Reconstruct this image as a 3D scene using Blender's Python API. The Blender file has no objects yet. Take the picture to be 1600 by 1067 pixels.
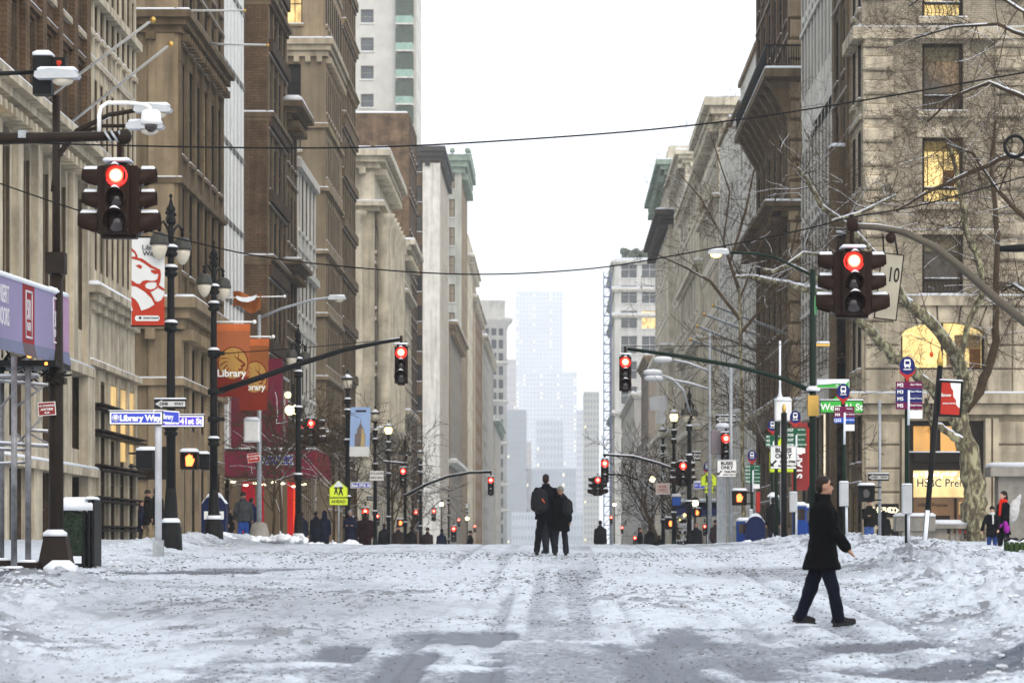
import bpy, math, random
import numpy as np
from mathutils import Vector, Matrix, noise
R = math.radians
random.seed(7)
SC = bpy.context.scene
COL = SC.collection
# ------------------------------------------------------------------ camera, sky, sun, exposure
F, CX, HY, CZ = 4500.0, 865.0, 852.0, 1.79
def P(px, py, D):
    """world point at depth D metres on the sight line of a photograph position"""
    return Vector(((px - CX) * D / F, D, CZ - (py - HY) * D / F))
cd = bpy.data.cameras.new('camera'); cam = bpy.data.objects.new('camera', cd); COL.objects.link(cam)
cam.location = (0, 0, CZ); cam.rotation_euler = (R(90), 0, 0)
cd.sensor_width = 36; cd.lens = F * 36 / 1600
cd.shift_x = (800 - CX) / 1600; cd.shift_y = (HY - 533.5) / 1600
cd.clip_start = .5; cd.clip_end = 9000
cd.dof.use_dof = True; cd.dof.focus_distance = 58; cd.dof.aperture_fstop = 3.4
SC.camera = cam
W = bpy.data.worlds.new('World'); SC.world = W; W.use_nodes = True
nt = W.node_tree; nt.nodes.clear()
sky = nt.nodes.new('ShaderNodeTexSky'); sky.sky_type = 'NISHITA'; sky.sun_disc = False
sky.sun_elevation = R(38); sky.sun_rotation = R(160); sky.dust_density = 6; sky.air_density = 1.5
b1 = nt.nodes.new('ShaderNodeBackground'); b1.inputs['Strength'].default_value = .05
b2 = nt.nodes.new('ShaderNodeBackground'); b2.inputs['Color'].default_value = (.95, .985, 1.03, 1); b2.inputs['Strength'].default_value = 1.32
ad = nt.nodes.new('ShaderNodeAddShader'); wo = nt.nodes.new('ShaderNodeOutputWorld')
nt.links.new(sky.outputs[0], b1.inputs[0]); nt.links.new(b1.outputs[0], ad.inputs[0]); nt.links.new(b2.outputs[0], ad.inputs[1])
nt.links.new(ad.outputs[0], wo.inputs[0])
sl = bpy.data.lights.new('sun', 'SUN'); sl.energy = .5; sl.angle = R(25); sl.color = (1, .97, .92)
sun = bpy.data.objects.new('sun', sl); COL.objects.link(sun); sun.rotation_euler = (R(52), 0, R(20))
SC.view_settings.view_transform = 'Standard'; SC.view_settings.look = 'None'
SC.view_settings.exposure = 0.0; SC.view_settings.gamma = 1; SC.view_settings.use_curve_mapping = False
cy = SC.cycles
cy.use_denoising = True; cy.max_bounces = 6; cy.diffuse_bounces = 3; cy.glossy_bounces = 2; cy.transmission_bounces = 2
cy.volume_bounces = 1; cy.transparent_max_bounces = 6; cy.sample_clamp_indirect = 4; cy.use_adaptive_sampling = True
cy.volume_step_rate = 5; cy.caustics_reflective = False; cy.caustics_refractive = False

# ------------------------------------------------------------------ mesh builder
class MB:
    def __init__(s): s.v = []; s.f = []; s.m = []; s.sm = []
    def add(s, vs, fs, mi=0, smooth=False):
        o = len(s.v); s.v.extend([tuple(p) for p in vs])
        for f in fs: s.f.append(tuple(o + i for i in f)); s.m.append(mi); s.sm.append(smooth)
        return s
    def box(s, x0, x1, y0, y1, z0, z1, mi=0):
        if x0 > x1: x0, x1 = x1, x0
        if y0 > y1: y0, y1 = y1, y0
        if z0 > z1: z0, z1 = z1, z0
        return s.add([(x0,y0,z0),(x1,y0,z0),(x1,y1,z0),(x0,y1,z0),(x0,y0,z1),(x1,y0,z1),(x1,y1,z1),(x0,y1,z1)],
              [(0,3,2,1),(4,5,6,7),(0,1,5,4),(1,2,6,5),(2,3,7,6),(3,0,4,7)], mi)
    def cbox(s, x0, x1, y0, y1, z0, z1, b, mi=0):
        """box with chamfered front (-y) edges"""
        v = [(x0,y1,z0),(x1,y1,z0),(x1,y1,z1),(x0,y1,z1),(x0,y0+b,z0),(x1,y0+b,z0),(x1,y0+b,z1),(x0,y0+b,z1),
             (x0+b,y0,z0+b),(x1-b,y0,z0+b),(x1-b,y0,z1-b),(x0+b,y0,z1-b)]
        return s.add(v, [(8,9,10,11),(4,5,9,8),(5,6,10,9),(6,7,11,10),(7,4,8,11),(0,1,5,4),(1,2,6,5),(2,3,7,6),(3,0,4,7),(0,3,2,1)], mi)
    def snowcap(s, x0, x1, y0, y1, z, h, mi=0):
        e = min(h * .7, (x1 - x0) * .3, (y1 - y0) * .3)
        return s.add([(x0,y0,z),(x1,y0,z),(x1,y1,z),(x0,y1,z),(x0,y0,z+h*.5),(x1,y0,z+h*.5),(x1,y1,z+h*.5),(x0,y1,z+h*.5),
            (x0+e,y0+e,z+h),(x1-e,y0+e,z+h),(x1-e,y1-e,z+h),(x0+e,y1-e,z+h)],
            [(0,3,2,1),(0,1,5,4),(1,2,6,5),(2,3,7,6),(3,0,4,7),(4,5,9,8),(5,6,10,9),(6,7,11,10),(7,4,8,11),(8,9,10,11)], mi, True)
    def quad(s, a, b, c, d, mi=0): return s.add([a,b,c,d], [(0,1,2,3)], mi)
    def tube(s, pts, rad, n=8, mi=0, smooth=True, caps=True):
        pts = [Vector(p) for p in pts]; N = len(pts)
        if not hasattr(rad, '__len__'): rad = [rad] * N
        vs = []; up = None
        for i, p in enumerate(pts):
            t = (pts[min(i+1, N-1)] - pts[max(i-1, 0)])
            if t.length < 1e-9: t = Vector((0,0,1))
            t.normalize()
            if up is None:
                up = Vector((0,0,1)) if abs(t.z) < .9 else Vector((0,1,0))
            a = t.cross(up)
            if a.length < 1e-4: a = t.cross(Vector((1,.3,0)))
            a.normalize(); bb = a.cross(t).normalized(); up = bb
            for k in range(n):
                q = 2*math.pi*k/n
                vs.append(p + (a*math.cos(q) + bb*math.sin(q)) * rad[i])
        fs = []
        for i in range(N-1):
            for k in range(n):
                a0 = i*n+k; a1 = i*n+(k+1)%n
                fs.append((a0, a1, a1+n, a0+n))
        if caps and n > 3:
            fs.append(tuple(range(n))[::-1]); fs.append(tuple((N-1)*n+k for k in range(n)))
        return s.add(vs, fs, mi, smooth)
    def lathe(s, prof, n=12, c=(0,0,0), mi=0, smooth=True, sx=1, sy=1):
        vs = []
        for r, z in prof:
            for k in range(n):
                q = 2*math.pi*k/n
                vs.append((c[0]+r*sx*math.cos(q), c[1]+r*sy*math.sin(q), c[2]+z))
        fs = []
        for i in range(len(prof)-1):
            for k in range(n):
                a0 = i*n+k; a1 = i*n+(k+1)%n
                fs.append((a0, a1, a1+n, a0+n))
        if prof[0][0] > 1e-4: fs.append(tuple(range(n))[::-1])
        if prof[-1][0] > 1e-4: fs.append(tuple((len(prof)-1)*n+k for k in range(n)))
        return s.add(vs, fs, mi, smooth)
    def ball(s, c, rx, ry=None, rz=None, n=10, m=6, mi=0):
        ry = rx if ry is None else ry; rz = rx if rz is None else rz
        prof = [(max(1e-5, math.sin(math.pi*i/m)), -math.cos(math.pi*i/m)) for i in range(m+1)]
        vs = []
        for r, z in prof:
            for k in range(n):
                q = 2*math.pi*k/n
                vs.append((c[0]+r*rx*math.cos(q), c[1]+r*ry*math.sin(q), c[2]+z*rz))
        fs = [(i*n+k, i*n+(k+1)%n, (i+1)*n+(k+1)%n, (i+1)*n+k) for i in range(m) for k in range(n)]
        return s.add(vs, fs, mi, True)
    def poly(s, pts, y0, y1, mi=0):
        """outline of (x,z) points extruded from y0 (front) to y1"""
        n = len(pts)
        vs = [(x,y0,z) for x,z in pts] + [(x,y1,z) for x,z in pts]
        fs = [tuple(range(n)), tuple(range(2*n-1, n-1, -1))] + [(i, i+n, (i+1)%n+n, (i+1)%n) for i in range(n)]
        return s.add(vs, fs, mi)
    def prism(s, prof, x0, x1, mi=0):
        """profile of (y,z) points run along x"""
        n = len(prof)
        vs = [(x0,y,z) for y,z in prof] + [(x1,y,z) for y,z in prof]
        fs = [tuple(range(n))[::-1], tuple(range(n, 2*n))] + [(i, (i+1)%n, (i+1)%n+n, i+n) for i in range(n)]
        return s.add(vs, fs, mi)
    def xf(s, M, start=0):
        for i in range(start, len(s.v)): s.v[i] = tuple(M @ Vector(s.v[i]))
        return s
    def mesh(s, name, mats):
        me = bpy.data.meshes.new(name); me.from_pydata(s.v, [], s.f)
        for m in mats: me.materials.append(m)
        if len(mats) > 1: me.polygons.foreach_set('material_index', s.m)
        if any(s.sm): me.polygons.foreach_set('use_smooth', s.sm)
        me.update()
        return me
    def build(s, name, mats, parent=None, M=None, **k):
        if not isinstance(mats, (list, tuple)): mats = [mats]
        return link(s.mesh(name, mats), name, parent, M, **k)

def link(data, name, parent=None, M=None, kind=None, label=None, cat=None, group=None):
    """M is a WORLD matrix; mesh coordinates are world coordinates when M is None"""
    o = bpy.data.objects.new(name, data); COL.objects.link(o)
    M = Matrix() if M is None else M
    if parent is not None:
        o.parent = parent; pw = WM[parent.name]
        o.matrix_basis = pw.inverted() @ M
        CH.setdefault(parent.name, []).append(o)
    else: o.matrix_basis = M
    WM[o.name] = M.copy()
    if kind: o['kind'] = kind
    if label: o['label'] = label
    if cat: o['category'] = cat
    if group: o['group'] = group
    return o
WM = {}; CH = {}
def thing(name, label, cat, loc=(0,0,0), rz=0, group=None):
    o = bpy.data.objects.new(name, None); COL.objects.link(o); o.empty_display_size = .2
    M = Matrix.Translation(Vector(loc)) @ Matrix.Rotation(rz, 4, 'Z')
    o.matrix_basis = M; WM[o.name] = M
    o['label'] = label; o['category'] = cat
    if group: o['group'] = group
    return o
def sub(parent, mb, name, mats, L=None, **k):
    """mesh in the parent's own coordinates (optionally moved by L)"""
    M = WM[parent.name] @ (L if L is not None else Matrix())
    if isinstance(mb, MB): return mb.build(name, mats, parent, M, **k)
    return link(mb, name, parent, M, **k)
def T(x, y, z, rz=0, rx=0, ry=0, s=1):
    return Matrix.Translation((x,y,z)) @ Matrix.Rotation(rz,4,'Z') @ Matrix.Rotation(ry,4,'Y') @ Matrix.Rotation(rx,4,'X') @ Matrix.Scale(s,4)
def copy_thing(src, loc, rz, label, group=None, s=1):
    """copy of a thing with its parts and their sub-parts"""
    M = T(loc[0], loc[1], loc[2], rz, s=s)
    r = src.copy(); COL.objects.link(r); r.matrix_basis = M; WM[r.name] = M
    r['label'] = label
    if group: r['group'] = group
    for ch in CH.get(src.name, []):
        c = ch.copy(); COL.objects.link(c); c.parent = r
        for g in CH.get(ch.name, []):
            d = g.copy(); COL.objects.link(d); d.parent = c
    return r

# ------------------------------------------------------------------ materials
MC = {}
def mat(name, col, rough=.85, metal=0, var=.18, sc=1.2, bump=0, bsc=30, streak=0, spec=.4, emit=None, es=1, nosample=True, pattern=None, pscale=1, coat=0):
    if name in MC: return MC[name]
    m = bpy.data.materials.new(name); m.use_nodes = True; n = m.node_tree; N = n.nodes; L = n.links
    b = N['Principled BSDF']; b.inputs['Roughness'].default_value = rough; b.inputs['Metallic'].default_value = metal
    b.inputs['Specular IOR Level'].default_value = spec if 'glass' in name or 'lens' in name else spec*.3; b.inputs['Coat Weight'].default_value = coat
    c = (*col, 1)
    geo = N.new('ShaderNodeNewGeometry')
    last = None
    if var:
        tx = N.new('ShaderNodeTexNoise'); tx.inputs['Scale'].default_value = sc; tx.inputs['Detail'].default_value = 5; tx.inputs['Roughness'].default_value = .65
        L.new(geo.outputs['Position'], tx.inputs['Vector'])
        cr = N.new('ShaderNodeMapRange'); cr.inputs['From Min'].default_value = .3; cr.inputs['From Max'].default_value = .7
        cr.inputs['To Min'].default_value = 1 - var * 1.3; cr.inputs['To Max'].default_value = 1 + var
        L.new(tx.outputs[0], cr.inputs['Value'])
        mx = N.new('ShaderNodeMix'); mx.data_type = 'RGBA'; mx.blend_type = 'MULTIPLY'; mx.inputs[0].default_value = 1
        mx.inputs[6].default_value = c; L.new(cr.outputs[0], mx.inputs[7]); last = mx.outputs[2]
    if pattern:
        # courses of brick or ashlar too far away to model one by one
        sp = N.new('ShaderNodeSeparateXYZ'); L.new(geo.outputs['Position'], sp.inputs[0])
        a = N.new('ShaderNodeMath'); a.operation = 'ADD'; L.new(sp.outputs[0], a.inputs[0]); L.new(sp.outputs[1], a.inputs[1])
        cb = N.new('ShaderNodeCombineXYZ'); L.new(a.outputs[0], cb.inputs[0]); L.new(sp.outputs[2], cb.inputs[1])
        bt = N.new('ShaderNodeTexBrick'); bw, bh, mo = pattern
        bt.inputs['Scale'].default_value = 1; bt.inputs['Brick Width'].default_value = bw; bt.inputs['Row Height'].default_value = bh
        bt.inputs['Mortar Size'].default_value = mo; bt.inputs['Color1'].default_value = (1.12,1.1,1.08,1); bt.inputs['Color2'].default_value = (.8,.78,.76,1)
        bt.inputs['Mortar'].default_value = (.55,.53,.5,1) if pscale == 1 else (1.35,1.35,1.35,1)
        L.new(cb.outputs[0], bt.inputs['Vector'])
        mx = N.new('ShaderNodeMix'); mx.data_type = 'RGBA'; mx.blend_type = 'MULTIPLY'; mx.inputs[0].default_value = .8
        if last is not None: L.new(last, mx.inputs[6])
        else: mx.inputs[6].default_value = c
        L.new(bt.outputs['Color'], mx.inputs[7]); last = mx.outputs[2]
    if streak:
        mp = N.new('ShaderNodeMapping'); mp.inputs['Scale'].default_value = (1.6, 1.6, .12); L.new(geo.outputs['Position'], mp.inputs[0])
        tx = N.new('ShaderNodeTexNoise'); tx.inputs['Scale'].default_value = 1.3; tx.inputs['Detail'].default_value = 6; L.new(mp.outputs[0], tx.inputs['Vector'])
        cr = N.new('ShaderNodeMapRange'); cr.inputs['From Min'].default_value = .42; cr.inputs['From Max'].default_value = .72
        cr.inputs['To Min'].default_value = 1; cr.inputs['To Max'].default_value = 1 - streak
        L.new(tx.outputs[0], cr.inputs['Value'])
        mx = N.new('ShaderNodeMix'); mx.data_type = 'RGBA'; mx.blend_type = 'MULTIPLY'; mx.inputs[0].default_value = 1
        if last is not None: L.new(last, mx.inputs[6])
        else: mx.inputs[6].default_value = c
        L.new(cr.outputs[0], mx.inputs[7]); last = mx.outputs[2]
    if last is not None: L.new(last, b.inputs['Base Color'])
    else: b.inputs['Base Color'].default_value = c
    if bump:
        tx = N.new('ShaderNodeTexNoise'); tx.inputs['Scale'].default_value = bsc; tx.inputs['Detail'].default_value = 4
        L.new(geo.outputs['Position'], tx.inputs['Vector'])
        bp = N.new('ShaderNodeBump'); bp.inputs['Strength'].default_value = bump; bp.inputs['Distance'].default_value = .02
        L.new(tx.outputs[0], bp.inputs['Height']); L.new(bp.outputs[0], b.inputs['Normal'])
    if emit:
        b.inputs['Emission Color'].default_value = (*emit, 1); b.inputs['Emission Strength'].default_value = es
        if nosample: m.cycles.emission_sampling = 'NONE'
    MC[name] = m
    return m
def glow(name, col, es, var=0, sc=2, sample=False, floor=0.0):
    """something lit from inside: a lens, a lamp or a lit room"""
    if name in MC: return MC[name]
    m = bpy.data.materials.new(name); m.use_nodes = True; N = m.node_tree.nodes; L = m.node_tree.links
    b = N['Principled BSDF']; b.inputs['Base Color'].default_value = (.03,.03,.03,1); b.inputs['Roughness'].default_value = .3
    b.inputs['Emission Color'].default_value = (*col,1); b.inputs['Emission Strength'].default_value = es
    if var:
        geo = N.new('ShaderNodeNewGeometry'); mp = N.new('ShaderNodeMapping'); mp.inputs['Scale'].default_value = (1,1,.6)
        tx = N.new('ShaderNodeTexNoise'); tx.inputs['Scale'].default_value = sc; tx.inputs['Detail'].default_value = 3
        L.new(geo.outputs['Position'], mp.inputs[0]); L.new(mp.outputs[0], tx.inputs['Vector'])
        cr = N.new('ShaderNodeMapRange'); cr.inputs['From Min'].default_value = .35; cr.inputs['From Max'].default_value = .65
        cr.inputs['To Min'].default_value = es * (1-var); cr.inputs['To Max'].default_value = es * (1+var)
        L.new(tx.outputs[0], cr.inputs['Value']); L.new(cr.outputs[0], b.inputs['Emission Strength'])
    m.cycles.emission_sampling = 'FRONT_BACK' if sample else 'NONE'
    MC[name] = m
    return m
SNOW = mat('snow', (.74,.77,.82), .75, var=.05, sc=6, bump=.25, bsc=14, spec=.25)
LIME = mat('limestone', (.42,.36,.265), var=.2, sc=.7, streak=.45, bump=.3, bsc=18)
LIME2 = mat('pale limestone', (.52,.455,.345), var=.26, sc=.9, streak=.55, bump=.3, bsc=18)
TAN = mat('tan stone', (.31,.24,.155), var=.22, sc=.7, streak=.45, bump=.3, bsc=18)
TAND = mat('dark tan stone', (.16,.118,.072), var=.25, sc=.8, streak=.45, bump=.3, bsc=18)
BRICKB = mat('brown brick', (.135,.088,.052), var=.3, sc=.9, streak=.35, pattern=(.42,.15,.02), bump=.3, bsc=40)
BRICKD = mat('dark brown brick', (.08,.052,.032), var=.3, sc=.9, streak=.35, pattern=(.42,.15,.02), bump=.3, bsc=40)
BRICKY = mat('buff brick', (.36,.26,.13), var=.2, sc=.9, streak=.3, pattern=(.42,.15,.02), bump=.3, bsc=40)
BRICKO = mat('orange brown brick', (.24,.145,.07), var=.2, sc=.4, streak=.3, pattern=(.42,.15,.02))
BRICKG = mat('pale glazed brick', (.37,.33,.255), var=.18, sc=.9, streak=.3, pattern=(.30,.085,.012), bump=.3, bsc=40)
WHITE = mat('white painted stone', (.68,.66,.60), var=.12, sc=.8, streak=.3)
GREYST = mat('grey stone', (.36,.34,.30), var=.2, sc=.6, streak=.35)
CONC = mat('concrete', (.30,.285,.255), var=.2, sc=2, streak=.25, bump=.3, bsc=25)
COPPER = mat('green copper', (.25,.31,.25), .7, var=.25, sc=1, streak=.3)
CREAM = mat('cream stone', (.60,.545,.43), var=.24, sc=.6, streak=.4, bump=.3, bsc=18)
FARGLASS = mat('shaded window glass', (.075,.066,.055), .25, var=.4, sc=.7)
FRAME = mat('dark window frame', (.018,.014,.010), .5, var=.1)
FRAMEB = mat('brown window frame', (.085,.062,.04), .5, var=.3, sc=3)
FRAMEL = mat('pale window frame', (.3,.28,.24), .6, var=.1)
GLASS = mat('window glass', (.022,.022,.022), .12, var=.3, sc=.5, spec=.5)
GLASSB = mat('window glass with blind behind', (.20,.18,.14), .25, var=.2, sc=.5, spec=.5)
GLASSW = mat('pale curtain wall glass', (.66,.70,.72), .3, var=.12, sc=.5, spec=.6, streak=.25)
LITW = glow('lit window warm', (1,.66,.24), 1.3, .5, 1.4)
LITP = glow('lit window pale', (1,.85,.6), 1.1, .3, 1.4)
BLACK = mat('black painted iron', (.008,.008,.008), .5, var=.2, sc=4, bump=.1)
DKBROWN = mat('dark brown painted steel', (.018,.012,.008), .5, var=.2, sc=4)
DKGREEN = mat('dark green painted steel', (.005,.016,.009), .45, var=.2, sc=4)
GALV = mat('galvanised steel', (.34,.36,.38), .45, .5, var=.2, sc=6)
STEEL = mat('scaffold steel', (.22,.22,.23), .5, .4, var=.35, sc=5)
WHITEP = mat('white paint', (.78,.78,.76), .5, var=.08, sc=3)
GREYP = mat('grey enamel', (.46,.48,.50), .45, var=.1, sc=3)
YEL = mat('fluorescent yellow sheeting', (.70,.86,.05), .4, var=.05)
REDP = mat('red sheeting', (.42,.03,.02), .45, var=.08)
REDB = mat('dark red sheeting', (.25,.03,.03), .45, var=.08)
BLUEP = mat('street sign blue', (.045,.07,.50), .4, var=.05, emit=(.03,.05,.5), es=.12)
GREENP = mat('street sign green', (.06,.42,.06), .4, var=.05)
GREEND = mat('dark green sheeting', (.012,.10,.05), .45, var=.05)
NAVY = mat('navy sheeting', (.012,.018,.12), .4, var=.05)
PLUM = mat('plum sheeting', (.14,.01,.06), .4, var=.05)
MIDBLUE = mat('mid blue sheeting', (.02,.09,.42), .4, var=.05)
GOLD = mat('gold leaf', (.6,.38,.10), .35, .7, var=.1)
SIGNAL = mat('signal housing brown', (.020,.009,.005), .5, var=.2, sc=5)
REDCORE = glow('red lens lit', (1,.13,.08), 45, sample=True)
REDFAR = glow('red lamp', (1,.11,.08), 22)
for _m in (REDCORE, REDFAR):
    _N = _m.node_tree.nodes; _L = _m.node_tree.links; _t = _N.new('ShaderNodeTexCoord'); _p = _N.new('ShaderNodeMapping'); _p.inputs['Scale'].default_value = (1/.165, 0, 1/.165)
    _v = _N.new('ShaderNodeVectorMath'); _v.operation = 'LENGTH'; _r = _N.new('ShaderNodeValToRGB'); _e = _r.color_ramp.elements
    _e[0].position = .22; _e[0].color = (1,.16,.10,1); _e[1].position = 1; _e[1].color = (.10,.0006,.0003,1); _x = _e.new(.52); _x.color = (.7,.018,.010,1); _x = _e.new(.75); _x.color = (.25,.002,.001,1)
    _L.new(_t.outputs['Object'], _p.inputs[0]); _L.new(_p.outputs[0], _v.inputs[0]); _L.new(_v.outputs['Value'], _r.inputs[0]); _L.new(_r.outputs[0], _N['Principled BSDF'].inputs['Emission Color'])
REDHALO = glow('red lens halo', (1,.015,.01), 4)  # glow for a ring added round the lit lens to imitate its halo
ORANGE = glow('orange hand lamp', (1,.17,.035), 5)
DEADLENS = mat('unlit lens', (.03,.02,.018), .15, var=.1, spec=.8)
LAMPG = mat('lamp glass', (.55,.5,.4), .2, var=.1, spec=.6)
LAMPON = glow('lamp glass lit', (1,.78,.36), 3.2)
SODIUM = glow('sodium lamp lit', (1,.50,.12), 9)

# ------------------------------------------------------------------ ground profile (height over the camera's own ground)
HAZE = .00020
_D = np.arange(-20, 3600, 1.0)
_z = np.interp(_D, [-20,0,66,80,90,105,125,166,300,600,3600], [-.48,0,1.597,1.85,1.80,1.42,.95,.42,-.5,-1,-1])
_k = np.exp(-.5*(np.arange(-12,13)/4.0)**2); _k /= _k.sum()
_zs = np.convolve(np.pad(_z, 12, mode='edge'), _k, mode='valid')
def gz(D): return np.interp(D, _D, _zs)
def G(x, D, side=0):
    z = float(gz(D))
    return z + (.12 if abs(x) > 8.2 else 0)
# ------------------------------------------------------------------ ground: snow-covered road and pavements
def _hash(ix, iy, seed):
    h = (ix.astype(np.int64)*374761393 + iy.astype(np.int64)*668265263 + seed*982451653) & 0x7fffffff
    h = ((h ^ (h >> 13)) * 1274126177) & 0x7fffffff
    return ((h ^ (h >> 16)) & 0xffff) / 65535.0
def vnoise(x, y, seed=0):
    ix = np.floor(x); iy = np.floor(y); fx = x-ix; fy = y-iy
    fx = fx*fx*(3-2*fx); fy = fy*fy*(3-2*fy)
    a = _hash(ix,iy,seed); b = _hash(ix+1,iy,seed); c = _hash(ix,iy+1,seed); d = _hash(ix+1,iy+1,seed)
    return (a*(1-fx)+b*fx)*(1-fy) + (c*(1-fx)+d*fx)*fy
def fbm(x, y, o=4, seed=0):
    t = 0; a = .5; s = 0
    for i in range(o):
        t = t + a*vnoise(x*2**i+i*17.3, y*2**i-i*9.1, seed+i); s += a; a *= .5
    return t/s
def sstep(a, b, x):
    t = np.clip((x-a)/(b-a), 0, 1); return t*t*(3-2*t)
def blob(x, y, cx, cy, rx, ry, rag=.75, seed=3):
    d = np.sqrt(((x-cx)/rx)**2 + ((y-cy)/ry)**2) + rag*(fbm(x*1.3, y*.5, 4, seed)-.5)*2
    return 1 - sstep(.65, 1.15, d)
KL, KR = -9.3, 8.1
def ground_fields(x, y):
    base = gz(y)
    # kerbs under the snow
    kl = sstep(KL+.25, KL-.25, x) ; kr = sstep(KR-.25, KR+.25, x)
    z = base + .13*(kl+kr)
    # ploughed ridges along the kerbs
    rg = fbm(x*.9, y*.22, 3, 21)
    ridge_l = np.exp(-((x-(KL-.2))/.75)**2) * (.06 + .20*rg) * sstep(57, 70, y)
    xl = np.interp(y, [25,33,43,52,60], [-5.6,-6.7,-7.7,-9.0,-9.3]); xr = np.interp(y, [24,30,40,55,66], [5.0,5.7,6.4,7.2,7.5]); lx = fbm(x*2.2, y*1.3, 3, 23)
    near_l = np.exp(-((x-xl)/.9)**2) * (.06+.26*rg) * sstep(51, 46, y)
    ridge_r = np.exp(-(np.where(x>xr, (x-xr)/2.2, (x-xr)/1.1))**2) * (.04 + .20*rg + .22*lx)*sstep(100, 50, y)
    far_r = np.exp(-((x-6.6)/1.5)**2) * (.10*rg+.10*fbm(x*2.2,y*1.3,3,24)) * sstep(60, 70, y) * sstep(95,80,y)
    bank = ridge_l + near_l + ridge_r + far_r
    z = z + bank
    # the right-hand square falls a little towards the building
    z = z - .16*sstep(9.5, 11.5, x)*sstep(64, 70, y)*sstep(90, 80, y)
    # roughness
    trk = fbm(x*1.6, y*.10, 3, 5)                 # wheel tracks running along the street
    lump = fbm(x*1.1, y*.8, 4, 8)
    rough_zone = np.clip(sstep(27, 34, y)*sstep(66, 40, y)*.55 + .25 + np.clip(bank*3.2, 0, 1), 0, 1)
    rough_zone = rough_zone * (.35 + .65*sstep(.42, .6, fbm(x*.35, y*.25, 3, 31))) + np.clip(bank*2.4,0,.8)
    n1 = fbm(x*3.3, y*2.6, 4, 11); n2 = fbm(x*8, y*6, 3, 12)
    clod = np.clip(n1-.52, 0, 1)*.55 + np.clip(n2-.56, 0, 1)*.30
    on_walk = np.clip(kl + kr, 0, 1)
    z = z + clod*(.05 + .13*rough_zone + 1.1*np.clip(bank*2.2,0,.7))*(1-.3*on_walk) + (lump-.5)*.018 + (trk-.5)*.022*(1-on_walk)
    # slush: 0 = clean snow, 1 = wet asphalt showing
    s = np.zeros_like(x)
    def P2(px, py):  # ramp position of a point of the road
        D = CZ/((py-HY)/F + .0242); return (px-CX)*D/F, D
    for (cx, cy, rx, ry, k) in [(-1.0, 25.2, 2.9, 6.2, .62), (.9, 26.2, 1.5, 5.6, .62), (-.1,30.2,.7,3.2,.55), (-1.5,31.0,.35,3.4,.7), (.15,33,.45,3.0,.55),
                              (3.8, 30.4, .85, 1.2, 1), (3.7, 26.6, 1.4, 1.5, 1), (2.2, 28.2, .35, 2.4, .5), (1.5, 29.4,.25,2.6,.5),
                              (-9.2, 49.5, .9, 2.6, 1), (-7.0, 53.8, 1.9, 1.6, 1), (-6.0, 55.5, 1.3, 1.5, .7),
                              (4.3, 50, .5, 6, .35), (.1, 56, .28, 8, .38), (-1.8, 52, .25, 9, .22), (-3.4, 60,.3,9,.3), (1.4,60,.3,9,.25), (.4, 70, 1.9, 8, .22)]:
        s = np.maximum(s, k*blob(x, y, cx, cy, rx, ry))
    tk = vnoise(x*1.7 + .25*np.sin(y*.07) + 3, y*.018, 101)*.35 + vnoise(x*5.0 + .3*np.sin(y*.05), y*.03, 102)*.65
    mid = sstep(6.8, 4.2, np.abs(x+.2))*(1-on_walk)
    s = np.maximum(s, (.12 + .46*sstep(.50,.72,tk))*mid*(.55+.45*sstep(.3,.6,fbm(x*.5,y*.08,3,103))))
    fg = blob(x, y, -.1, 25.0, 3.4, 8.5); s = np.maximum(s, fg*(.68+.75*sstep(.40,.62,vnoise(x*2.6+.7, y*.05, 91))*sstep(.25,.6,fbm(x*.9,y*.3,3,92))))
    lanes = sstep(.50, .66, trk) * sstep(.35,.6,fbm(x*.5,y*.12,3,44))
    s = np.maximum(s, .34*lanes*(1-on_walk)*sstep(9, 6, np.abs(x+.5)))
    grime = .10 + .42*sstep(.4,.75,fbm(x*.22, y*.13, 4, 61))*(1-.8*on_walk)
    speck = np.maximum(sstep(.58,.68,fbm(x*7.0, y*1.7, 3, 71)), sstep(.60,.70,fbm(x*3.2, y*1.0, 3, 74)))*(.30+.70*sstep(.40,.62,fbm(x*.6, y*.28, 3, 72)))*(1-.75*kl)
    s = np.maximum(s, .24*blob(x, y, .2, 60, 3.8, 17)*sstep(.3,.6,fbm(x*1.4,y*.06,3,95)))
    dirt = np.clip(.10 + grime + .62*speck*(.4+rough_zone*.8), 0, 1)
    patch = np.exp(-((x+2.55)/.5)**2-((y-27.6)/.35)**2)+np.exp(-((x+.85)/.4)**2-((y-27.3)/.4)**2)
    s = s*(1-np.clip(patch*1.1,0,1))
    for xa, xb in ((-1.55,-.95),(-.62,-.1),(0,.55),(.6,.85)):
        s = s - np.where((x>xa)&(x<xb), .55*np.exp(-((y-31.55)/.13)**4), 0)*sstep(.3,.5,fbm(x*6,y*2,2,5))
    s = np.clip(s, 0, 1)
    z = z + .015*speck*(.4+rough_zone)*(1-s)
    z = z - .014*sstep(.50,.72,tk)*mid
    z = z - .05*s*(1-on_walk) - clod*s*.35*(.06+.22*rough_zone)
    return z, s, dirt
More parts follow.
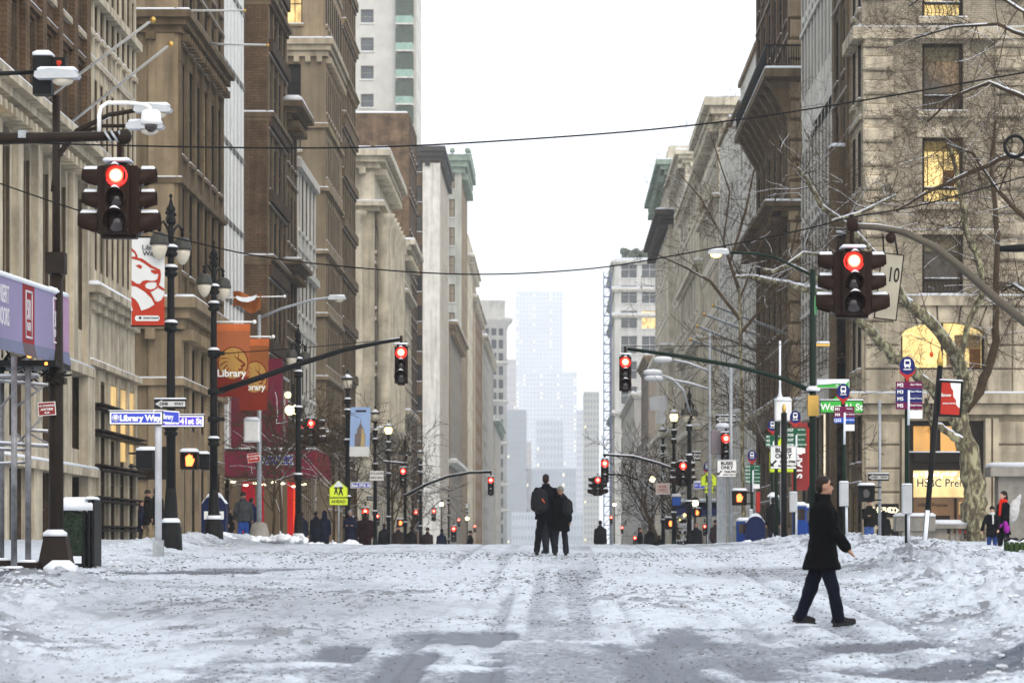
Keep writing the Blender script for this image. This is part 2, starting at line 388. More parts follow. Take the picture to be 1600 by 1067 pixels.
def ground_mat():
    m = bpy.data.materials.new('trodden snow and slush'); m.use_nodes = True; N = m.node_tree.nodes; L = m.node_tree.links
    b = N['Principled BSDF']; b.inputs['Specular IOR Level'].default_value = .3
    a1 = N.new('ShaderNodeAttribute'); a1.attribute_name = 'slush'; a2 = N.new('ShaderNodeAttribute'); a2.attribute_name = 'dirt'
    geo = N.new('ShaderNodeNewGeometry'); tx = N.new('ShaderNodeTexNoise'); tx.inputs['Scale'].default_value = 14; tx.inputs['Detail'].default_value = 5
    L.new(geo.outputs['Position'], tx.inputs['Vector'])
    # break the edges of the wet patches with a fine grain
    ma = N.new('ShaderNodeMath'); ma.operation = 'MULTIPLY_ADD'; ma.inputs[1].default_value = 1.5; ma.inputs[2].default_value = -.75
    L.new(tx.outputs[0], ma.inputs[0])
    def mx(f, c1, c2):
        x = N.new('ShaderNodeMix'); x.data_type = 'RGBA'; L.new(f, x.inputs[0])
        for i, c in ((6, c1), (7, c2)):
            if isinstance(c, tuple): x.inputs[i].default_value = c
            else: L.new(c, x.inputs[i])
        return x.outputs[2]
    v1 = N.new('ShaderNodeTexNoise'); v1.inputs['Scale'].default_value = 7; v1.inputs['Detail'].default_value = 6; v1.inputs['Roughness'].default_value = .75
    mp1 = N.new('ShaderNodeMapping'); mp1.inputs['Scale'].default_value = (1.5, .26, 1.5); L.new(geo.outputs['Position'], mp1.inputs[0]); L.new(mp1.outputs[0], v1.inputs['Vector'])
    vr = N.new('ShaderNodeMapRange'); vr.inputs['From Min'].default_value = .52; vr.inputs['From Max'].default_value = .66; vr.inputs['To Max'].default_value = .6; L.new(v1.outputs[0], vr.inputs['Value'])
    c0 = mx(vr.outputs[0], (.60,.65,.72,1), (.24,.25,.27,1))
    c1 = mx(a2.outputs['Fac'], c0, (.17,.18,.20,1))
    w0 = N.new('ShaderNodeMath'); w0.operation = 'ADD'; w = N.new('ShaderNodeMapRange'); w.interpolation_type = 'SMOOTHSTEP'; w.inputs['From Min'].default_value = .22; w.inputs['From Max'].default_value = .95; L.new(w0.outputs[0], w.inputs['Value'])
    L.new(a1.outputs['Fac'], w0.inputs[0]); L.new(ma.outputs[0], w0.inputs[1])
    c2 = mx(w.outputs[0], c1, (.062,.076,.105,1)); L.new(c2, b.inputs['Base Color'])
    rr = N.new('ShaderNodeMapRange'); rr.inputs['To Min'].default_value = .8; rr.inputs['To Max'].default_value = .42
    L.new(w.outputs[0], rr.inputs['Value']); L.new(rr.outputs[0], b.inputs['Roughness'])
    t2 = N.new('ShaderNodeTexNoise'); t2.inputs['Scale'].default_value = 26; t2.inputs['Detail'].default_value = 5
    L.new(geo.outputs['Position'], t2.inputs['Vector'])
    bp = N.new('ShaderNodeBump'); bp.inputs['Strength'].default_value = .7; bp.inputs['Distance'].default_value = .02
    L.new(t2.outputs[0], bp.inputs['Height']); L.new(bp.outputs[0], b.inputs['Normal'])
    return m
GM = ground_mat()
def sheet(name, xs, ys, label=None):
    X, Y = np.meshgrid(xs, ys); Z, S, Dt = ground_fields(X, Y)
    n, m = X.shape
    co = np.stack([X, Y, Z], -1).reshape(-1, 3).astype(np.float32)
    idx = np.arange(n*m).reshape(n, m)
    q = np.stack([idx[:-1,:-1], idx[:-1,1:], idx[1:,1:], idx[1:,:-1]], -1).reshape(-1, 4)
    me = bpy.data.meshes.new(name); me.vertices.add(n*m); me.vertices.foreach_set('co', co.ravel())
    nf = len(q); me.loops.add(nf*4); me.loops.foreach_set('vertex_index', q.ravel().astype(np.int32))
    me.polygons.add(nf); me.polygons.foreach_set('loop_start', np.arange(0, nf*4, 4, dtype=np.int32)); me.polygons.foreach_set('use_smooth', np.ones(nf, dtype=bool))
    for nm, a in (('slush', S), ('dirt', Dt)):
        at = me.attributes.new(nm, 'FLOAT', 'POINT'); at.data.foreach_set('value', a.ravel().astype(np.float32))
    me.update(calc_edges=True); me.materials.append(GM)
    return link(me, name, kind='structure')
def ysteps(a, b, k):
    out = [a]
    while out[-1] < b: out.append(out[-1] + k*(out[-1]/30.0))
    return np.array(out)
yy = ysteps(17, 100, .035)
sheet('road', np.linspace(KL, KR, 512), yy)
sheet('pavement', np.append(np.arange(-16.6, KL-.03, .08), KL), yy)
sheet('pavement', np.arange(KR, 22, .07), yy)
yf = np.concatenate([np.arange(100, 400, 1.5), np.arange(400, 3400, 40)]); yf[0] = yy[-1]
sheet('road', np.arange(-17, 22.1, .8), yf)
yn = np.arange(-6, 17.5, .35); yn[-1] = 17
sheet('road', np.arange(-16.6, 22.1, .3), np.append(yn[:-1], 17.0))
g = MB(); g.quad((-400,-30,-3),(400,-30,-3),(400,4380,-3),(-400,4380,-3)); g.build('ground', mat('old snow ground', (.5,.52,.55), var=.1), kind='structure')
# loose clods thrown up by the plough
def clods(name, n, seed, m, zone, kind='stuff'):
    rs = np.random.RandomState(seed); mb = MB()
    t = (1+5**.5)/2
    iv = np.array([(-1,t,0),(1,t,0),(-1,-t,0),(1,-t,0),(0,-1,t),(0,1,t),(0,-1,-t),(0,1,-t),(t,0,-1),(t,0,1),(-t,0,-1),(-t,0,1)], float)/1.9
    fi = np.array([(0,11,5),(0,5,1),(0,1,7),(0,7,10),(0,10,11),(1,5,9),(5,11,4),(11,10,2),(10,7,6),(7,1,8),(3,9,4),(3,4,2),(3,2,6),(3,6,8),(3,8,9),(4,9,5),(2,4,11),(6,2,10),(8,6,7),(9,8,1)])
    X, Y, Rr = zone(rs, n)
    Z, S, Dt = ground_fields(X, Y)
    V = iv[None]*(1+.45*(rs.rand(len(X),12,1)-.5))*Rr[:,None,None]
    V[:,:,2] *= .6; V[:,:,0] *= (.8+.7*rs.rand(len(X),1))
    V += np.stack([X, Y, Z+Rr*.18], -1)[:,None]
    Fa = (fi[None] + 12*np.arange(len(X))[:,None,None]).reshape(-1,3)
    me = bpy.data.meshes.new(name); me.from_pydata(V.reshape(-1,3).tolist(), [], Fa.tolist()); me.materials.append(m)
    link(me, name, kind='stuff', label={'snow_clods':'lumps of ploughed snow lying along the street','slush_clods':'dark lumps of dirty slush on the road'}[name], cat='snow')
def zone_snow(rs, n):
    y = 24 + 55*rs.rand(n)**1.3; x = np.where(rs.rand(n) < .72, np.interp(y, [24,30,40,55,66], [5.6,6.3,7.2,7.8,8]) + rs.normal(0, 1.0, n), np.interp(y, [25,33,43,52,60], [-6,-7.1,-8.2,-9.2,-9.4]) + rs.normal(0, .5, n))
    return x, y, .012 + .045*rs.rand(n)**3
def zone_slush(rs, n):
    x = rs.uniform(-8.5, 8.5, n); y = 24 + 44*rs.rand(n)**1.6
    k = fbm(x*.6, y*.28, 3, 72) + .35*rs.rand(n) > .60
    x, y = x[k], y[k]; return x, y, (.006 + .014*rs.rand(len(x))**3)*np.clip(y/34,.8,1.6)
clods('snow_clods', 7000, 1, mat('clod snow', (.56,.59,.63), .8, var=.3, sc=3), zone_snow)
clods('slush_clods', 22000, 2, mat('clod slush', (.16,.16,.16), .7, var=.5, sc=2), zone_slush)
# ------------------------------------------------------------------ buildings
WCACHE = {}
def window_mesh(w, h, style, frame, glass, arch=0, case=0):
    """window in its own frame: x across (centred), -y outwards, z up from the sill; sits in a reveal"""
    key = (round(w,2), round(h,2), style, frame.name, glass.name, arch, round(case,3))
    if key in WCACHE: return WCACHE[key]
    f = MB(); t = min(.09, w*.07); d = .07
    if case > .1:  # casing carried out along the jamb, its dark colour standing for reveal shade
        hh = h if not arch else h-w/2
        f.box(-w/2, -w/2+.03, -case+.03, -d-.001, 0, hh); f.box(w/2-.03, w/2, -case+.03, -d-.001, 0, hh)
    if arch:
        n = 8; pts = [(-w/2, 0)] + [(w/2*-math.cos(math.pi*k/n), h-w/2*arch + w/2*arch*math.sin(math.pi*k/n)) for k in range(n+1)] + [(w/2, 0)]
        f.poly(pts, .02, .05, 1)
        f.box(-t/2, t/2, -.02, .018, 0, h-.05); f.box(-w/2, -w/2+t, -.02, .018, 0, h-w/2*arch); f.box(w/2-t, w/2, -.02, .018, 0, h-w/2*arch)
        f.box(-w/2+t, -t/2, -.02, .018, h*.55, h*.55+t); f.box(t/2, w/2-t, -.02, .018, h*.55, h*.55+t)
    else:
        f.box(-w/2, w/2, -d, 0, 0, t); f.box(-w/2, w/2, -d, 0, h-t, h)
        f.box(-w/2, -w/2+t, -d, 0, t, h-t); f.box(w/2-t, w/2, -d, 0, t, h-t)
        if style != 'plain': f.box(-w/2+t, w/2-t, -d*.6, 0, h*.5-t*.4, h*.5+t*.4)
        if style == 'two' : f.box(-t*.4, t*.4, -d*.55, 0, t, h*.5-t*.4); f.box(-t*.4, t*.4, -d*.55, 0, h*.5+t*.4, h-t)
        if style == 'four':
            for q in (-.25, 0, .25): f.box(w*q-t*.3, w*q+t*.3, -d*.5, 0, t, h*.5-t*.4); f.box(w*q-t*.3, w*q+t*.3, -d*.5, 0, h*.5+t*.4, h-t)
        f.box(-w/2+t*.5, w/2-t*.5, .01, .02, t*.5, h-t*.5, 1)
    me = f.mesh('window', [frame, glass]); WCACHE[key] = me
    return me
SILLC = {}
def sill_mesh(w, st, snow=.07):
    key = (round(w,2), st.name, snow)
    if key not in SILLC:
        f = MB(); f.box(-w/2-.12, w/2+.12, -.16, .25, -.16, 0, 0)
        if snow: f.snowcap(-w/2-.11, w/2+.11, -.15, .24, .001, snow, 1)
        SILLC[key] = f.mesh('sill', [st, SNOW])
    return SILLC[key]
rw = random.Random(5)
class Face:
    """one flat side of a building; local x along it, -y outwards, z = world height"""
    def __init__(s, b, kind):
        s.b = b; s.kind = kind
        if kind == 'front': s.M = T(b.xa, b.D0, 0); s.U = b.xb - b.xa
        elif b.side == 'L': s.M = T(b.X, b.D0, 0, R(90)); s.U = b.D1 - b.D0
        else: s.M = T(b.X, b.D1, 0, R(-90)); s.U = b.D1 - b.D0
    def zone(s, z0, z1, nf=1, nb=1, ww=.5, wh=.6, style='sash', wall=None, glass=GLASS, frame=FRAME, pil=0, pilw=.5, pilm=None, sill=True,
             depth=.35, lit=.035, blind=.3, arch=0, span=0, spanm=None, m0=0, m1=0, sillm=None, snow=.07, minx=None, joined=False, zb=.22):
        b = s.b; wall = wall or b.wall
        U = s.U; bw = (U - m0 - m1)/nb; case = 0
        if s.kind == 'street' and nb > 1:      # a wall seen this steeply shows mostly its relief: keep piers and reveals shallow enough to leave the openings readable
            be = bw*abs(b.X)/((b.D0+b.D1)/2); pil = min(pil, .30*be); depth = min(depth, .30*be+.02); case = depth-.015
        sh = (z1-z0)/nf
        w = bw*ww if ww < 1 else ww; h = sh*wh if wh < 1 else wh
        xs = [m0 + bw*(i+.5) for i in range(nb)]; zs = [z0 + sh*j + sh*zb for j in range(nf)]
        mb = MB()
        ex = [0.0]
        for x in xs: ex += [x-w/2, x+w/2]
        ex.append(U); ez = [z0]
        for z in zs: ez += [z, z+h]
        ez.append(z1)
        for i in range(len(ex)-1):
            if i % 2 == 0: mb.quad((ex[i],0,z0),(ex[i+1],0,z0),(ex[i+1],0,z1),(ex[i],0,z1))
            else:
                for j in range(0, len(ez)-1, 2): mb.quad((ex[i],0,ez[j]),(ex[i+1],0,ez[j]),(ex[i+1],0,ez[j+1]),(ex[i],0,ez[j+1]))
                for j in range(1, len(ez)-1, 2):
                    a, c, p, q, d = ex[i], ex[i+1], ez[j], ez[j+1], depth
                    mb.quad((a,0,p),(a,d,p),(a,d,q),(a,0,q)); mb.quad((c,0,p),(c,0,q),(c,d,q),(c,d,p))
                    mb.quad((a,0,p),(c,0,p),(c,d,p),(a,d,p)); mb.quad((a,0,q),(a,d,q),(c,d,q),(c,0,q))
                    if arch:
                        n = 8; r = w/2
                        for k in range(n):
                            t0, t1 = math.pi*k/n, math.pi*(k+1)/n; xm = (a+c)/2
                            p0 = (xm-r*math.cos(t0), q-r+r*math.sin(t0)); p1 = (xm-r*math.cos(t1), q-r+r*math.sin(t1))
                            mb.quad((p0[0],-.002,p0[1]),(p1[0],-.002,p1[1]),(p1[0],-.002,q),(p0[0],-.002,q))
                            mb.quad((p0[0],-.002,p0[1]),(p0[0],d,p0[1]),(p1[0],d,p1[1]),(p1[0],-.002,p1[1]))
        mb.build('wall', wall, b.e, s.M)
        if joined:
            jm = MB(); ls = MB(); lw = MB()
            for x in xs:
                for z in zs:
                    jm.box(x-w/2+.01, x+w/2-.01, .02 if case else depth-.05, depth+.02, z+.01, z+h-.01)  # dark box fills the opening almost to the wall face, in place of reveal shade
                    if case and b.D0 < 340 and sill: ls.box(x-w/2-.1, x+w/2+.1, -.16, -.002, z-.2, z); lw.snowcap(x-w/2-.1, x+w/2+.1, -.17, -.002, z+.001, .09)
            jm.build('window_bank', glass, b.e, s.M, kind='stuff')
            if ls.v: ls.build('sill_row', sillm or wall, b.e, s.M, kind='stuff'); lw.build('snow', SNOW, b.e, s.M, kind='stuff')
        else:
            for x in xs:
                for z in zs:
                    if minx is not None and not minx(x, z): continue
                    g = glass
                    r = rw.random()
                    if r < lit: g = LITW if rw.random() < .6 else LITP
                    elif r < lit+blind and glass is GLASS: g = GLASSB
                    M = s.M @ T(x, depth-.03, z)
                    me = window_mesh(w-.02, h-.02, style, frame, g, arch, case)
                    wo = link(me, 'window', b.e, M)
                    if sill: link(sill_mesh(w, sillm or wall, snow), 'sill', wo, s.M @ T(x, -.001, z))
        if pil:
            pm = MB(); pw = bw*pilw*(1-ww) if pilw < 1 and ww < 1 else pilw
            pm.box(-pw/2, pw/2, -pil, -.003, z0+.01, z1-.01); me = pm.mesh('pilaster', [pilm or wall])
            for i in range(nb+1):
                x = m0 + bw*i
                if x - pw/2 < 0: x = pw/2+.003
                if x + pw/2 > U: x = U-pw/2-.003
                link(me, 'pilaster', b.e, s.M @ T(x, 0, 0))
        if span:
            sm = MB()
            sm.box(m0+.02, U-m1-.02, -span, -.004, -sh*.12, sh*.05); me = sm.mesh('spandrel', [spanm or wall])
            for j in range(nf): link(me, 'spandrel', b.e, s.M @ T(0, 0, zs[j]-sh*.06))
        if s.kind == 'street' and nb > 1 and nf > 1 and b.D0 < 340 and (z1-z0)/nf < 5.5:
            cm = MB(); cm.box(.01, U-.01, -.13, -.006, 0, .17, 0); cm.snowcap(.02, U-.02, -.14, -.006, .171, .055, 1); me = cm.mesh('string_course', [pilm or wall, SNOW])
            for j in range(1, nf): link(me, 'string_course', b.e, s.M @ T(0, 0, z0+sh*j-.1))
        return s
class Building:
    def __init__(s, label, side, D0, D1, X, z1, wall, depth=16, name='building', z0=None, z0w=None):
        s.side = side; s.D0 = D0; s.D1 = D1; s.X = X; s.z1 = z1; s.wall = wall
        s.xa, s.xb = (X-depth, X) if side == 'L' else (X, X+depth)
        s.z0 = float(gz(D0))-.6 if z0 is None else z0
        s.e = thing(name, label, 'building', (X, D0, s.z0))
        c = MB()   # plain back and roof, inset behind the faces
        i = .9 if D1-D0 > 5 else 1.7
        c.box(s.xa+i, s.xb-i, D0+i, D1-i, s.z0, z1-.02)
        c.build('inner_block', mat('dark interior', (.02,.02,.02), var=0), s.e)
        r = MB(); r.quad((s.xa,D1,s.z0),(s.xb,D1,s.z0),(s.xb,D1,z1),(s.xa,D1,z1)); ox = s.xa if side == 'L' else s.xb
        r.quad((ox,D0,s.z0),(ox,D1,s.z0),(ox,D1,z1),(ox,D0,z1)); r.build('rear_wall', wall, s.e)
        r = MB(); r.box(s.xa+.02, s.xb-.02, D0+.02, D1-.02, z1-.35, z1-.003, 0); r.snowcap(s.xa+.1, s.xb-.1, D0+.1, D1-.1, z1, .22, 1); r.build('roof', [wall, SNOW], s.e)
    def street(s): return Face(s, 'street')
    def front(s): return Face(s, 'front')
    def slab(s, z, h, p, m=None, snow=.09, name='cornice', dent=0, steps=3, pf=None):
        m = m or s.wall; mb = MB(); pf = p if pf is None else pf
        for k in range(steps):
            f = (k+1)/steps; za = z + h*k/steps; zb = z + h*(k+1)/steps
            xa, xb = (s.xa, s.xb+p*f) if s.side == 'L' else (s.xa-p*f, s.xb)
            mb.box(xa, xb, s.D0-pf*f, s.D1-.004 + (0 if steps == 1 else p*f*.3), za, zb-(.0 if k == steps-1 else .001))
        xa, xb = (s.xa, s.xb+p) if s.side == 'L' else (s.xa-p, s.xb)
        if snow:
            # the snow lies on the projecting strip of the ledge
            if s.side == 'L': mb.snowcap(s.xb-.05, s.xb+p-.03, s.D0-pf+.03, s.D1-.01, z+h+.001, snow, 1)
            else: mb.snowcap(s.xa-p+.03, s.xa+.05, s.D0-pf+.03, s.D1-.01, z+h+.001, snow, 1)
            if pf > .02: mb.snowcap(s.xa+(.06 if s.side=='R' else 0), s.xb-(.06 if s.side=='L' else 0), s.D0-pf+.03, s.D0+.05, z+h+.001, snow, 1)
        if dent:
            n = int((s.D1-s.D0)/dent)
            for k in range(n):
                y = s.D0 + (k+.3)*dent
                if s.side == 'L': mb.box(s.xb+.002, s.xb+p*.72, y, y+dent*.45, z-h*.35, z-.002)
                else: mb.box(s.xa-p*.72, s.xa-.002, y, y+dent*.45, z-h*.35, z-.002)
            if pf > .05:
                for k in range(int((s.xb-s.xa)/dent)):
                    x = s.xa + (k+.3)*dent; mb.box(x, x+dent*.45, s.D0-pf*.72, s.D0-.002, z-h*.35, z-.002)
        mb.build(name, [m, SNOW], s.e)
        return s
def dz(py, D): return CZ - (py-HY)*D/F          # height of a photograph line at depth D
def dd(px, X): return abs(X)*F/abs(px-CX)       # depth at which a wall at X meets a photograph column
XL = -16.0
# --- left row
# gothic fronted limestone base with brown brick storeys over it
b = Building('tall building behind the scaffold, arched pale stone windows below, brown brick storeys above', 'L', 66, 98.5, XL, 34, BRICKB)
f = b.street()
f.zone(b.z0, 7.6, 2, 6, .62, .74, 'two', LIME2, frame=FRAMEB, pil=.4, pilw=.7, sill=False, depth=.5, blind=.1, lit=.0)
f.zone(7.6, 14.3, 1, 10, .55, .80, 'two', LIME2, frame=FRAMEB, pil=.34, pilw=.55, arch=1, depth=.5, glass=GLASSB, sill=False)
f.zone(14.3, 34, 5, 11, .5, .72, 'sash', BRICKB, frame=FRAMEB, pil=.32, pilw=.5, depth=.4, sillm=LIME, blind=.15)
b.front().zone(b.z0, 34, 1, 1, .01, .01, wall=BRICKB, sill=False, joined=True)
b.slab(14.3, .75, .9, LIME2, .12, dent=.8); b.slab(7.5, .3, .35, LIME2, .1, 'belt_course', steps=1); b.slab(4.1, .25, .5, LIME2, .12, 'belt_course', steps=1)
b.slab(22.2, .25, .2, LIME, .07, 'belt_course', steps=1)
# pale limestone pilastered building with the tall mullioned shop front
b = Building('pale limestone building with tall slim mullions and a rounded snowy ledge over its shop windows', 'L', 98.55, 110, XL, 36, LIME2)
f = b.street()
f.zone(.2, 7.9, 1, 5, .62, .93, 'four', LIME2, frame=FRAMEB, pil=.42, pilw=.55, sill=False, depth=.6, glass=GLASS, blind=.0, lit=.0, zb=.03)
f.zone(7.9, 10.6, 1, 1, .01, .01, wall=LIME2, sill=False, joined=True)
f.zone(10.6, 14.2, 1, 9, .45, .86, 'sash', LIME2, frame=FRAMEB, pil=.42, pilw=.6, sill=False, depth=.5)
f.zone(14.2, 36, 5, 9, .5, .66, 'sash', LIME2, frame=FRAMEB, pil=.42, pilw=.6, depth=.5, sillm=LIME2)
b.front().zone(b.z0, 36, 1, 1, .01, .01, wall=LIME2, sill=False, joined=True)
b.slab(9.9, .75, .62, LIME2, .16, 'cornice', steps=3); b.slab(7.95, .2, .3, LIME2, .06, 'belt_course', steps=1); b.slab(14.0, .4, .4, LIME2, .1, 'belt_course', steps=1)
b.slab(20.6, .3, .3, LIME2, .07, 'belt_course', steps=1)
for k, (za, zb) in enumerate(((2.3, 2.36), (3.3, 3.36), (4.4, 4.46), (5.6, 5.66), (6.5, 6.56))):
    bar = MB(); bar.box(XL-.2, XL+.5, 99.0, 109.8, za, zb); bar.box(XL-.2, XL+.5, 99.0, 109.8, za+.14, zb+.14); bar.build('shopfront_rail', DKBROWN, b.e)
for k in (2,3,4): lm = MB(); lm.box(XL-.30, XL+.02, 99.6+k*2.29, 100.75+k*2.29, 4.9 if k > 2 else 5.6, 7.55); lm.build('lit_window', glow('shop light', (1,.66,.25), .8, .3, .8), b.e)
# corner building beyond the cross street
b = Building('brown stone corner building with a plain pilastered side wall and a low deep cornice', 'L', 122.7, 139, XL, 38, TAND)
f = b.street()
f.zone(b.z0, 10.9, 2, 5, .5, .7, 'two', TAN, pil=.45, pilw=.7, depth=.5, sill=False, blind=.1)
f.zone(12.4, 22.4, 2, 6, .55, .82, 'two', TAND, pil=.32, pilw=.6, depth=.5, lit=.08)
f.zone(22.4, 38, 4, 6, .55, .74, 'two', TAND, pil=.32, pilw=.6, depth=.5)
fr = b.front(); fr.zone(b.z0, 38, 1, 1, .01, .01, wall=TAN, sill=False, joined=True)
pm = MB(); pm.box(-.55, .55, -.14, -.003, 0, 24); me = pm.mesh('pilaster', [TAN])
for x in (-16.7, -18.4, -20.1): link(me, 'pilaster', b.e, T(x, 122.7, b.z0+.1))
b.slab(11.0, 1.3, .85, TAN, .12, dent=.9); b.slab(23.6, .9, .6, TAND, .1, dent=.9); b.slab(8.6, .3, .3, TAN, .07, 'belt_course', steps=1)
b.slab(17.2, .25, .22, TAND, .06, 'belt_course', steps=1)
dr = MB(); dr.box(-21.5, -16.35, 122.55, 122.68, 4.6, 6.0); dr.build('shop_sign_band', DKBROWN, b.e)
# pale glass curtain wall
b = Building('white glass fronted building with thin ribs between the corner building and the brown brick one', 'L', 139.05, 152, XL-.35, 45, GLASSW)
f = b.street(); f.zone(b.z0, 5.2, 1, 4, .8, .8, 'plain', GREYST, sill=False)
f.zone(5.2, 45, 1, 1, .01, .01, wall=GLASSW, sill=False, joined=True)
fin = MB(); fin.box(-.03, .03, -.07, -.003, 5.3, 44.8); me = fin.mesh('rib', [WHITEP])
for k in range(8): link(me, 'rib', b.e, f.M @ T(.4+k*1.65, 0, 0))
bd = MB(); bd.box(.02, 12.9, -.06, -.004, 0, .26); me = bd.mesh('floor_band', [mat('floor band metal', (.10,.10,.095), .5)])
for k in range(10): link(me, 'floor_band', b.e, f.M @ T(0, 0, 6.2+k*3.9))
b.front().zone(b.z0, 45, 1, 1, .01, .01, wall=GREYST, sill=False, joined=True)
# brown brick tall building, ornate street front
b = Building('tall brown brick building with a plain side wall and an ornate dark street front', 'L', 161, 172, XL, 46, BRICKB)
f = b.street()
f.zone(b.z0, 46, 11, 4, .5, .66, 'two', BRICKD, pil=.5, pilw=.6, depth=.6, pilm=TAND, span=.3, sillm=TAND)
b.front().zone(b.z0, 46, 1, 1, .01, .01, wall=BRICKB, sill=False, joined=True)
for z in (9.5, 17.5, 25.5, 32): b.slab(z, .5, .4, TAND, .1, 'belt_course', steps=2, pf=.06)
# low buff brick and white building
b = Building('low building with a snow-topped bay between the brown brick and tall beige buildings', 'L', 172.05, 179, XL, 28.5, TAND)
b.street().zone(b.z0, 28.5, 6, 3, .5, .66, 'two', TAND, pil=.4, pilw=.6, depth=.5); b.front().zone(b.z0, 28.5, 1, 1, .01, .01, wall=BRICKD, sill=False, joined=True)
b.slab(27.2, 1.0, 1.1, TAND, .35, dent=.9); b.slab(18, .8, 1.0, TAND, .12, dent=.8)
b = Building('white panelled building with a buff brick end wall and stepped flat pilasters', 'L', 179.05, 193, XL, 25.6, BRICKY)
f = b.street(); f.zone(b.z0, 25.6, 5, 5, .5, .72, 'sash', WHITE, pil=.42, pilw=.75, depth=.5, pilm=WHITE)
b.front().zone(b.z0, 25.6, 1, 1, .01, .01, wall=BRICKY, sill=False, joined=True); b.slab(25.3, .5, .35, WHITE, .14, steps=1); b.slab(19, .4, .35, WHITE, .12, 'belt_course', steps=1)
# tall beige building with the plain side wall
b = Building('tall beige building with windows in its plain side wall and a high moulded cornice', 'L', 201.7, 217, XL, 47, TAN)
fr = b.front(); fr.zone(b.z0, 36, 10, 1, 1.5, 2.4, 'two', mat('beige rendered wall', (.25,.20,.135), var=.14, sc=.5, streak=.3), m0=11.1, m1=0, depth=.3, sillm=LIME2, blind=.3, zb=.2)
fr.zone(37.2, 47, 2, 3, .4, .6, 'four', TAN, lit=.8)
f = b.street(); f.zone(b.z0, 9, 2, 3, .5, .6, 'two', TAN, pil=.3, depth=.5, lit=.2); f.zone(9, 31, 5, 8, .42, .66, 'sash', TAN, pil=.3, pilw=.7, depth=.5, span=.15); f.zone(31, 36, 1, 8, .42, .6, 'sash', TAN, depth=.5, pil=.3); f.zone(37.2, 47, 2, 8, .4, .6, 'sash', TAN, depth=.5)
b.slab(36.0, 1.2, .6, LIME, .12, dent=.8); b.slab(31, .3, .25, TAN, .06, 'belt_course', steps=1); b.slab(9, .7, .7, TAN, .14, 'belt_course', steps=2)
for z in (13.4, 17.8, 22.2, 26.6): b.slab(z, .22, .28, TAN, .09, 'belt_course', steps=1)
b = Building('tall dark textured stone building with small repeated ledges beside the tall beige one', 'L', 217.05, 232, XL, 52, TAND)
f = b.street(); f.zone(b.z0, 52, 14, 6, .45, .62, 'sash', TAND, pil=.35, pilw=.6, depth=.45, span=.3, joined=True)
b.front().zone(b.z0, 52, 1, 1, .01, .01, wall=TAND, sill=False, joined=True)
for z in (34, 37, 41, 46): b.slab(z, .5, .4, TAN, .08, dent=.9, pf=.05)
# classical white building with giant columns
b = Building('white classical building with giant columns under a heavy snow-topped cornice', 'L', 257, 285, XL, 36.6, CREAM)
f = b.street(); f.zone(b.z0, 12, 2, 8, .5, .7, 'two', CREAM, depth=.5, joined=True, glass=FARGLASS); f.zone(12, 32, 4, 8, .5, .7, 'two', CREAM, depth=.6, joined=True, glass=FARGLASS)
fr = b.front(); fr.zone(b.z0, 32, 6, 3, .3, .6, 'two', CREAM, depth=.4); fr.zone(32, 36.6, 1, 1, .01, .01, wall=CREAM, sill=False, joined=True); f.zone(32, 36.6, 1, 1, .01, .01, wall=CREAM, sill=False, joined=True)
cm = MB(); cm.lathe([(.85,0),(.85,.4),(.66,.7),(.62,17.5),(.66,18),(.95,18.9),(1.05,19.3)], 12); me = cm.mesh('column', [CREAM])
for k in range(8): link(me, 'column', b.e, T(XL+.75, 258.6+k*3.5, 12.2))
for x in (-17.6, -20.5): link(me, 'column', b.e, T(x, 256.4, 12.2))
b.slab(31.6, .8, 1.0, CREAM, .12, 'belt_course', steps=2); b.slab(35.4, 1.5, 1.5, CREAM, .35, dent=1.3); b.slab(11.4, .8, 1.5, CREAM, .2, 'belt_course', steps=2)
b = Building('narrow dark fronted building beyond the classical columned one', 'L', 285.1, 298, XL-.6, 30, TAN)
b.street().zone(b.z0, 30, 8, 4, .5, .6, 'sash', TAND, pil=.4, depth=.5, joined=True); b.front().zone(b.z0, 30, 8, 3, .3, .5, 'sash', TAN)
b = Building('tall brown brick slab with a blank mottled side wall behind the classical columns', 'L', 318, 336, XL, 49.5, BRICKB)
fr = b.front(); fr.zone(b.z0, 49.5, 1, 1, .01, .01, wall=mat('mottled brown brick', (.17,.115,.072), var=.45, sc=.9, streak=.3, pattern=(.42,.15,.02)), sill=False, joined=True)
b.street().zone(b.z0, 49.5, 11, 5, .45, .6, 'sash', BRICKB, pil=.4, depth=.45, joined=True)
b = Building('pale building with a dark overhanging cornice and two windows beside the brown brick slab', 'L', 405, 438, XL, 57.5, WHITE)
b.street().zone(b.z0, 57.5, 13, 8, .4, .6, 'sash', BRICKO, pil=.5, depth=.5, joined=True, pilm=WHITE); b.front().zone(b.z0, 57.5, 14, 1, 1.3, 2.3, 'two', BRICKB, m0=10.4, m1=.8)
wp = MB(); wp.box(-18.4, -16.02, 404.85, 404.996, b.z0, 55.5); wp.build('white_render', WHITE, b.e)
b.slab(55.8, 2.0, .8, mat('dark cornice', (.06,.055,.05)), .2, dent=1.5)
b = Building('pale stone building with layered classical cornices below the brown brick slab', 'L', 300, 317.9, XL+.25, 33.4, CREAM)
fr = b.front(); fr.zone(b.z0, 33.4, 7, 2, .32, .55, 'two', CREAM, m0=9)
b.street().zone(b.z0, 33.4, 7, 6, .45, .62, 'two', CREAM, pil=.5, depth=.5, joined=True, glass=FARGLASS)
b.slab(32, 1.5, 1.4, CREAM, .2, dent=1.2); b.slab(27.8, .6, .7, CREAM, .12, 'belt_course', steps=2); b.slab(15, .8, 1.0, CREAM, .25, 'belt_course', steps=2)
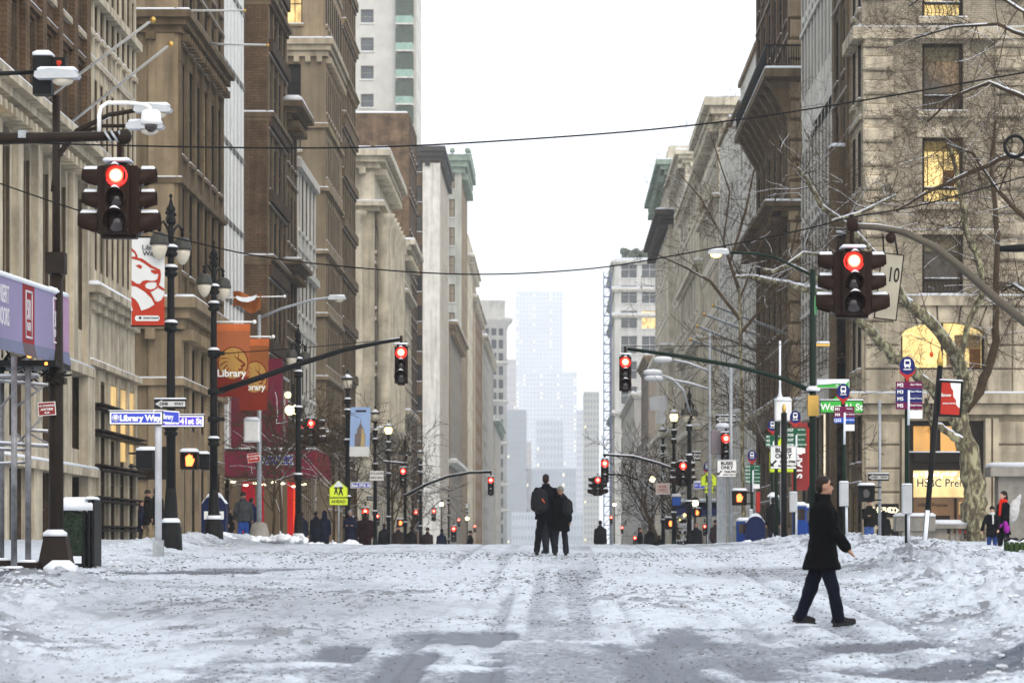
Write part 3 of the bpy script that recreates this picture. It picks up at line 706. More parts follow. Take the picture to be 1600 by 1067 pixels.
# residential tower with balconies, far left
b = Building('white residential tower with a stack of green glazed balconies, rising out of the picture', 'L', 420, 436, -20.0, 130, WHITE, depth=22)
fr = b.front(); fr.zone(b.z0, 130, 32, 4, 1.9, 2.0, 'sash', mat('white brick', (.55,.54,.50), var=.1, sc=.5), m0=3, m1=5.5, frame=FRAMEL, glass=mat('grey glass', (.10,.11,.12), .2), sillm=WHITE, minx=lambda x, z: z > 55, zb=.3)
b.street().zone(b.z0, 130, 32, 4, .45, .4, 'sash', WHITE, depth=.3, joined=True, sill=False, glass=mat('grey glass', (.1,.11,.12), .2))
bm = MB(); bm.box(-2.6, 0, -1.3, -.01, 0, .22, 0); bm.box(-2.55, -.05, -1.3, -1.24, .23, 1.25, 1); bm.box(-2.55, -2.5, -1.2, -.01, .23, 1.25, 1)
bm.box(-2.6, 0, -.9, -.02, 1.3, 3.6, 2)
me = bm.mesh('balcony', [WHITE, mat('green balcony glass', (.28,.42,.36), .3), mat('balcony shade', (.10,.12,.10), .5)])
for k in range(19): link(me, 'balcony', b.e, T(-20.4, 420, 58+k*3.9))
# mid distance, left
b = Building('tall pale building topped by a green copper cornice with knobs', 'L', 497, 530, XL+.1, 69, GREYST)
fr = b.front(); fr.zone(b.z0, 67, 14, 3, 1.5, 3.2, 'two', mat('pale grey-green stone', (.40,.40,.35), var=.12, sc=.3, streak=.3), m0=6, m1=.3, glass=mat('tan blind glass', (.25,.2,.14), .3))
b.street().zone(b.z0, 67, 14, 8, .45, .6, 'sash', TAN, pil=.5, depth=.5, joined=True, glass=FARGLASS)
b.slab(66.0, 3.0, 1.6, COPPER, .2, dent=1.8)
kn = MB()
for k in range(14): kn.ball((XL+1.3, 496+k*2.5, 69.6), .5, n=6, m=4)
for k in range(5): kn.ball((XL+1.2-k*2.6, 494.9, 69.6), .5, n=6, m=4)
kn.build('knob', COPPER, b.e, kind='stuff')
dats = [
 ('slim pale stone building with a striped front rising behind the green cornice', 540, 590, 60, CREAM, 55),
 ('orange brown brick building, lower and farther than the green corniced one', 570, 640, 54, BRICKO, 50),
 ('narrow grey building with ledges next to the rounded white building', 650, 760, 52, GREYST, 48)]
for lb, d0, d1, zt, wl, cz in dats:
    b = Building(lb, 'L', d0, d1, XL+.02, zt, wl, depth=12); b.street().zone(b.z0, zt, 14, 8, .45, .6, 'sash', wl, pil=.6, pilw=.6, depth=.6, joined=True, glass=FARGLASS)
    b.front().zone(b.z0, zt, 14, 4, .4, .55, 'sash', wl, joined=True, glass=FARGLASS); b.slab(cz, 1.2, 1.2, CREAM, .3, dent=2)
b = Building('low grey brown building with ledges left of the far signal', 'L', 440, 495, XL+.15, 36, CONC)
b.street().zone(b.z0, 36, 8, 10, .5, .6, 'two', mat('grey brown stone', (.27,.24,.20), var=.15, sc=.5, streak=.3), pil=.7, pilw=.5, depth=.6, joined=True); b.front().zone(b.z0, 36, 8, 4, .35, .55, 'two', TAN, m0=2)
b.slab(34.5, 1.4, 1.3, TAN, .3, dent=1.5); b.slab(14, .8, 1.2, WHITE, .3, 'belt_course', steps=2)
# round-nosed white tower
e = thing('building', 'white tower with rounded corner and heavy flared cornice, ending the left row', 'building', (-19, 900, -2))
FI = mat('pale flatiron stone', (.46,.45,.42), var=.12, sc=.25, streak=.3)
m = MB(); m.lathe([(5,0),(5,71),(5.3,71.4),(5.3,72),(6.8,73.6),(6.9,74.6),(5,74.8),(4.4,75),(4.4,79.5),(4.8,80)], 20, (-19.6,900,-2)); m.box(-42,-19.6,895.2,925,-2,78); m.build('wall', FI, e)
for z in (12, 20, 33, 46, 58): r = MB(); r.lathe([(5.0,0),(5.6,.5),(5.6,1.1),(5.0,1.2)], 20, (-19.6,900,z)); r.box(-42,-19.6,894.6,895.1,z,z+1.2); r.build('belt_course', FI, e)
wm = MB(); wm.box(-.75,.75,-.12,.1,0,2.7); wme = wm.mesh('window', [mat('far window', (.07,.075,.08), .3)])
for k in range(17):
    z = 1.5+k*4.1
    for a in (-65,-40,-15,12,40): link(wme, 'window', e, T(-19.6+5.02*math.sin(R(a)), 900-5.02*math.cos(R(a)), z, R(a)))
    for x in (-22.2,-25,-28): link(wme, 'window', e, T(x, 895.15, z))
b = Building('low building with a green awning-like cornice in front of the rounded white tower', 'L', 770, 850, XL+.4, 36, GREYST, depth=8)
b.street().zone(b.z0, 36, 9, 10, .45, .6, 'sash', GREYST, pil=.6, depth=.6, joined=True); b.front().zone(b.z0, 36, 9, 3, .4, .55, 'sash', GREYST, joined=True); b.slab(34, 1.2, 1.6, COPPER, .2, dent=2)

# --- far towers; part of their haze is put into the pale facade colours
def tower(label, px0, px1, pyt, D, rows, cols, wl, litp, seed, name='tower', extra=0, dep=40, cap=None, ww=.45, wh=.5):
    x0 = (px0-CX)*D/F; x1 = (px1-CX)*D/F; zt = dz(pyt, D); rr = random.Random(seed)
    e = thing(name, label, 'tower' if name == 'tower' else 'building', ((x0+x1)/2, D, -2))
    m = MB(); m.box(x0, x1, D, D+dep, -2, zt); m.build('wall', wl, e)
    U = x1-x0; cw = U/cols; rh = (zt+2)/rows
    win = MB(); lit = MB(); nlit = []
    band = MB()
    for j in range(rows):
        z = -2+rh*(j+.25)
        for i in range(cols):
            x = x0+cw*(i+.5)
            if rr.random() < litp*(.1+2.2*((i*7)%5 == 0)): nlit.append((x, z))
            else: win.box(x-cw*ww/2, x+cw*ww/2, D-.02, D+.3, z, z+rh*wh)
    for i in range(cols+1): band.box(x0+cw*i-cw*.09, x0+cw*i+cw*.09, D-.5, D-.001, -2, zt)
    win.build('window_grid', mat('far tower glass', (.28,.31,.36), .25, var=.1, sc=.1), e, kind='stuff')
    band.build('pier_grid', wl, e, kind='stuff')
    lm = MB(); lm.box(-cw*ww*.42, cw*ww*.42, -.06, .2, 0, rh*wh*.6); me = lm.mesh('lit_window', [glow('far lit window', (1,.88,.62), 2.0)])
    rr.shuffle(nlit)
    for x, z in nlit[:120]: link(me, 'lit_window', e, T(x, D, z))
    if cap: c = MB(); c.box(x0-1, x1+1, D-1, D+dep, zt, zt+cap); c.build('parapet', wl, e)
    return e
TW = mat('far tower facade', (.50,.53,.57), var=.1, sc=.02)  # paled towards the sky to carry some of the haze
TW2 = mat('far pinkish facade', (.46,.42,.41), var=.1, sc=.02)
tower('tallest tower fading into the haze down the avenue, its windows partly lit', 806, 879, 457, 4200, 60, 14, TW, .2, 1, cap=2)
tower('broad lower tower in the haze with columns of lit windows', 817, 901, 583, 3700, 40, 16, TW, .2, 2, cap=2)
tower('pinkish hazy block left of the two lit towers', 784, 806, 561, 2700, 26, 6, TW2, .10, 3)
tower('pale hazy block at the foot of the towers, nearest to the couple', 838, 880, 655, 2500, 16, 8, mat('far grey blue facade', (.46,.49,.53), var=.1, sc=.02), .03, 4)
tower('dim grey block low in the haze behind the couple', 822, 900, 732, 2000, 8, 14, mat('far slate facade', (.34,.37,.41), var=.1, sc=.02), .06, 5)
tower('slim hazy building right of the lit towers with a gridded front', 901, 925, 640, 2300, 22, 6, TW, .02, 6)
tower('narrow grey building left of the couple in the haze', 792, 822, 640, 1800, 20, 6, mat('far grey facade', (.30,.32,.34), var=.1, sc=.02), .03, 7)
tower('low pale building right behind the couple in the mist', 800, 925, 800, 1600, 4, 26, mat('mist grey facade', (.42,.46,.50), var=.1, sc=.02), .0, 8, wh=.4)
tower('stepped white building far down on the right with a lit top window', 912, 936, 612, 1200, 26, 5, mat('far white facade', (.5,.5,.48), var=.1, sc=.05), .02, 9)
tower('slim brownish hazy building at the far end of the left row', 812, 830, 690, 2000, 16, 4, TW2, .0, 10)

# --- right row
XR = 13.3
b = Building('brown piered building with pale end walls stepping back beside the stone corner building', 'R', 129.6, 136.5, XR, 40, TAN)
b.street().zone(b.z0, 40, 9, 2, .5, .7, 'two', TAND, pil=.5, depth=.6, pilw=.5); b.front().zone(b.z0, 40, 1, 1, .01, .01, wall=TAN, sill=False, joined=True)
for z, x in ((19.8, .75), (15.9, .5)):
    s = MB(); s.box(XR-x, XR-.004, 130.2, 131.3, 2, z, 0); s.snowcap(XR-x-.03, XR, 130.15, 131.35, z+.002, .18, 1); s.build('buttress', [TAND, SNOW], b.e)
b = Building('building with closely spaced tall white ribs across brown glass between stone neighbours', 'R', 136.55, 153, XR-.1, 42, LIME2)
f = b.street(); f.zone(b.z0, 8.2, 1, 6, .7, .82, 'plain', TAND, sill=False, depth=.8, lit=.2)
f.zone(9.4, 22.5, 3, 9, .8, .94, 'sash', WHITE, pil=.36, pilw=.9, pilm=WHITE, sill=False, depth=.4, joined=True, glass=mat('brown glass', (.05,.035,.02), .25))
f.zone(24.3, 42, 4, 9, .8, .94, 'sash', WHITE, pil=.36, pilw=.9, pilm=WHITE, sill=False, depth=.4, joined=True, glass=mat('brown glass', (.05,.035,.02), .25))
f.zone(8.2, 9.4, 1, 1, .01, .01, wall=WHITE, sill=False, joined=True); f.zone(22.5, 24.3, 1, 1, .01, .01, wall=WHITE, sill=False, joined=True)
b.slab(8.2, 1.2, .42, WHITE, .05, 'belt_course', steps=1); b.front().zone(b.z0, 42, 1, 1, .01, .01, wall=WHITE, sill=False, joined=True)
# rusticated building with iron balcony
b = Building('dark rusticated stone building with an iron balcony on carved brackets high up', 'R', 162, 188, XR, 44, TAND)
fr = b.front(); fr.zone(b.z0, 44, 1, 1, .01, .01, wall=TAN, sill=False, joined=True)
q = MB(); q.cbox(-.0, 1.75, -.22, -.003, 0, .98, .07); me = q.mesh('stone_block', [TAN])
for k in range(36): link(me, 'stone_block', b.e, T(XR+.01-.12*(k%2), 162, b.z0+.8+k*1.14))
f = b.street(); f.zone(b.z0, 9, 2, 6, .55, .7, 'two', TAND, pil=.5, depth=.6, lit=.15); f.zone(9, 26, 4, 6, .5, .7, 'two', TAND, pil=.45, depth=.6); f.zone(26, 44, 4, 6, .5, .7, 'two', BRICKB, pil=.4, depth=.6)
b.slab(9, .9, 1.0, LIME, .2, steps=3); b.slab(20.3, .8, 1.5, TAND, .14, dent=.9, pf=.4)
bc = MB(); bc.box(XR-1.5, XR+2, 161.0, 188, 28.0, 28.45, 0); bc.snowcap(XR-1.5, XR+2, 161.0, 188, 28.451, .15, 1)
for k in range(9): bc.add([(XR-1.4,161.8+k*3,27.99),(XR-1.4,162.4+k*3,27.99),(XR-.01,161.8+k*3,27.99),(XR-.01,162.4+k*3,27.99),(XR-.01,161.8+k*3,25.6),(XR-.01,162.4+k*3,25.6)],[(0,1,3,2),(0,4,5,1),(0,2,4),(1,5,3)],0)
bc.build('balcony', [TAND, SNOW], b.e)
rl = MB(); rl.box(XR-1.45, XR+1.9, 161.1, 161.18, 29.7, 29.8); rl.box(XR-1.45, XR-1.37, 161.1, 187.8, 29.7, 29.8)
for k in range(24): rl.tube([(XR-1.4+k*.14,161.14,28.5),(XR-1.4+k*.14,161.14,29.7)], .025, 4)
for k in range(80): rl.tube([(XR-1.41,161.2+k*.33,28.5),(XR-1.41,161.2+k*.33,29.7)], .03, 4)
rl.build('iron_railing', BLACK, b.e)
# narrow stepped buildings
for lb, d0, d1, zt, wl, fz in (('narrow brown pier-like building with a snow cap beyond the balcony', 188.1, 205, 34.5, TAN, WHITE), ('narrow building with a bright white street wall, third from the balcony', 205.1, 216, 33.3, TAND, WHITE), ('narrow dark edged building next to the ornate corniced one', 216.1, 230, 33.8, TAN, WHITE)):
    b = Building(lb, 'R', d0, d1, XR, zt, wl); f = b.street(); f.zone(b.z0, zt-4, 8, 4, .5, .62, 'two', fz, pil=.4, depth=.5, pilm=fz, joined=True); f.zone(zt-4, zt, 1, 1, .01, .01, wall=fz, sill=False, joined=True)
    b.front().zone(b.z0, zt, 1, 1, .01, .01, wall=wl, sill=False, joined=True); b.slab(zt-.2, .3, .2, wl, .2, steps=1)
b = Building('pale ornate building with a deep dentilled cornice standing above its neighbours', 'R', 236, 262, XR+.3, 38.2, CREAM)
f = b.street(); f.zone(b.z0, 38.2, 9, 8, .45, .62, 'two', CREAM, pil=.4, depth=.5, span=.2, joined=True, glass=FARGLASS); b.front().zone(b.z0, 38.2, 9, 5, .4, .6, 'two', CREAM)
b.slab(36.4, 1.9, 1.3, CREAM, .2, dent=1.0); b.slab(30, .5, .7, CREAM, .1, 'belt_course', steps=2)
b = Building('pale plain stone building with tall pilasters below the ornate corniced one', 'R', 262.1, 300, XR, 36.5, CREAM)
f = b.street(); f.zone(b.z0, 36.5, 8, 7, .45, .66, 'two', CREAM, pil=.8, pilw=.6, depth=.6, joined=True, glass=FARGLASS); b.front().zone(b.z0, 36.5, 8, 4, .4, .6, 'two', CREAM); b.slab(35, 1, .7, CREAM, .2, dent=1.2)
for z in (12, 20, 27): b.slab(z, .7, .6, CREAM, .16, 'belt_course', steps=2)
b = Building('tall pale stone building with green copper cornices and dark brackets', 'R', 330, 372, XR-.1, 47.5, CREAM)
f = b.street(); f.zone(b.z0, 47.5, 10, 8, .42, .66, 'two', CREAM, pil=.9, pilw=.6, depth=.6, joined=True, glass=FARGLASS); b.front().zone(b.z0, 47.5, 10, 6, .3, .6, 'two', CREAM)
b.slab(44.2, 1.6, 1.5, COPPER, .15, dent=1.6); b.slab(38.6, 1.5, 1.6, mat('dark bracketed eave', (.07,.06,.05)), .2, dent=1.4); b.slab(24, .7, 1.1, CREAM, .2, 'belt_course', steps=2); b.slab(14, .7, 1.1, CREAM, .2, 'belt_course', steps=2)
b = Building('buff stone building with cream bands rising beside the green copper cornice', 'R', 300.1, 329, XR+.5, 43, CREAM)
f = b.street(); f.zone(b.z0, 43, 9, 6, .45, .66, 'two', CREAM, pil=.5, pilw=.6, depth=.6, joined=True, glass=FARGLASS); b.front().zone(b.z0, 43, 9, 6, .3, .6, 'two', CREAM); b.slab(41.6, 1.2, 1.2, CREAM, .2, dent=1.4)
b = Building('low brown building with dark striped windows in front of the white classical block', 'R', 420, 455, XR+.6, 29.5, TAN)
fr = b.front(); fr.zone(b.z0, 29.5, 8, 6, .4, .6, 'two', mat('brown grey stone', (.24,.20,.165), var=.15, sc=.4, streak=.3), m0=1, glass=mat('maroon window', (.10,.035,.03), .3)); b.street().zone(b.z0, 29.5, 8, 6, .5, .6, 'two', mat('brown grey stone', (.24,.20,.165)), pil=.6, depth=.6, joined=True)
b.slab(28.4, 1.1, .8, TAN, .25)
b = Building('pale building with maroon windows stepping down towards the lattice mast', 'R', 475, 560, XR+.1, 27, WHITE)
b.front().zone(b.z0, 27, 7, 5, 1.9, 3, 'plain', mat('light grey render', (.40,.39,.37), var=.12, sc=.4), glass=mat('maroon window', (.10,.035,.03), .3), m0=.6)
b.street().zone(b.z0, 27, 7, 10, .5, .6, 'two', WHITE, pil=.5, depth=.6, joined=True); b.slab(26, .9, .7, WHITE, .3)
b = Building('white classical block with paired windows and a planted roof, ending the right row', 'R', 630, 690, XR+.1, 64.5, WHITE, depth=20)
fr = b.front(); 
fr.zone(b.z0, 64.5, 12, 4, 3.6, 3.9, 'two', mat('white stone block', (.58,.58,.56), var=.1, sc=.2, streak=.25), m0=.8, m1=1, depth=.5, frame=WHITEP, glass=mat('grey glass', (.1,.11,.12), .2), sillm=WHITE)
b.street().zone(b.z0, 64.5, 12, 8, .5, .6, 'two', WHITE, pil=.8, depth=.6, joined=True)
for z in (30.2, 51.5, 57.2, 63.2): b.slab(z, .8, .9, WHITE, .3, 'belt_course', steps=2)
rt = MB()
rr = random.Random(4)
for k in range(60): rt.ball((15+rr.random()*11, 632+rr.random()*2, 65+rr.random()*1.4), .5+.5*rr.random(), n=5, m=3)
rt.build('roof_planting', mat('dull roof greenery', (.10,.12,.09), var=.3), b.e, kind='stuff')
# lattice hoist mast
e = thing('hoist_mast', 'blue steel lattice mast of a builders\' hoist in front of the white classical block', 'mast', (11.2, 600, -2))
m = MB(); z1 = dz(425, 600)
for sx in (-.75, .75):
    for sy in (-.75, .75): m.box(11.2+sx-.09, 11.2+sx+.09, 600+sy-.09, 600+sy+.09, -2, z1)
m.build('upright', mat('blue steel', (.08,.12,.24), .5), e)
rg = MB(); rg.box(-.75,.75,-.8,-.7,0,.16); rg.box(-.75,.75,.7,.8,0,.16); rg.tube([(-.75,-.75,.1),(.75,-.75,1.9)], .06, 4); me = rg.mesh('brace', [mat('blue steel', (.08,.12,.24), .5)])
for k in range(30): link(me, 'brace', e, T(11.2, 600, k*1.98))
# ------------------------------------------------------------------ the stone corner building with the lit bank, seen square on
DC = 125.0
b = Building('pale brick and stone corner building with lit windows and a bank at street level', 'R', DC, 129.5, 13.4, 40, LIME, depth=22)
b.street().zone(b.z0, 8.6, 2, 2, .5, .7, 'two', TAND, depth=.6, lit=.3); b.street().zone(8.6, 40, 8, 2, .5, .66, 'two', LIME, depth=.5)
e = b.e
def wx(px): return (px-CX)*DC/F
def wz(py): return dz(py, DC)
# brick front with openings
bays = [(wx(1441), wx(1505)), (22.4, 24.2), (29, 30.8)]
rows = [(wz(460), wz(357)), (wz(318), wz(215)), (wz(174), wz(68)), (wz(28), wz(-75)), (28.7, 31.6), (32.7, 35.6)]
xs = [13.4] + [v for p in bays for v in p] + [35.4]
mb = MB(); zb0 = wz(463)
for i in range(len(xs)-1):
    if i % 2 == 0: mb.quad((xs[i],DC,zb0),(xs[i+1],DC,zb0),(xs[i+1],DC,40),(xs[i],DC,40))
    else:
        zc = zb0
        for (p, q) in rows:
            a, c = xs[i], xs[i+1]
            mb.quad((a,DC,zc),(c,DC,zc),(c,DC,p),(a,DC,p)); zc = q
            mb.quad((a,DC,p),(a,DC+.45,p),(a,DC+.45,q),(a,DC,q)); mb.quad((c,DC,p),(c,DC,q),(c,DC+.45,q),(c,DC+.45,p))
            mb.quad((a,DC,p),(c,DC,p),(c,DC+.45,p),(a,DC+.45,p)); mb.quad((a,DC,q),(a,DC+.45,q),(c,DC+.45,q),(c,DC,q))
        mb.quad((a,DC,zc),(c,DC,zc),(c,DC,40),(a,DC,40))
mb.build('wall', BRICKG, e)
# windows: frame, a lit or dim room behind real glass-like panes, lower iron grille
rooms = {0: glow('dim room', (.9,.6,.28), .02, .8, 1.0), 1: glow('bright room', (1,.72,.26), 1.35, .5, 1.1), 2: glow('brown room', (1,.62,.25), .13, .8, .9), 3: glow('bright room', (1,.72,.26), 1.35, .5, 1.1)}
for bi, (a, c) in enumerate(bays):
    for ri, (p, q) in enumerate(rows):
        wn = MB(); t = .12
        wn.box(a, a+t, DC+.2, DC+.42, p, q); wn.box(c-t, c, DC+.2, DC+.42, p, q); wn.box(a+t, c-t, DC+.2, DC+.42, q-t, q); wn.box(a+t, c-t, DC+.2, DC+.42, p, p+t); wn.box(a+t, c-t, DC+.22, DC+.40, p+.62, p+.70)
        w = wn.build('window', FRAME, e)
        pm = MB(); pm.quad((a+t,DC+.5,p+t),(c-t,DC+.5,p+t),(c-t,DC+.5,q-t),(a+t,DC+.5,q-t)); pm.build('pane', rooms.get(ri, GLASS) if bi == 0 else GLASS, w)
        bl = MB(); bh = [.85,.45,.62,.8,.4,.4][ri]
        bl.box(a+t+.02, c-t-.02, DC+.34, DC+.37, q-t-bh, q-t-.01); bl.build('blind', mat('roller blind', (.17,.15,.10), .8) if ri in (0, 2) else mat('ochre blind', (.30,.22,.08), .8), w)
        s = MB(); s.box(a+t, c-t, DC+.2, DC+.21, p+.70, p+.705)
        s.snowcap(a+t, c-t, DC+.16, DC+.30, p+.705, .05, 0); s.build('snow_line', SNOW, w)
        gr = MB()
        for k in range(9): x = a+t+.08+k*(c-a-2*t-.16)/8; gr.tube([(x,DC+.12,p+.02),(x+.06,DC+.10,p+.3),(x-.03,DC+.12,p+.6)], .018, 4)
        gr.box(a+.02, c-.02, DC+.10, DC+.14, p+.60, p+.64); gr.build('grille', BLACK, w)
        if ri in (1, 3) and bi == 0:
            f = MB(); f.box(a+t+.15, a+t+.19, DC+.44, DC+.46, p+.8, q-.5); f.box(a+.95, a+1.0, DC+.44, DC+.46, p+.7, q-.5); f.box(a+1.0, a+1.45, DC+.45, DC+.47, p+.75, p+1.5); f.build('room_furniture', mat('brown furniture', (.16,.07,.02)), w)
        sl_ = MB(); sl_.box(a-.2, c+.2, DC-.18, DC+.1, p-.26, p-.003, 0); sl_.snowcap(a-.18, c+.18, DC-.17, DC+.08, p-.002, .05, 1); sl_.box(a-.25, c+.25, DC-.07, DC-.002, q+.0, q+.42, 0); sl_.build('sill', [LIME2, SNOW], w)
# quoins
for x0, x1 in ((13.42, 14.72), (19.15, 20.4), (25.6, 26.9)):
    q1 = MB(); q1.cbox(0, x1-x0, -.30, -.003, 0, .60, .09); m1 = q1.mesh('quoin', [LIME2]); q2 = MB(); q2.cbox(0, (x1-x0)*.78, -.08, -.003, 0, .42, .05); m2 = q2.mesh('quoin', [LIME2])
    k = 0; z = zb0+.5
    while z < 39:
        if not (wz(42)-.75 < z < wz(33)+.1): link(m1, 'quoin', e, T(x0, DC, z)); link(m2, 'quoin', e, T(x0, DC, z+.61))
        z += 1.03
# belts and ledge with snow
for (z, h, p, sn) in ((wz(463), .42, .35, .07), (wz(45), .5, .45, .05), (wz(318)-1.15, .2, .08, .05), (8.35, .42, .62, .10), (7.9, .44, .35, 0)):
    m = MB(); m.box(13.4-p, 35.4, DC-p, DC-.004, z-h, z, 0); m.box(13.4-p, 13.396, DC-.003, 129.4, z-h, z, 0)
    if sn: m.snowcap(13.4-p, 35.3, DC-p+.02, DC+.0, z+.002, sn, 1); m.snowcap(13.4-p, 13.38, DC, 129.4, z+.002, sn, 1)
    m.build('belt_course', [LIME2, SNOW], e)
# panels of plain stone between the windows
for z in (wz(60), wz(345)-.1):
    for x in (wx(1440)-.3, ): m = MB(); m.cbox(x, wx(1505)+.3, DC-.16, DC-.005, wz(64), wz(46), .05); m.build('stone_panel', LIME2, e); break
    break
# base: wall with shop opening and segmental window
ox0, ox1, oz0, oz1 = wx(1419), wx(1537), 2.3, 7.2
ax0, ax1, az0, az1 = wx(1408), wx(1539), 9.42, 11.5
mb = MB(); Y = DC
mb.quad((13.4,Y,0),(ox0,Y,0),(ox0,Y,oz1),(13.4,Y,oz1)); mb.quad((ox1,Y,0),(35.4,Y,0),(35.4,Y,oz1),(ox1,Y,oz1)); mb.quad((ox0,Y,0),(ox1,Y,0),(ox1,Y,oz0),(ox0,Y,oz0))
mb.quad((13.4,Y,oz1),(35.4,Y,oz1),(35.4,Y,az0),(13.4,Y,az0)); mb.quad((13.4,Y,az0),(ax0,Y,az0),(ax0,Y,zb0),(13.4,Y,zb0)); mb.quad((ax1,Y,az0),(35.4,Y,az0),(35.4,Y,zb0),(ax1,Y,zb0))
n = 12; xc = (ax0+ax1)/2; hw = (ax1-ax0)/2; rise = .75
arc = [(xc+hw*math.cos(math.pi-math.pi*k/n*1), az1-rise+rise*math.sin(math.pi*k/n)**.8 if 0 < k < n else az1-rise) for k in range(n+1)]
for k in range(n):
    (x0, za), (x1, zb_) = arc[k], arc[k+1]
    mb.quad((x0,Y,za),(x1,Y,zb_),(x1,Y,zb0),(x0,Y,zb0)); mb.quad((x0,Y,za),(x0,Y+.5,za),(x1,Y+.5,zb_),(x1,Y,zb_))
for (a, c, p, q) in ((ox0, ox1, oz0, oz1), (ax0, ax1, az0, az1-rise)):
    mb.quad((a,Y,p),(a,Y+.5,p),(a,Y+.5,q),(a,Y,q)); mb.quad((c,Y,p),(c,Y,q),(c,Y+.5,q),(c,Y+.5,p)); mb.quad((a,Y,p),(c,Y,p),(c,Y+.5,p),(a,Y+.5,p))
mb.quad((ox0,Y,oz1),(ox0,Y+.5,oz1),(ox1,Y+.5,oz1),(ox1,Y,oz1))
mb.build('wall', LIME, e)
# rusticated blocks, each its own stone
def course(x0, x1, z, h, n=1):
    w = (x1-x0)/n; key = (round(w,3), round(h,2))
    if key not in SILLC: q = MB(); q.cbox(.02, w-.02, -.15, -.003, .03, h-.03, .05); SILLC[key] = q.mesh('stone_block', [LIME2])
    for k in range(n): link(SILLC[key], 'stone_block', e, T(x0+w*k, DC, z))
for k in range(6):
    z = 1.0+k*1.03
    course(13.5, ox0-.35, z, 1.03, 1); course(ox1+.55, 20.9, z, 1.03, 1); course(24, 26, z, 1.03)
for k in range(4):
    z = 8.4+k*1.03
    if k < 3: course(13.5, ax0-.05, z, 1.03, 1); course(ax1+.05, 21, z, 1.03, 2)
    else: course(13.5, ax0-.05, z, .95, 1); course(ax1+.05, 21, z, .95, 2)
vs = MB()
for k in range(5):
    a0 = R(118-k*12.5); a1 = R(118-(k+1)*12.5+1)
    q = MB(); r0, r1 = 4.1, 5.15; c0 = (xc, az1-4.12)
    pts = [(c0[0]+r0*math.cos(a0), c0[1]+r0*math.sin(a0)), (c0[0]+r0*math.cos(a1), c0[1]+r0*math.sin(a1)), (c0[0]+r1*math.cos(a1), c0[1]+r1*math.sin(a1)), (c0[0]+r1*math.cos(a0), c0[1]+r1*math.sin(a0))]
    q.poly(pts, DC-.16-.04*(k%2), DC-.003); q.build('voussoir', LIME2, e)
for x in (ox0-.3, ox1+.05, ox1+.38):
    m = MB(); m.box(x, x+.24, DC-.22, DC-.003, 1.2, 7.3); m.build('pilaster', LIME2, e)
# arched window: lit office
W1 = MB(); W1.box(ax0, ax0+.1, DC+.3, DC+.42, az0, az1-.6); W1.box(ax1-.1, ax1, DC+.3, DC+.42, az0, az1-.6); W1.box(ax0+.1, ax1-.1, DC+.3, DC+.42, az0, az0+.1)
W1.box(xc-.05, xc+.05, DC+.32, DC+.42, az0+.1, az1-.05)
w = W1.build('window', FRAME, e)
gl = MB(); gl.poly([(ax0+.05,az0+.05),(ax1-.05,az0+.05)] + [(x, z-.03) for x, z in arc[::-1]], DC+.44, DC+.46); gl.build('pane', glow('office light', (1,.72,.26), 1.35, .30, .9), w)
bl = MB(); bl.box(xc+.55, ax1-.12, DC+.405, DC+.43, az0+.95, az1-.55); bl.box(xc+.2, xc+.8, DC+.40, DC+.43, az0+.1, az0+.92); bl.build('blind', mat('brown blind', (.24,.17,.09), .8), w)
bl = MB(); bl.box(xc+1.2, ax1-.12, DC+.40, DC+.43, az0+.1, az0+.94); bl.build('blind', mat('brown furniture', (.16,.07,.02)), w)
br = MB(); br.ball((xc-.45,DC+.38,10.1), .09, .03, .13, n=8, m=6); br.tube([(xc-.45,DC+.38,10.2),(xc-.5,DC+.38,10.5),(xc-.4,DC+.38,10.8)], .02, 4); br.build('balloon', mat('orange balloon', (.75,.12,.03), .4), w)
hb = MB(); hb.box(ax0+.1, ax1-.1, DC+.06, DC+.1, az0-.0, az0+.03); hb.build('sill_rail', FRAME, w)
# bank front
S0 = MB()
S0.box(ox0, ox0+.24, DC+.1, DC+.45, oz0, oz1); S0.box(ox1-.5, ox1, DC+.1, DC+.45, oz0, oz1); S0.box(ox0+.24, ox1-.5, DC+.1, DC+.45, 6.98, oz1); S0.box(ox0+.24, ox1-.5, DC+.0, DC+.45, 5.42, 5.82); S0.box(ox0+.24, ox1-.5, DC+.1, DC+.45, 5.05, 5.38)
S0.box(ox0+1.0, ox0+1.42, DC+.12, DC+.44, 5.85, 6.98); S0.box(ox0+2.15, ox0+2.5, DC+.12, DC+.44, 5.85, 6.98); S0.box(ox0+.95, ox0+1.03, DC+.2, DC+.3, oz0, 5.05)
S0.build('shopfront_frame', FRAME, e)
s = MB(); s.snowcap(ox0+.02, ox1-.4, DC-.06, DC+.25, 5.822, .06); s.build('snow', SNOW, e, kind='stuff')
for a, c in ((ox0+.24, ox0+1.0), (ox0+1.42, ox0+2.15)):
    m = MB(); m.quad((a,DC+.46,5.85),(c,DC+.46,5.85),(c,DC+.46,6.98),(a,DC+.46,6.98)); m.build('transom_pane', glow('amber transom', (1,.50,.12), .8, .25, .8), e)
m = MB(); m.quad((ox0+2.5,DC+.46,5.85),(ox1-.5,DC+.46,5.85),(ox1-.5,DC+.46,6.98),(ox0+2.5,DC+.46,6.98)); m.build('transom_pane', glow('amber transom dim', (1,.48,.10), .3, .3, .8), e)
m = MB(); m.quad((ox0+.24,DC+.74,3.9),(ox1-.5,DC+.74,3.9),(ox1-.5,DC+.74,5.2),(ox0+.24,DC+.74,5.2)); m.build('lit_fascia', glow('amber bank wall', (1,.70,.30), 1.3, .25, 1.0), e)
m = MB(); m.quad((ox0+.24,DC+.76,2.1),(ox1-.5,DC+.76,2.1),(ox1-.5,DC+.76,3.9),(ox0+.24,DC+.76,3.9)); m.build('interior_wall', glow('brown bank wall', (1,.5,.18), .16, .4, 1.0), e)
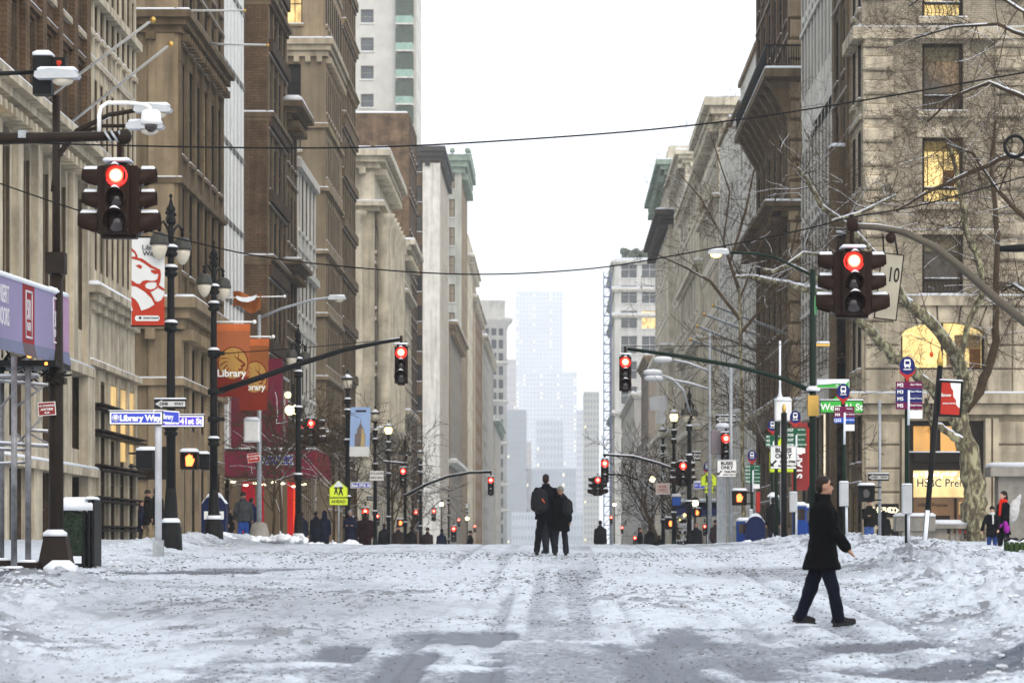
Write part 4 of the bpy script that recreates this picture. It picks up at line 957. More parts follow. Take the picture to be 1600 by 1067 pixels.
m = MB(); m.box(ox0+.9, ox0+1.9, DC+.62, DC+.73, 2.1, 3.1); m.box(ox0+2.1, ox0+2.2, DC+.62, DC+.73, 2.1, 3.85); m.build('counter', FRAME, e)
m = MB(); m.box(ox0+2.3, ox1-.5, DC+.62, DC+.73, 2.1, 3.0); m.build('red_panel', glow('red screen', (.8,.02,.02), .25, .3, 2), e)
m = MB(); m.box(ox0+2.3, ox1-.5, DC+.66, DC+.73, 3.15, 3.7); m.build('poster', glow('amber poster', (1,.6,.25), .55, .3, 3), e)
rr = random.Random(11); bl = MB(); bl.ball((0,0,0), .035, n=6, m=4); bm_ = bl.mesh('fairy_light', [glow('fairy light', (1,.84,.5), 9)])
for k in range(60):
    x = ox0+.3+rr.random()*2.45; x = ox0+.35+round((x-ox0-.35)/.55)*.55+rr.gauss(0,.12); z = 5.0-abs(rr.gauss(0,.16))
    if ox0+.27 < x < ox1-.55: link(bm_, 'fairy_light', e, T(x, DC+.55+.2*rr.random(), z))
# lettering
def text(body, size, parent, M, m, bold=0.0, name='lettering', align='CENTER', ext=.003, sx=1.0, shear=0):
    c = bpy.data.curves.new(name, 'FONT'); c.body = body; c.size = size; c.align_x = align; c.align_y = 'CENTER'; c.extrude = ext; c.offset = bold; c.resolution_u = 3; c.shear = shear
    c.materials.append(m)
    o = bpy.data.objects.new('tmp', c); me = bpy.data.meshes.new_from_object(o); bpy.data.objects.remove(o); bpy.data.curves.remove(c)
    return link(me, name, parent, M @ T(0,0,0,0,R(90)) @ Matrix.Diagonal((sx,1,1,1)))
LETB = mat('black letters', (.02,.02,.02), .5, var=0); LETW = mat('white letters', (.82,.82,.80), .5, var=0); LETR = mat('red letters', (.5,.03,.02), .5, var=0)
LETC = mat('pale halo letters', (.8,.75,.6), .5, var=0, emit=(1,.85,.5), es=1.2)
text('HSBC Premier', .50, e, T(17.17, DC+.60, 4.5), LETC, .024, sx=.9)
text('HSBC Premier', .50, e, T(17.17, DC+.56, 4.5), mat('dark halo letters', (.03,.02,.015), .5, var=0), .008, sx=.9)
text('HSBC Premier', .22, e, T(16.55, DC+.60, 3.55), mat('dark halo letters', (.05,.04,.03), .5, var=0), .006)
text('H', .62, e, T(wx(1448), DC-.38, wz(641)), mat('bronze letters', (.06,.05,.035), .5), .012)
sg = MB(); sg.box(13.95, 14.95, DC-.24, DC-.16, 3.05, 3.6); so = sg.build('bank_plaque', BLACK, e); text('HSBC', .34, so, T(14.25, DC-.245, 3.32), LETC, .006)
hx = MB(); hx.poly([(0,0),(.12,.12),(-.12,.12)],-.01,0,0); hx.poly([(0,0),(-.12,-.12),(.12,-.12)],-.01,0,0); hx.poly([(.12,.12),(.24,0),(.12,-.12)],-.01,0,0); hx.poly([(-.12,.12),(-.12,-.12),(-.24,0)],-.01,0,0)
hx.build('hexagon_logo', LETC, so, T(14.72, DC-.245, 3.32))
sg = MB(); sg.box(14.0, 14.95, DC-.24, DC-.16, 1.9, 2.5); so = sg.build('bank_plaque', BLACK, e)
# terrace with balustrade
e = thing('balustrade', 'low stone balustrade with a thick snow cap in front of the lit bank', 'balustrade', (15, 112, 1))
bz = 1.45
m = MB(); m.box(13.5, 17.2, 112, 112.5, .2, bz+.35, 0); m.box(13.5, 13.9, 111.9, 112.6, bz+.35, bz+1.0); m.build('plinth', CONC, e)
m = MB(); m.box(13.3, 17.3, 111.8, 112.7, bz+1.0, bz+1.16, 0); m.snowcap(13.3, 17.3, 111.8, 112.7, bz+1.162, .18, 1); m.build('coping', [CONC, SNOW], e)
m = MB(); m.box(13.95, 15.3, 112.05, 112.4, bz+.352, bz+.999); m.build('panel', GREYST, e)
m = MB(); m.lathe([(.09,0),(.05,.1),(.12,.28),(.05,.55),(.09,.64)], 8); me = m.mesh('baluster', [GREYST])
for k in range(8): link(me, 'baluster', e, T(15.5+k*.22, 112.2, bz+.352))
e = thing('stone_wall', 'tall stone parapet block with a snowy ledge beside the tree trunk, by the bank', 'parapet', (19, 113, 1))
m = MB(); m.box(17.45, 23, 113, 114, .2, 4.5, 0); m.build('block', CONC, e)
m = MB(); m.box(17.1, 23, 112.7, 114.2, 4.5, 4.85, 0); m.snowcap(17.1, 23, 112.7, 114.2, 4.852, .2, 1); m.build('coping', [GREYST, SNOW], e)
e = thing('stone_planter', 'carved stone urn-like planter topped with snow at the left end of the balustrade', 'planter', (13.9, 111, 2))
m = MB(); m.prism([(-.4,0),(-.55,.5),(-.6,.55),(.6,.55),(.55,.5),(.4,0)], -.75, .75, 0); m.snowcap(-.75,.75,-.58,.58,.552,.14,1); sub(e, m, 'basin', [GREYST, SNOW], T(0,0,.35)); m = MB(); m.box(-.5,.5,-.3,.3,-1.5,.349); sub(e, m, 'pedestal', GREYST)
m = MB(); m.box(12.6, 24, 112.6, 124.9, .0, 1.45); m.build('terrace', CONC, kind='structure')
# ------------------------------------------------------------------ street furniture
def pole(name, label, cat_, x, D, h, r=.06, m=GALV, r2=None, base=None, lean=0, z=None, group=None):
    z = G(x, D) if z is None else z
    e = thing(name, label, cat_, (x, D, z), 0, group)
    p = MB(); p.tube([(0,0,-.4),(lean*h*.5,0,h*.5),(lean*h,0,h)], [r, (r+(r2 or r))/2, r2 or r], 10); sub(e, p, 'shaft', m)
    if base == 'cone':
        p = MB(); p.lathe([(.42,-.3),(.40,.1),(.30,.5),(.24,.72),(.1,.78)], 12); sub(e, p, 'concrete_base', CONC)
        p = MB(); p.lathe([(.43,.02),(.38,.2),(.2,.32)], 12); sub(e, p, 'snow', SNOW, kind='stuff')
    return e
def panel(e, w, h, L, face, border=None, bw=.02, name='panel', snow=0, back=None, t=.02):
    m = MB(); bd = border or face
    m.box(-w/2, w/2, -t/2, t/2, -h/2, h/2, 0); m.box(-w/2+bw, w/2-bw, -t/2-.004, -t/2, -h/2+bw, h/2-bw, 1)
    if snow: m.snowcap(-w/2, w/2, -t/2-.02, t/2+.02, h/2+.001, snow, 2)
    return sub(e, m, name, [bd, face, SNOW], L)
def lettering(pn, body, size, x, z, m, bold=0, sx=1, t=-.017, rz=0, align='CENTER', ry=0):
    return text(body, size, pn, WM[pn.name] @ T(x, t, z, 0, 0, ry), m, bold, sx=sx, align=align)
def sign(name, label, px0, px1, py0, py1, D, face, border, texts, bw=.02, cat_='sign', snow=.0, tilt=0, rz=0, group=None, t=.02):
    c = P((px0+px1)/2, (py0+py1)/2, D); w = (px1-px0)*D/F; h = (py1-py0)*D/F
    e = thing(name, label, cat_, c, rz, group)
    pn = panel(e, w, h, T(0,0,0,0,0,tilt), face, border, bw, snow=snow, t=t)
    for tx in texts:
        body, s, x, z, m = tx[:5]; lettering(pn, body, s*h, x*w, z*h, m, *(tx[5:]))
    return e, pn, w, h
# --- signal heads
def lensmesh(r, m, rim=None, k=1.16):
    f = MB(); f.lathe([(r,0),(r*.97,.03),(r*.7,.055),(0.001,.07)], 16, mi=0)
    if rim: f.lathe([(r*k,0),(r*k*.97,.03),(r*.99,.055)], 16, mi=1); f.lathe([(r,.028),(r*.7,.078),(.001,.088)], 16, mi=0)  # outer ring glows in place of the halo round a lit lens
    f.xf(Matrix.Rotation(R(90), 4, 'X')); return f.mesh('lens', [m] + ([rim] if rim else []))
def visormesh(r, L, m):
    f = MB(); n = 14; vs = []; 
    for y, k in ((0, 1), (-L, .62)):
        for ri in (r, r*.93):
            for i in range(n+1):
                a = R(-50 + 280*i/n) if k == 1 else R(-15 + 210*i/n); vs.append((ri*math.cos(a), y, ri*math.sin(a)))
    N = n+1; fs = []
    for i in range(n):
        fs += [(i, i+1, 2*N+i+1, 2*N+i), (N+i, 3*N+i, 3*N+i+1, N+i+1), (2*N+i, 2*N+i+1, 3*N+i+1, 3*N+i)]
    f.add(vs, fs, 0, True)
    sn = []
    for i in range(7):
        a = R(62+56*i/6); sn += [(r*1.03*math.cos(a), -.01, r*1.0*math.sin(a)), (r*1.03*math.cos(a), -L*.92, r*1.0*math.sin(a)), (r*.95*math.cos(a), -L*.85, r*math.sin(a)+.035*math.sin(R(30*i))), (r*.95*math.cos(a), -.02, r*math.sin(a)+.035*math.sin(R(30*i)))]
    f.add(sn, [(4*i+3, 4*i+2, 4*i+6, 4*i+7) for i in range(6)] + [(4*i+1, 4*i+5, 4*i+6, 4*i+2) for i in range(6)], 1, True)
    return f.mesh('visor', [m, SNOW])
VIS = visormesh(.15, .235, SIGNAL); VISB = visormesh(.18, .29, SIGNAL); LD = lensmesh(.12, DEADLENS); LDB = lensmesh(.15, DEADLENS)
LR = lensmesh(.125, REDCORE, REDHALO, 1.3); LRF = lensmesh(.13, REDFAR, REDHALO, 1.25)
def face(e, L, lit, far=False, n=3, backs=False):
    h = .34*n; m = MB(); m.cbox(-.18, .18, -.11, .11, -h, 0, .03); m.box(-.15, .15, .111, .15, -h+.02, -.02)
    ho = sub(e, m, 'housing', SIGNAL, L)
    for k in range(n):
        z = -.17-.34*k; big = k == n-1
        Lk = WM[ho.name] @ T(0, -.112, z)
        me = (LRF if far else LR) if (lit and k == 0) else (LDB if big else LD)
        link(me, 'lens', ho, Lk)
        if not far or True: link(VISB if big else VIS, 'visor', ho, WM[ho.name] @ T(0, -.112, z))
    return ho
def signal(label, px, py, D, faces=(0,), lit=(0,), far=False, group='red traffic lights along the avenue', hang=.35, n=3, s=1):
    """px, py: middle of the lit lens"""
    c = P(px, py, D); c.z += .17*s
    e = thing('traffic_light', label, 'traffic light', c, 0, group)
    off = .20 if len(faces) > 1 else 0
    for f in faces:
        a = {0: 0, 1: R(90), 2: R(180), 3: R(-90)}[f]
        face(e, Matrix.Scale(s,4) @ T(math.sin(a)*off, -math.cos(a)*off, 0, a), f in lit, far, n)
    m = MB(); m.box(-.12*s, .12*s, -.12*s, .12*s, .001, .05); m.tube([(0,0,.04),(0,0,hang)], .04, 6); sub(e, m, 'hanger', SIGNAL)
    m = MB(); m.box(-.26*s if off else -.1, .26*s if off else .1, -.1, .1, -.34*n*s-.05, -.34*n*s-.004); sub(e, m, 'bottom_plate', SIGNAL)
    m = MB(); m.snowcap(-.2*s, .2*s, -.14*s-off, .05, .052, .05); sub(e, m, 'snow', SNOW, kind='stuff')
    return e
def arm(e, pts, r, m, name='arm', n=8):
    f = MB(); f.tube(pts, r, n); return f.build(name, m, e)
def snowline(e, pts, r, w=.6, name='snow'):
    """a thin strip of snow lying along the top of an arm"""
    f = MB(); P_ = [Vector(p) + Vector((0,0,r*.55)) for p in pts]
    f.tube(P_, r*w, 6); return f.build(name, SNOW, e, kind='stuff')
# near left: arm and four-way signal
e = thing('signal_gantry', 'dark signal mast arm reaching in at upper left over the road', 'mast arm', P(-60, 250, 43), 0)
pts = [P(-140, 232, 43), P(0, 217, 43), P(90, 215, 43), P(196, 212, 43)]
arm(e, pts, [.10,.09,.08,.07], DKBROWN); arm(e, [P(-140,205,43), P(36,210,43), P(180,213,43)], .02, BLACK, 'guy_rod', 5)
f = MB(); 
for x in (168,178,190): f = MB(); f.tube([P(x,215,43), P(x+3,213,43)], .11, 10); f.build('clamp_ring', GALV, e)
f = MB(); f.ball(P(194,214,43), .12); f.build('clamp', DKBROWN, e); f = MB(); f.box(*[v for v in (P(30,0,43).x, P(42,0,43).x, 42.9, 43.1, dz(217,43), dz(205,43))]); f.build('clamp', GALV, e)
signal('four-way red traffic light hanging from the mast arm, larger than any other, at upper left', 187, 279, 43, (0,1,3,2), (0,), group=None, hang=.55)
e = thing('security_camera', 'white dome camera hanging from a curved arm above the big left traffic light', 'camera', P(236,190,43), 0)
arm(e, [P(155,214,43), P(155,180,43), P(158,168,43), P(168,161,43), P(200,161,43), P(228,164,43), P(236,170,43)], .032, WHITEP)
f = MB(); c = P(236,190,43); f.lathe([(.10,.17),(.14,.14),(.155,0),(.15,-.05)], 14, c); f.build('housing', WHITEP, e)
f = MB(); f.ball(P(236,197,43), .10); f.build('dome', DEADLENS, e)
# tall dark pole at left with luminaires
x = -8.98; D = 52
e = thing('utility_pole', 'tall dark brown pole with a skirted base beside the scaffold, carrying street lights', 'pole', (x, D, G(x, D)))
top = dz(150, D)
f = MB(); f.tube([(x,D,.8),(x,D,4),(x,D,dz(430,D))], [.135,.13,.12], 10); f.tube([(x,D,dz(430,D)),(x,D,top)], [.075,.07], 8); f.build('shaft', DKBROWN, e)
f = MB(); q = .36; z0 = G(x, D)-.35; z1 = z0+.95; p = .19
f.add([(x-q,D-q,z0),(x+q,D-q,z0),(x+q,D+q,z0),(x-q,D+q,z0),(x-p,D-p,z1),(x+p,D-p,z1),(x+p,D+p,z1),(x-p,D+p,z1)], [(0,1,5,4),(1,2,6,5),(2,3,7,6),(3,0,4,7),(4,5,6,7)]); f.build('skirt', DKBROWN, e)
f = MB(); f.snowcap(x-.2, x+.2, D-.24, D-.0, z1-.02, .12); f.snowcap(x-.1, x+.45, D-.75, D-.3, z0+.25, .25); f.build('snow', SNOW, e, kind='stuff')
arm(e, [P(84,300,D), P(90,245,D), P(120,205,D), P(170,180,D), P(216,172,D)], [.06,.055,.05,.045,.04], DKBROWN); snowline(e, [P(108,222,D), P(130,203,D), P(178,181,D), P(216,174,D)], .035)
arm(e, [P(125,208,D), P(160,197,D), P(205,197,D)], .035, DKBROWN)
def cobra(e, c, flip=1, lit=False, s=1):
    f = MB(); f.poly([(-.42*s,.0),(-.40*s,.09*s),(-.1*s,.15*s),(.3*s,.10*s),(.40*s,.03*s),(.36*s,-.03*s),(-.36*s,-.04*s)], -.14*s, .14*s, 0)
    f.snowcap(-.36*s,.34*s,-.13*s,.13*s,.10*s,.08*s,1)
    sub(e, f, 'lamp_head', [GREYP, SNOW], WM[e.name].inverted() @ T(*c) @ Matrix.Diagonal((flip,1,1,1)))
    f = MB(); f.ball((.08*s,0,-.06*s), .2*s, .12*s, .10*s, n=10, m=6)
    sub(e, f, 'lamp_glass', SODIUM if lit else LAMPG, WM[e.name].inverted() @ T(*c) @ Matrix.Diagonal((flip,1,1,1)))
cobra(e, P(240,174,D), 1, s=.85); cobra(e, P(228,200,D), 1, s=.85)
f = MB(); 
f.box(P(54,0,D).x, P(83,0,D).x, D-.2, D+.1, dz(150,D), dz(90,D)); f.box(P(83,0,D).x, P(104,0,D).x, D-.15, D+.1, dz(112,D), dz(92,D)); f.build('control_box', BLACK, e)
f = MB(); f.snowcap(P(54,0,D).x, P(84,0,D).x, D-.22, D+.12, dz(89.5,D), .10); f.build('snow', SNOW, e, kind='stuff')
cobra(e, P(91,121,D-.3), 1, s=1.0)
arm(e, [P(-40,117,D), P(54,113,D)], .04, BLACK)
f = MB(); f.lathe([(.04,.1),(.05,.06),(.02,0)], 8, P(92,104,D-.3)); f.build('photocell', mat('red photocell', (.5,.05,.02)), e)
for (y0, y1) in ((395,428),(590,600)): f = MB(); f.box(x-.17,x+.17,D-.16,D+.16,dz(y1,D),dz(y0,D)); f.build('bracket', DKBROWN, e)
sign('parking_sign', 'dark red no standing anytime sign clamped to the tall brown pole', 59.5, 87, 628, 649, 51.7, REDB, LETW, [('NO STANDING', .20, 0, .22, LETW, .001, .85), ('ANYTIME', .22, 0, -.05, LETW, .002), ('<->', .26, 0, -.3, LETW, .003)], tilt=-.07, rz=0, t=.01, bw=.012)
# flag poles on the left facade
def flagpole(label, a, b_, ball=.09, grp='slanting flagpoles on the left facade', m=WHITEP, r=.05, cap=None):
    e = thing('flagpole', label, 'flagpole', a, 0, grp)
    arm(e, [a, a.lerp(b_,.5), b_], [r, r*.85, r*.6], m, 'pole'); snowline(e, [a.lerp(b_,.05), b_.lerp(a,.03)], r*.8, .7)
    if ball: f = MB(); f.ball(b_ + (b_-a).normalized()*ball*.6, ball, n=8, m=6); f.build('finial', cap or GOLD, e)
flagpole('upper slanting white flagpole with a gold ball, at top left', P(49,172,92), P(238,32,80)); flagpole('lower slanting white flagpole with a gold ball, at top left', P(90,208,96), P(266,70,83))
flagpole('short flagpole high up across the white glass building', P(300,17,120), P(382,17,112), .06); flagpole('short flagpole just below the top one, crossing the white glass building', P(330,69,125), P(418,71,112), .06)
# --- lamp posts
def lamp_post(label, px, D, H=8.2, twin=True, lit=False, rz=R(72), grp='cast iron lamp posts along the left kerb', x=None, cone=False):
    x = (px-CX)*D/F if x is None else x
    e = thing('lamp_post', label, 'lamp post', (x, D, G(x, D)), rz, grp)
    f = MB(); f.lathe([(.27,-.4),(.27,.05),(.25,.45),(.20,.58),(.17,.6),(.15,1.0),(.125,1.3),(.115,1.4)], 12); sub(e, f, 'base', DKGREEN if not twin else BLACK)
    f = MB(); f.tube([(0,0,1.35),(0,0,4),(0,0,H-1.0),(0,0,H-.25)], [.115,.10,.075,.05], 10); sub(e, f, 'shaft', BLACK)
    g = MB()
    for z in (H-3.15, H-1.85, H-1.38, 2.6):
        f = MB(); f.lathe([(.10,0),(.16,.05),(.16,.11),(.12,.14),(.17,.18),(.17,.22),(.10,.25)], 12, (0,0,z)); sub(e, f, 'collar', BLACK); g.lathe([(.165,.225),(.15,.27),(.09,.30)], 12, (0,0,z))
    g.lathe([(.23,.585),(.2,.66),(.13,.72)], 12)
    sub(e, g, 'snow', SNOW, kind='stuff')
    f = MB(); f.lathe([(.05,-.3),(.09,-.2),(.05,-.1),(.10,0),(.11,.06),(.06,.14),(.02,.3),(.05,.36),(.001,.42)], 10, (0,0,H-.3)); f.lathe([(.05,0),(.12,.04),(.10,.1),(.04,.12)], 10, (.02,0,H-.62)); sub(e, f, 'finial', BLACK)
    heads = (1,-1) if twin else (0,)
    for sgn in heads:
        hx = .62*sgn; hz = H-1.15 if twin else H-.3
        if twin:
            f = MB(); f.tube([(0,0,H-1.0),(.18*sgn,0,H-.72),(.40*sgn,0,H-.58),(.58*sgn,0,H-.66),(hx,0,H-.85)], .03, 6); f.tube([(0,0,H-.45),(.14*sgn,0,H-.40),(.24*sgn,0,H-.50),(.18*sgn,0,H-.60),(.10*sgn,0,H-.54)], .022, 6)
            f.ball((.2*sgn,0,H-.36), .05, n=6, m=4); f.lathe([(.03,0),(.05,.05),(.03,.12),(.06,.17),(.02,.22)], 8, (hx,0,H-.84)); sub(e, f, 'scroll_arm', BLACK)
            f = MB(); f.lathe([(.06,.30),(.14,.27),(.20,.18),(.225,.05),(.235,0),(.20,-.01)], 14, (hx,0,H-1.15)); sub(e, f, 'lamp_shade', mat('lamp shade', (.05,.05,.045), .35))
            f = MB(); f.lathe([(.195,0),(.19,-.1),(.14,-.24),(.07,-.33),(.001,-.36)], 14, (hx,0,H-1.15)); sub(e, f, 'lamp_glass', LAMPON if lit else LAMPG)
        else:
            f = MB(); f.lathe([(.001,.62),(.03,.5),(.06,.46),(.10,.42),(.26,.30),(.28,.26),(.20,.25)], 10, (0,0,H-.55)); f.lathe([(.08,0),(.16,.05),(.10,-.05)], 10, (0,0,H-.75)); sub(e, f, 'lamp_shade', BLACK)
            f = MB(); f.lathe([(.25,.30),(.1,.44),(.04,.48)], 10, (0,0,H-.545)); sub(e, f, 'snow_cap', SNOW)
            f = MB(); f.lathe([(.19,.24),(.22,.1),(.17,-.1),(.10,-.16)], 12, (0,0,H-.55)); sub(e, f, 'lamp_glass', LAMPON if lit else LAMPG)
    return e
lamp_post('twin-armed black lamp post carrying the white and red lion banner', 267, 67.7)
lamp_post('twin-armed black lamp post the long mast arm springs from', 334, 80)
lamp_post('twin-armed lamp post right of the grey street light, before the white panelled building', 466, 105)
lamp_post('black lamp post carrying the pale blue skyscraper banner', 543, 125, twin=False)
lamp_post('black lamp post just right of the skyscraper banner', 586, 150, twin=False)
lamp_post('lamp post with a glowing lantern, first right of the skyscraper banner', 607, 163, twin=False, lit=True)
lamp_post('dark twin lamp post behind the small signal on a short arm', 633, 182)
lamp_post('slim black lamp post standing left of the far curved mast arm', 657, 200, twin=False)
lamp_post('small far lamp post between the two farthest red lights on the left', 701, 300, twin=False)
lamp_post('far small lamp post at the end of the left kerb', 730, 400, twin=False)
gr = 'lamp posts along the right kerb'
lamp_post('lamp post with a bright globe on the right side of the avenue', 1053, 148, twin=False, lit=True, grp=gr)
lamp_post('twin lamp post with hooded heads behind the bright globe lamp, right side', 1077, 128, twin=True, grp=gr, H=7.8)
lamp_post('hooded lamp post left of the bright globe lamp on the right side', 1036, 165, twin=False, grp=gr)
# lion banner
def banner(label, px0, px1, py0, py1, D, m, cat_='banner', tilt=0, wave=.05, name='banner'):
    w = (px1-px0)*D/F; h = (py1-py0)*D/F; c = P((px0+px1)/2, (py0+py1)/2, D)
    e = thing(name, label, cat_, c, 0)
    f = MB(); nx, nz = 10, 14; vs = []; 
    for s_ in (0, .012):
        for j in range(nz+1):
            for i in range(nx+1):
                u = i/nx; v = j/nz; vs.append(((u-.5)*w + tilt*(v-.5)*h, s_ + 0*wave, (v-.5)*h))
    N = (nx+1)*(nz+1); fs = []
    for j in range(nz):
        for i in range(nx): a = j*(nx+1)+i; fs += [(a,a+1,a+nx+2,a+nx+1), (N+a,N+a+nx+1,N+a+nx+2,N+a+1)]
    f.add(vs, fs); sub(e, f, 'cloth', m)
    return e, w, h
def blobpoly(e, pts, w, h, m, name, y=-.004, t=.003, tilt=0):
    """flat printed shape, outline in 0..1 banner coordinates"""
    f = MB(); f.poly([((u-.5)*w + tilt*(v-.5)*h, (v-.5)*h) for u, v in pts], y-t, y); return sub(e, f, name, m)
D = 67.3; BR = mat('banner red', (.38,.035,.015), .6, var=.08); BW = mat('banner white', (.62,.62,.60), .6, var=.06)
e, w, h = banner('white and red hanging banner with a red outlined lion head, on the lamp post', 205.5, 257, 371, 509, D, BW, tilt=.01)
def zp(pts): return [((x-50)/330.0, 1-(y-80)/910.0) for x, y in pts]
blobpoly(e, [(0,0),(1,0),(1,.30),(.86,.27),(.72,.22),(.55,.20),(.30,.18),(.2,.16),(.0,.23)], w, h, BR, 'red_field', -.002, .002)
blobpoly(e, zp([(50,520),(100,560),(140,570),(190,610),(240,640),(290,740),(345,720),(380,680),(380,990),(50,990),(50,690)]), w, h, BR, 'red_field', -.0045, .002)
for pts in ([(50,190),(90,225),(110,270),(112,290),(160,300),(200,330),(260,375),(310,398),(340,415),(345,470),(338,530),(325,570),(380,610),(380,635),(318,600),(300,570),(302,520),(318,480),(318,455),(285,460),(250,440),(240,415),(300,418),(240,395),(180,350),(130,320),(50,298),(50,280),(90,280),(85,250),(50,215)],
            [(90,370),(130,360),(155,375),(150,405),(130,400)],
            [(50,520),(100,555),(135,560),(160,530),(200,520),(250,528),(285,525),(300,515),(305,545),(260,540),(210,545),(185,570),(195,600),(240,618),(285,605),(300,580),(312,600),(290,630),(240,640),(180,620),(140,575),(90,580),(50,560)]):
    blobpoly(e, zp(pts), w, h, BR, 'lion_line', -.007, .002)
for pts in ([(50,580),(100,590),(180,640),(250,710),(280,770),(230,805),(150,835),(120,760),(90,720),(50,690)], [(250,645),(310,605),(350,625),(375,660),(350,725),(310,745)], [(50,780),(65,835),(45,835)]):
    blobpoly(e, zp(pts), w, h, BW, 'lion_mane', -.010, .002)
blobpoly(e, zp([(85,900),(100,885),(315,885),(332,900),(332,925),(315,942),(100,942),(85,925)]), w, h, BW, 'label_strip', -.010, .002)
text('Library', .165, e, T(*P(237.5,387,D-.02)), LETB, .001); text('Way', .165, e, T(*P(233.5,396.5,D-.02)), LETB, .001); text('Grand Central', .062, e, T(*P(236,496.5,D-.03)), LETB, .001)
f = MB(); f.lathe([(.03,0),(.03,.01)], 10); f.xf(Matrix.Rotation(R(90),4,'X')); f.xf(T(*P(219,496.5,D-.02))); f.build('round_mark', LETB, e)
f = MB(); f.tube([P(204,370.5,D), P(268,370.5,D)], .02, 6); f.tube([P(204,509.5,D), P(266,509.5,D)], .02, 6); f.build('bracket_rod', BLACK, e)
# lion library banners hung over the kerb
OR = mat('orange banner cloth', (.34,.105,.04), .7, var=.1); OR2 = mat('deep orange banner cloth', (.26,.085,.025), .7, var=.1); RD = mat('brick red banner cloth', (.17,.02,.010), .7, var=.1); YE = mat('ochre print', (.40,.23,.06), .7, var=.08)
def lion_banner(label, px0, px1, py0, py1, D, top, sx):
    e, w, h = banner(label, px0, px1, py0, py1, D, top, tilt=.03)
    tl = .03
    blobpoly(e, [(0,0),(1,0),(1,.28),(0,.28)], w, h, RD, 'lower_field', -.003, .002, tl)
    blobpoly(e, [(0,.90),(1,.90),(1,1),(0,1)], w, h, mat('banner hem', (.50,.13,.04), .7), 'hem', -.003, .002, tl)
    n = 22; cx_, cy_, r = .52, .46, .42
    ring = lambda r_, sy=.5: [(cx_+r_*math.cos(2*math.pi*k/n), cy_+r_*sy*math.sin(2*math.pi*k/n)) for k in range(n)]
    blobpoly(e, ring(.46), w, h, RD, 'lion_outline', -.006, .002, tl); blobpoly(e, ring(.425), w, h, YE, 'lion_disc', -.009, .002, tl)
    for k in range(9):
        a = math.pi*(.25+k*.16); pts = []
        for t in range(6): q = a+t*.10; rr_ = .17+t*.046; pts.append((cx_+rr_*math.cos(q), cy_+rr_*.5*math.sin(q)))
        pts += [(x+.022, y-.012) for x, y in pts[::-1]]
        blobpoly(e, pts, w, h, RD, 'mane_line', -.012, .002, tl)
    blobpoly(e, [(.55,.56),(.78,.50),(.90,.45),(.88,.42),(.80,.40),(.84,.37),(.70,.36),(.66,.38),(.78,.39),(.74,.43),(.84,.45),(.70,.49)], w, h, RD, 'lion_face', -.012, .002, tl)
    text('Library', .30*w, e, T(*P((px0+px1)/2-1.5, py0+(py1-py0)*.68, D-.03)), LETW, .006)
    f = MB(); y = py0-3
    f.tube([P(px0-6,y,D), P(px1+5,y,D)], .03, 6, 0); f.ball(P(px1+8,y,D), .06, n=8, m=6, mi=1); f.build('rod', [WHITEP, LETW], e)
    return e
lion_banner('front orange and red banner with a lion disc and the word Library', 337, 389.5, 506, 620, 80.6, OR, 1)
lion_banner('second orange and red lion banner, half hidden behind the front one', 375, 419, 529, 641, 93, OR2, 1)
e = thing('flag', 'furled orange and red flag drooping on a wire above the lion banners', 'flag', P(386,472,86), 0)
f = MB(); n = 12; vs = []
for j, (dy, wv) in enumerate(((0,0),(.10,.1),(.22,.16),(.36,.12),(.48,.0))):
    for i in range(n+1): u = i/n; vs.append(((u-.5)*.84, wv*math.sin(u*9+j), .28-dy+.06*math.sin(u*6.2+.6)*(1 if j < 2 else 1.8)-.05*u))
f.add(vs, [(j*(n+1)+i, j*(n+1)+i+1, (j+1)*(n+1)+i+1, (j+1)*(n+1)+i) for j in range(4) for i in range(n)], 0, True); sub(e, f, 'cloth', OR2)
f = MB(); f.poly([(-.30,.17),(-.1,.12),(.1,.13),(.32,.20),(.25,.05),(.05,-.02),(-.15,0),(-.28,.06)], -.22, -.20); sub(e, f, 'white_patch', SNOW)
f = MB(); f.tube([(-.8,0,.12),(.6,0,.16),(1.1,0,.17)], .02, 5); f.ball((1.12,0,.17), .05, n=6, m=4); sub(e, f, 'rod', WHITEP)
# skyscraper banner
e, w, h = banner('pale blue hanging banner with a picture of a tall skyscraper', 547, 578, 636, 713, 124.5, mat('banner blue', (.30,.42,.66), .6, var=.12), tilt=.03)
blobpoly(e, [(.0,0),(1,0),(1,.2),(0,.2)], w, h, BW, 'lower_field', -.003, .002, .03)
blobpoly(e, [(.25,.2),(.78,.2),(.78,.45),(.70,.48),(.70,.56),(.60,.60),(.58,.64),(.54,.66),(.515,.80),(.49,.66),(.45,.64),(.43,.60),(.35,.56),(.35,.48),(.25,.45)], w, h, mat('skyscraper print', (.16,.13,.12), .7, var=.2, sc=8), 'skyscraper', -.006, .002, .03)
blobpoly(e, [(.55,.2),(.76,.2),(.76,.44),(.69,.47),(.69,.55),(.58,.58)], w, h, mat('skyscraper print lit', (.48,.36,.18), .7), 'skyscraper_side', -.009, .002, .03)
blobpoly(e, [(.25,.90),(.78,.90),(.78,.94),(.25,.94)], w, h, LETB, 'label_strip', -.006, .002, .03)
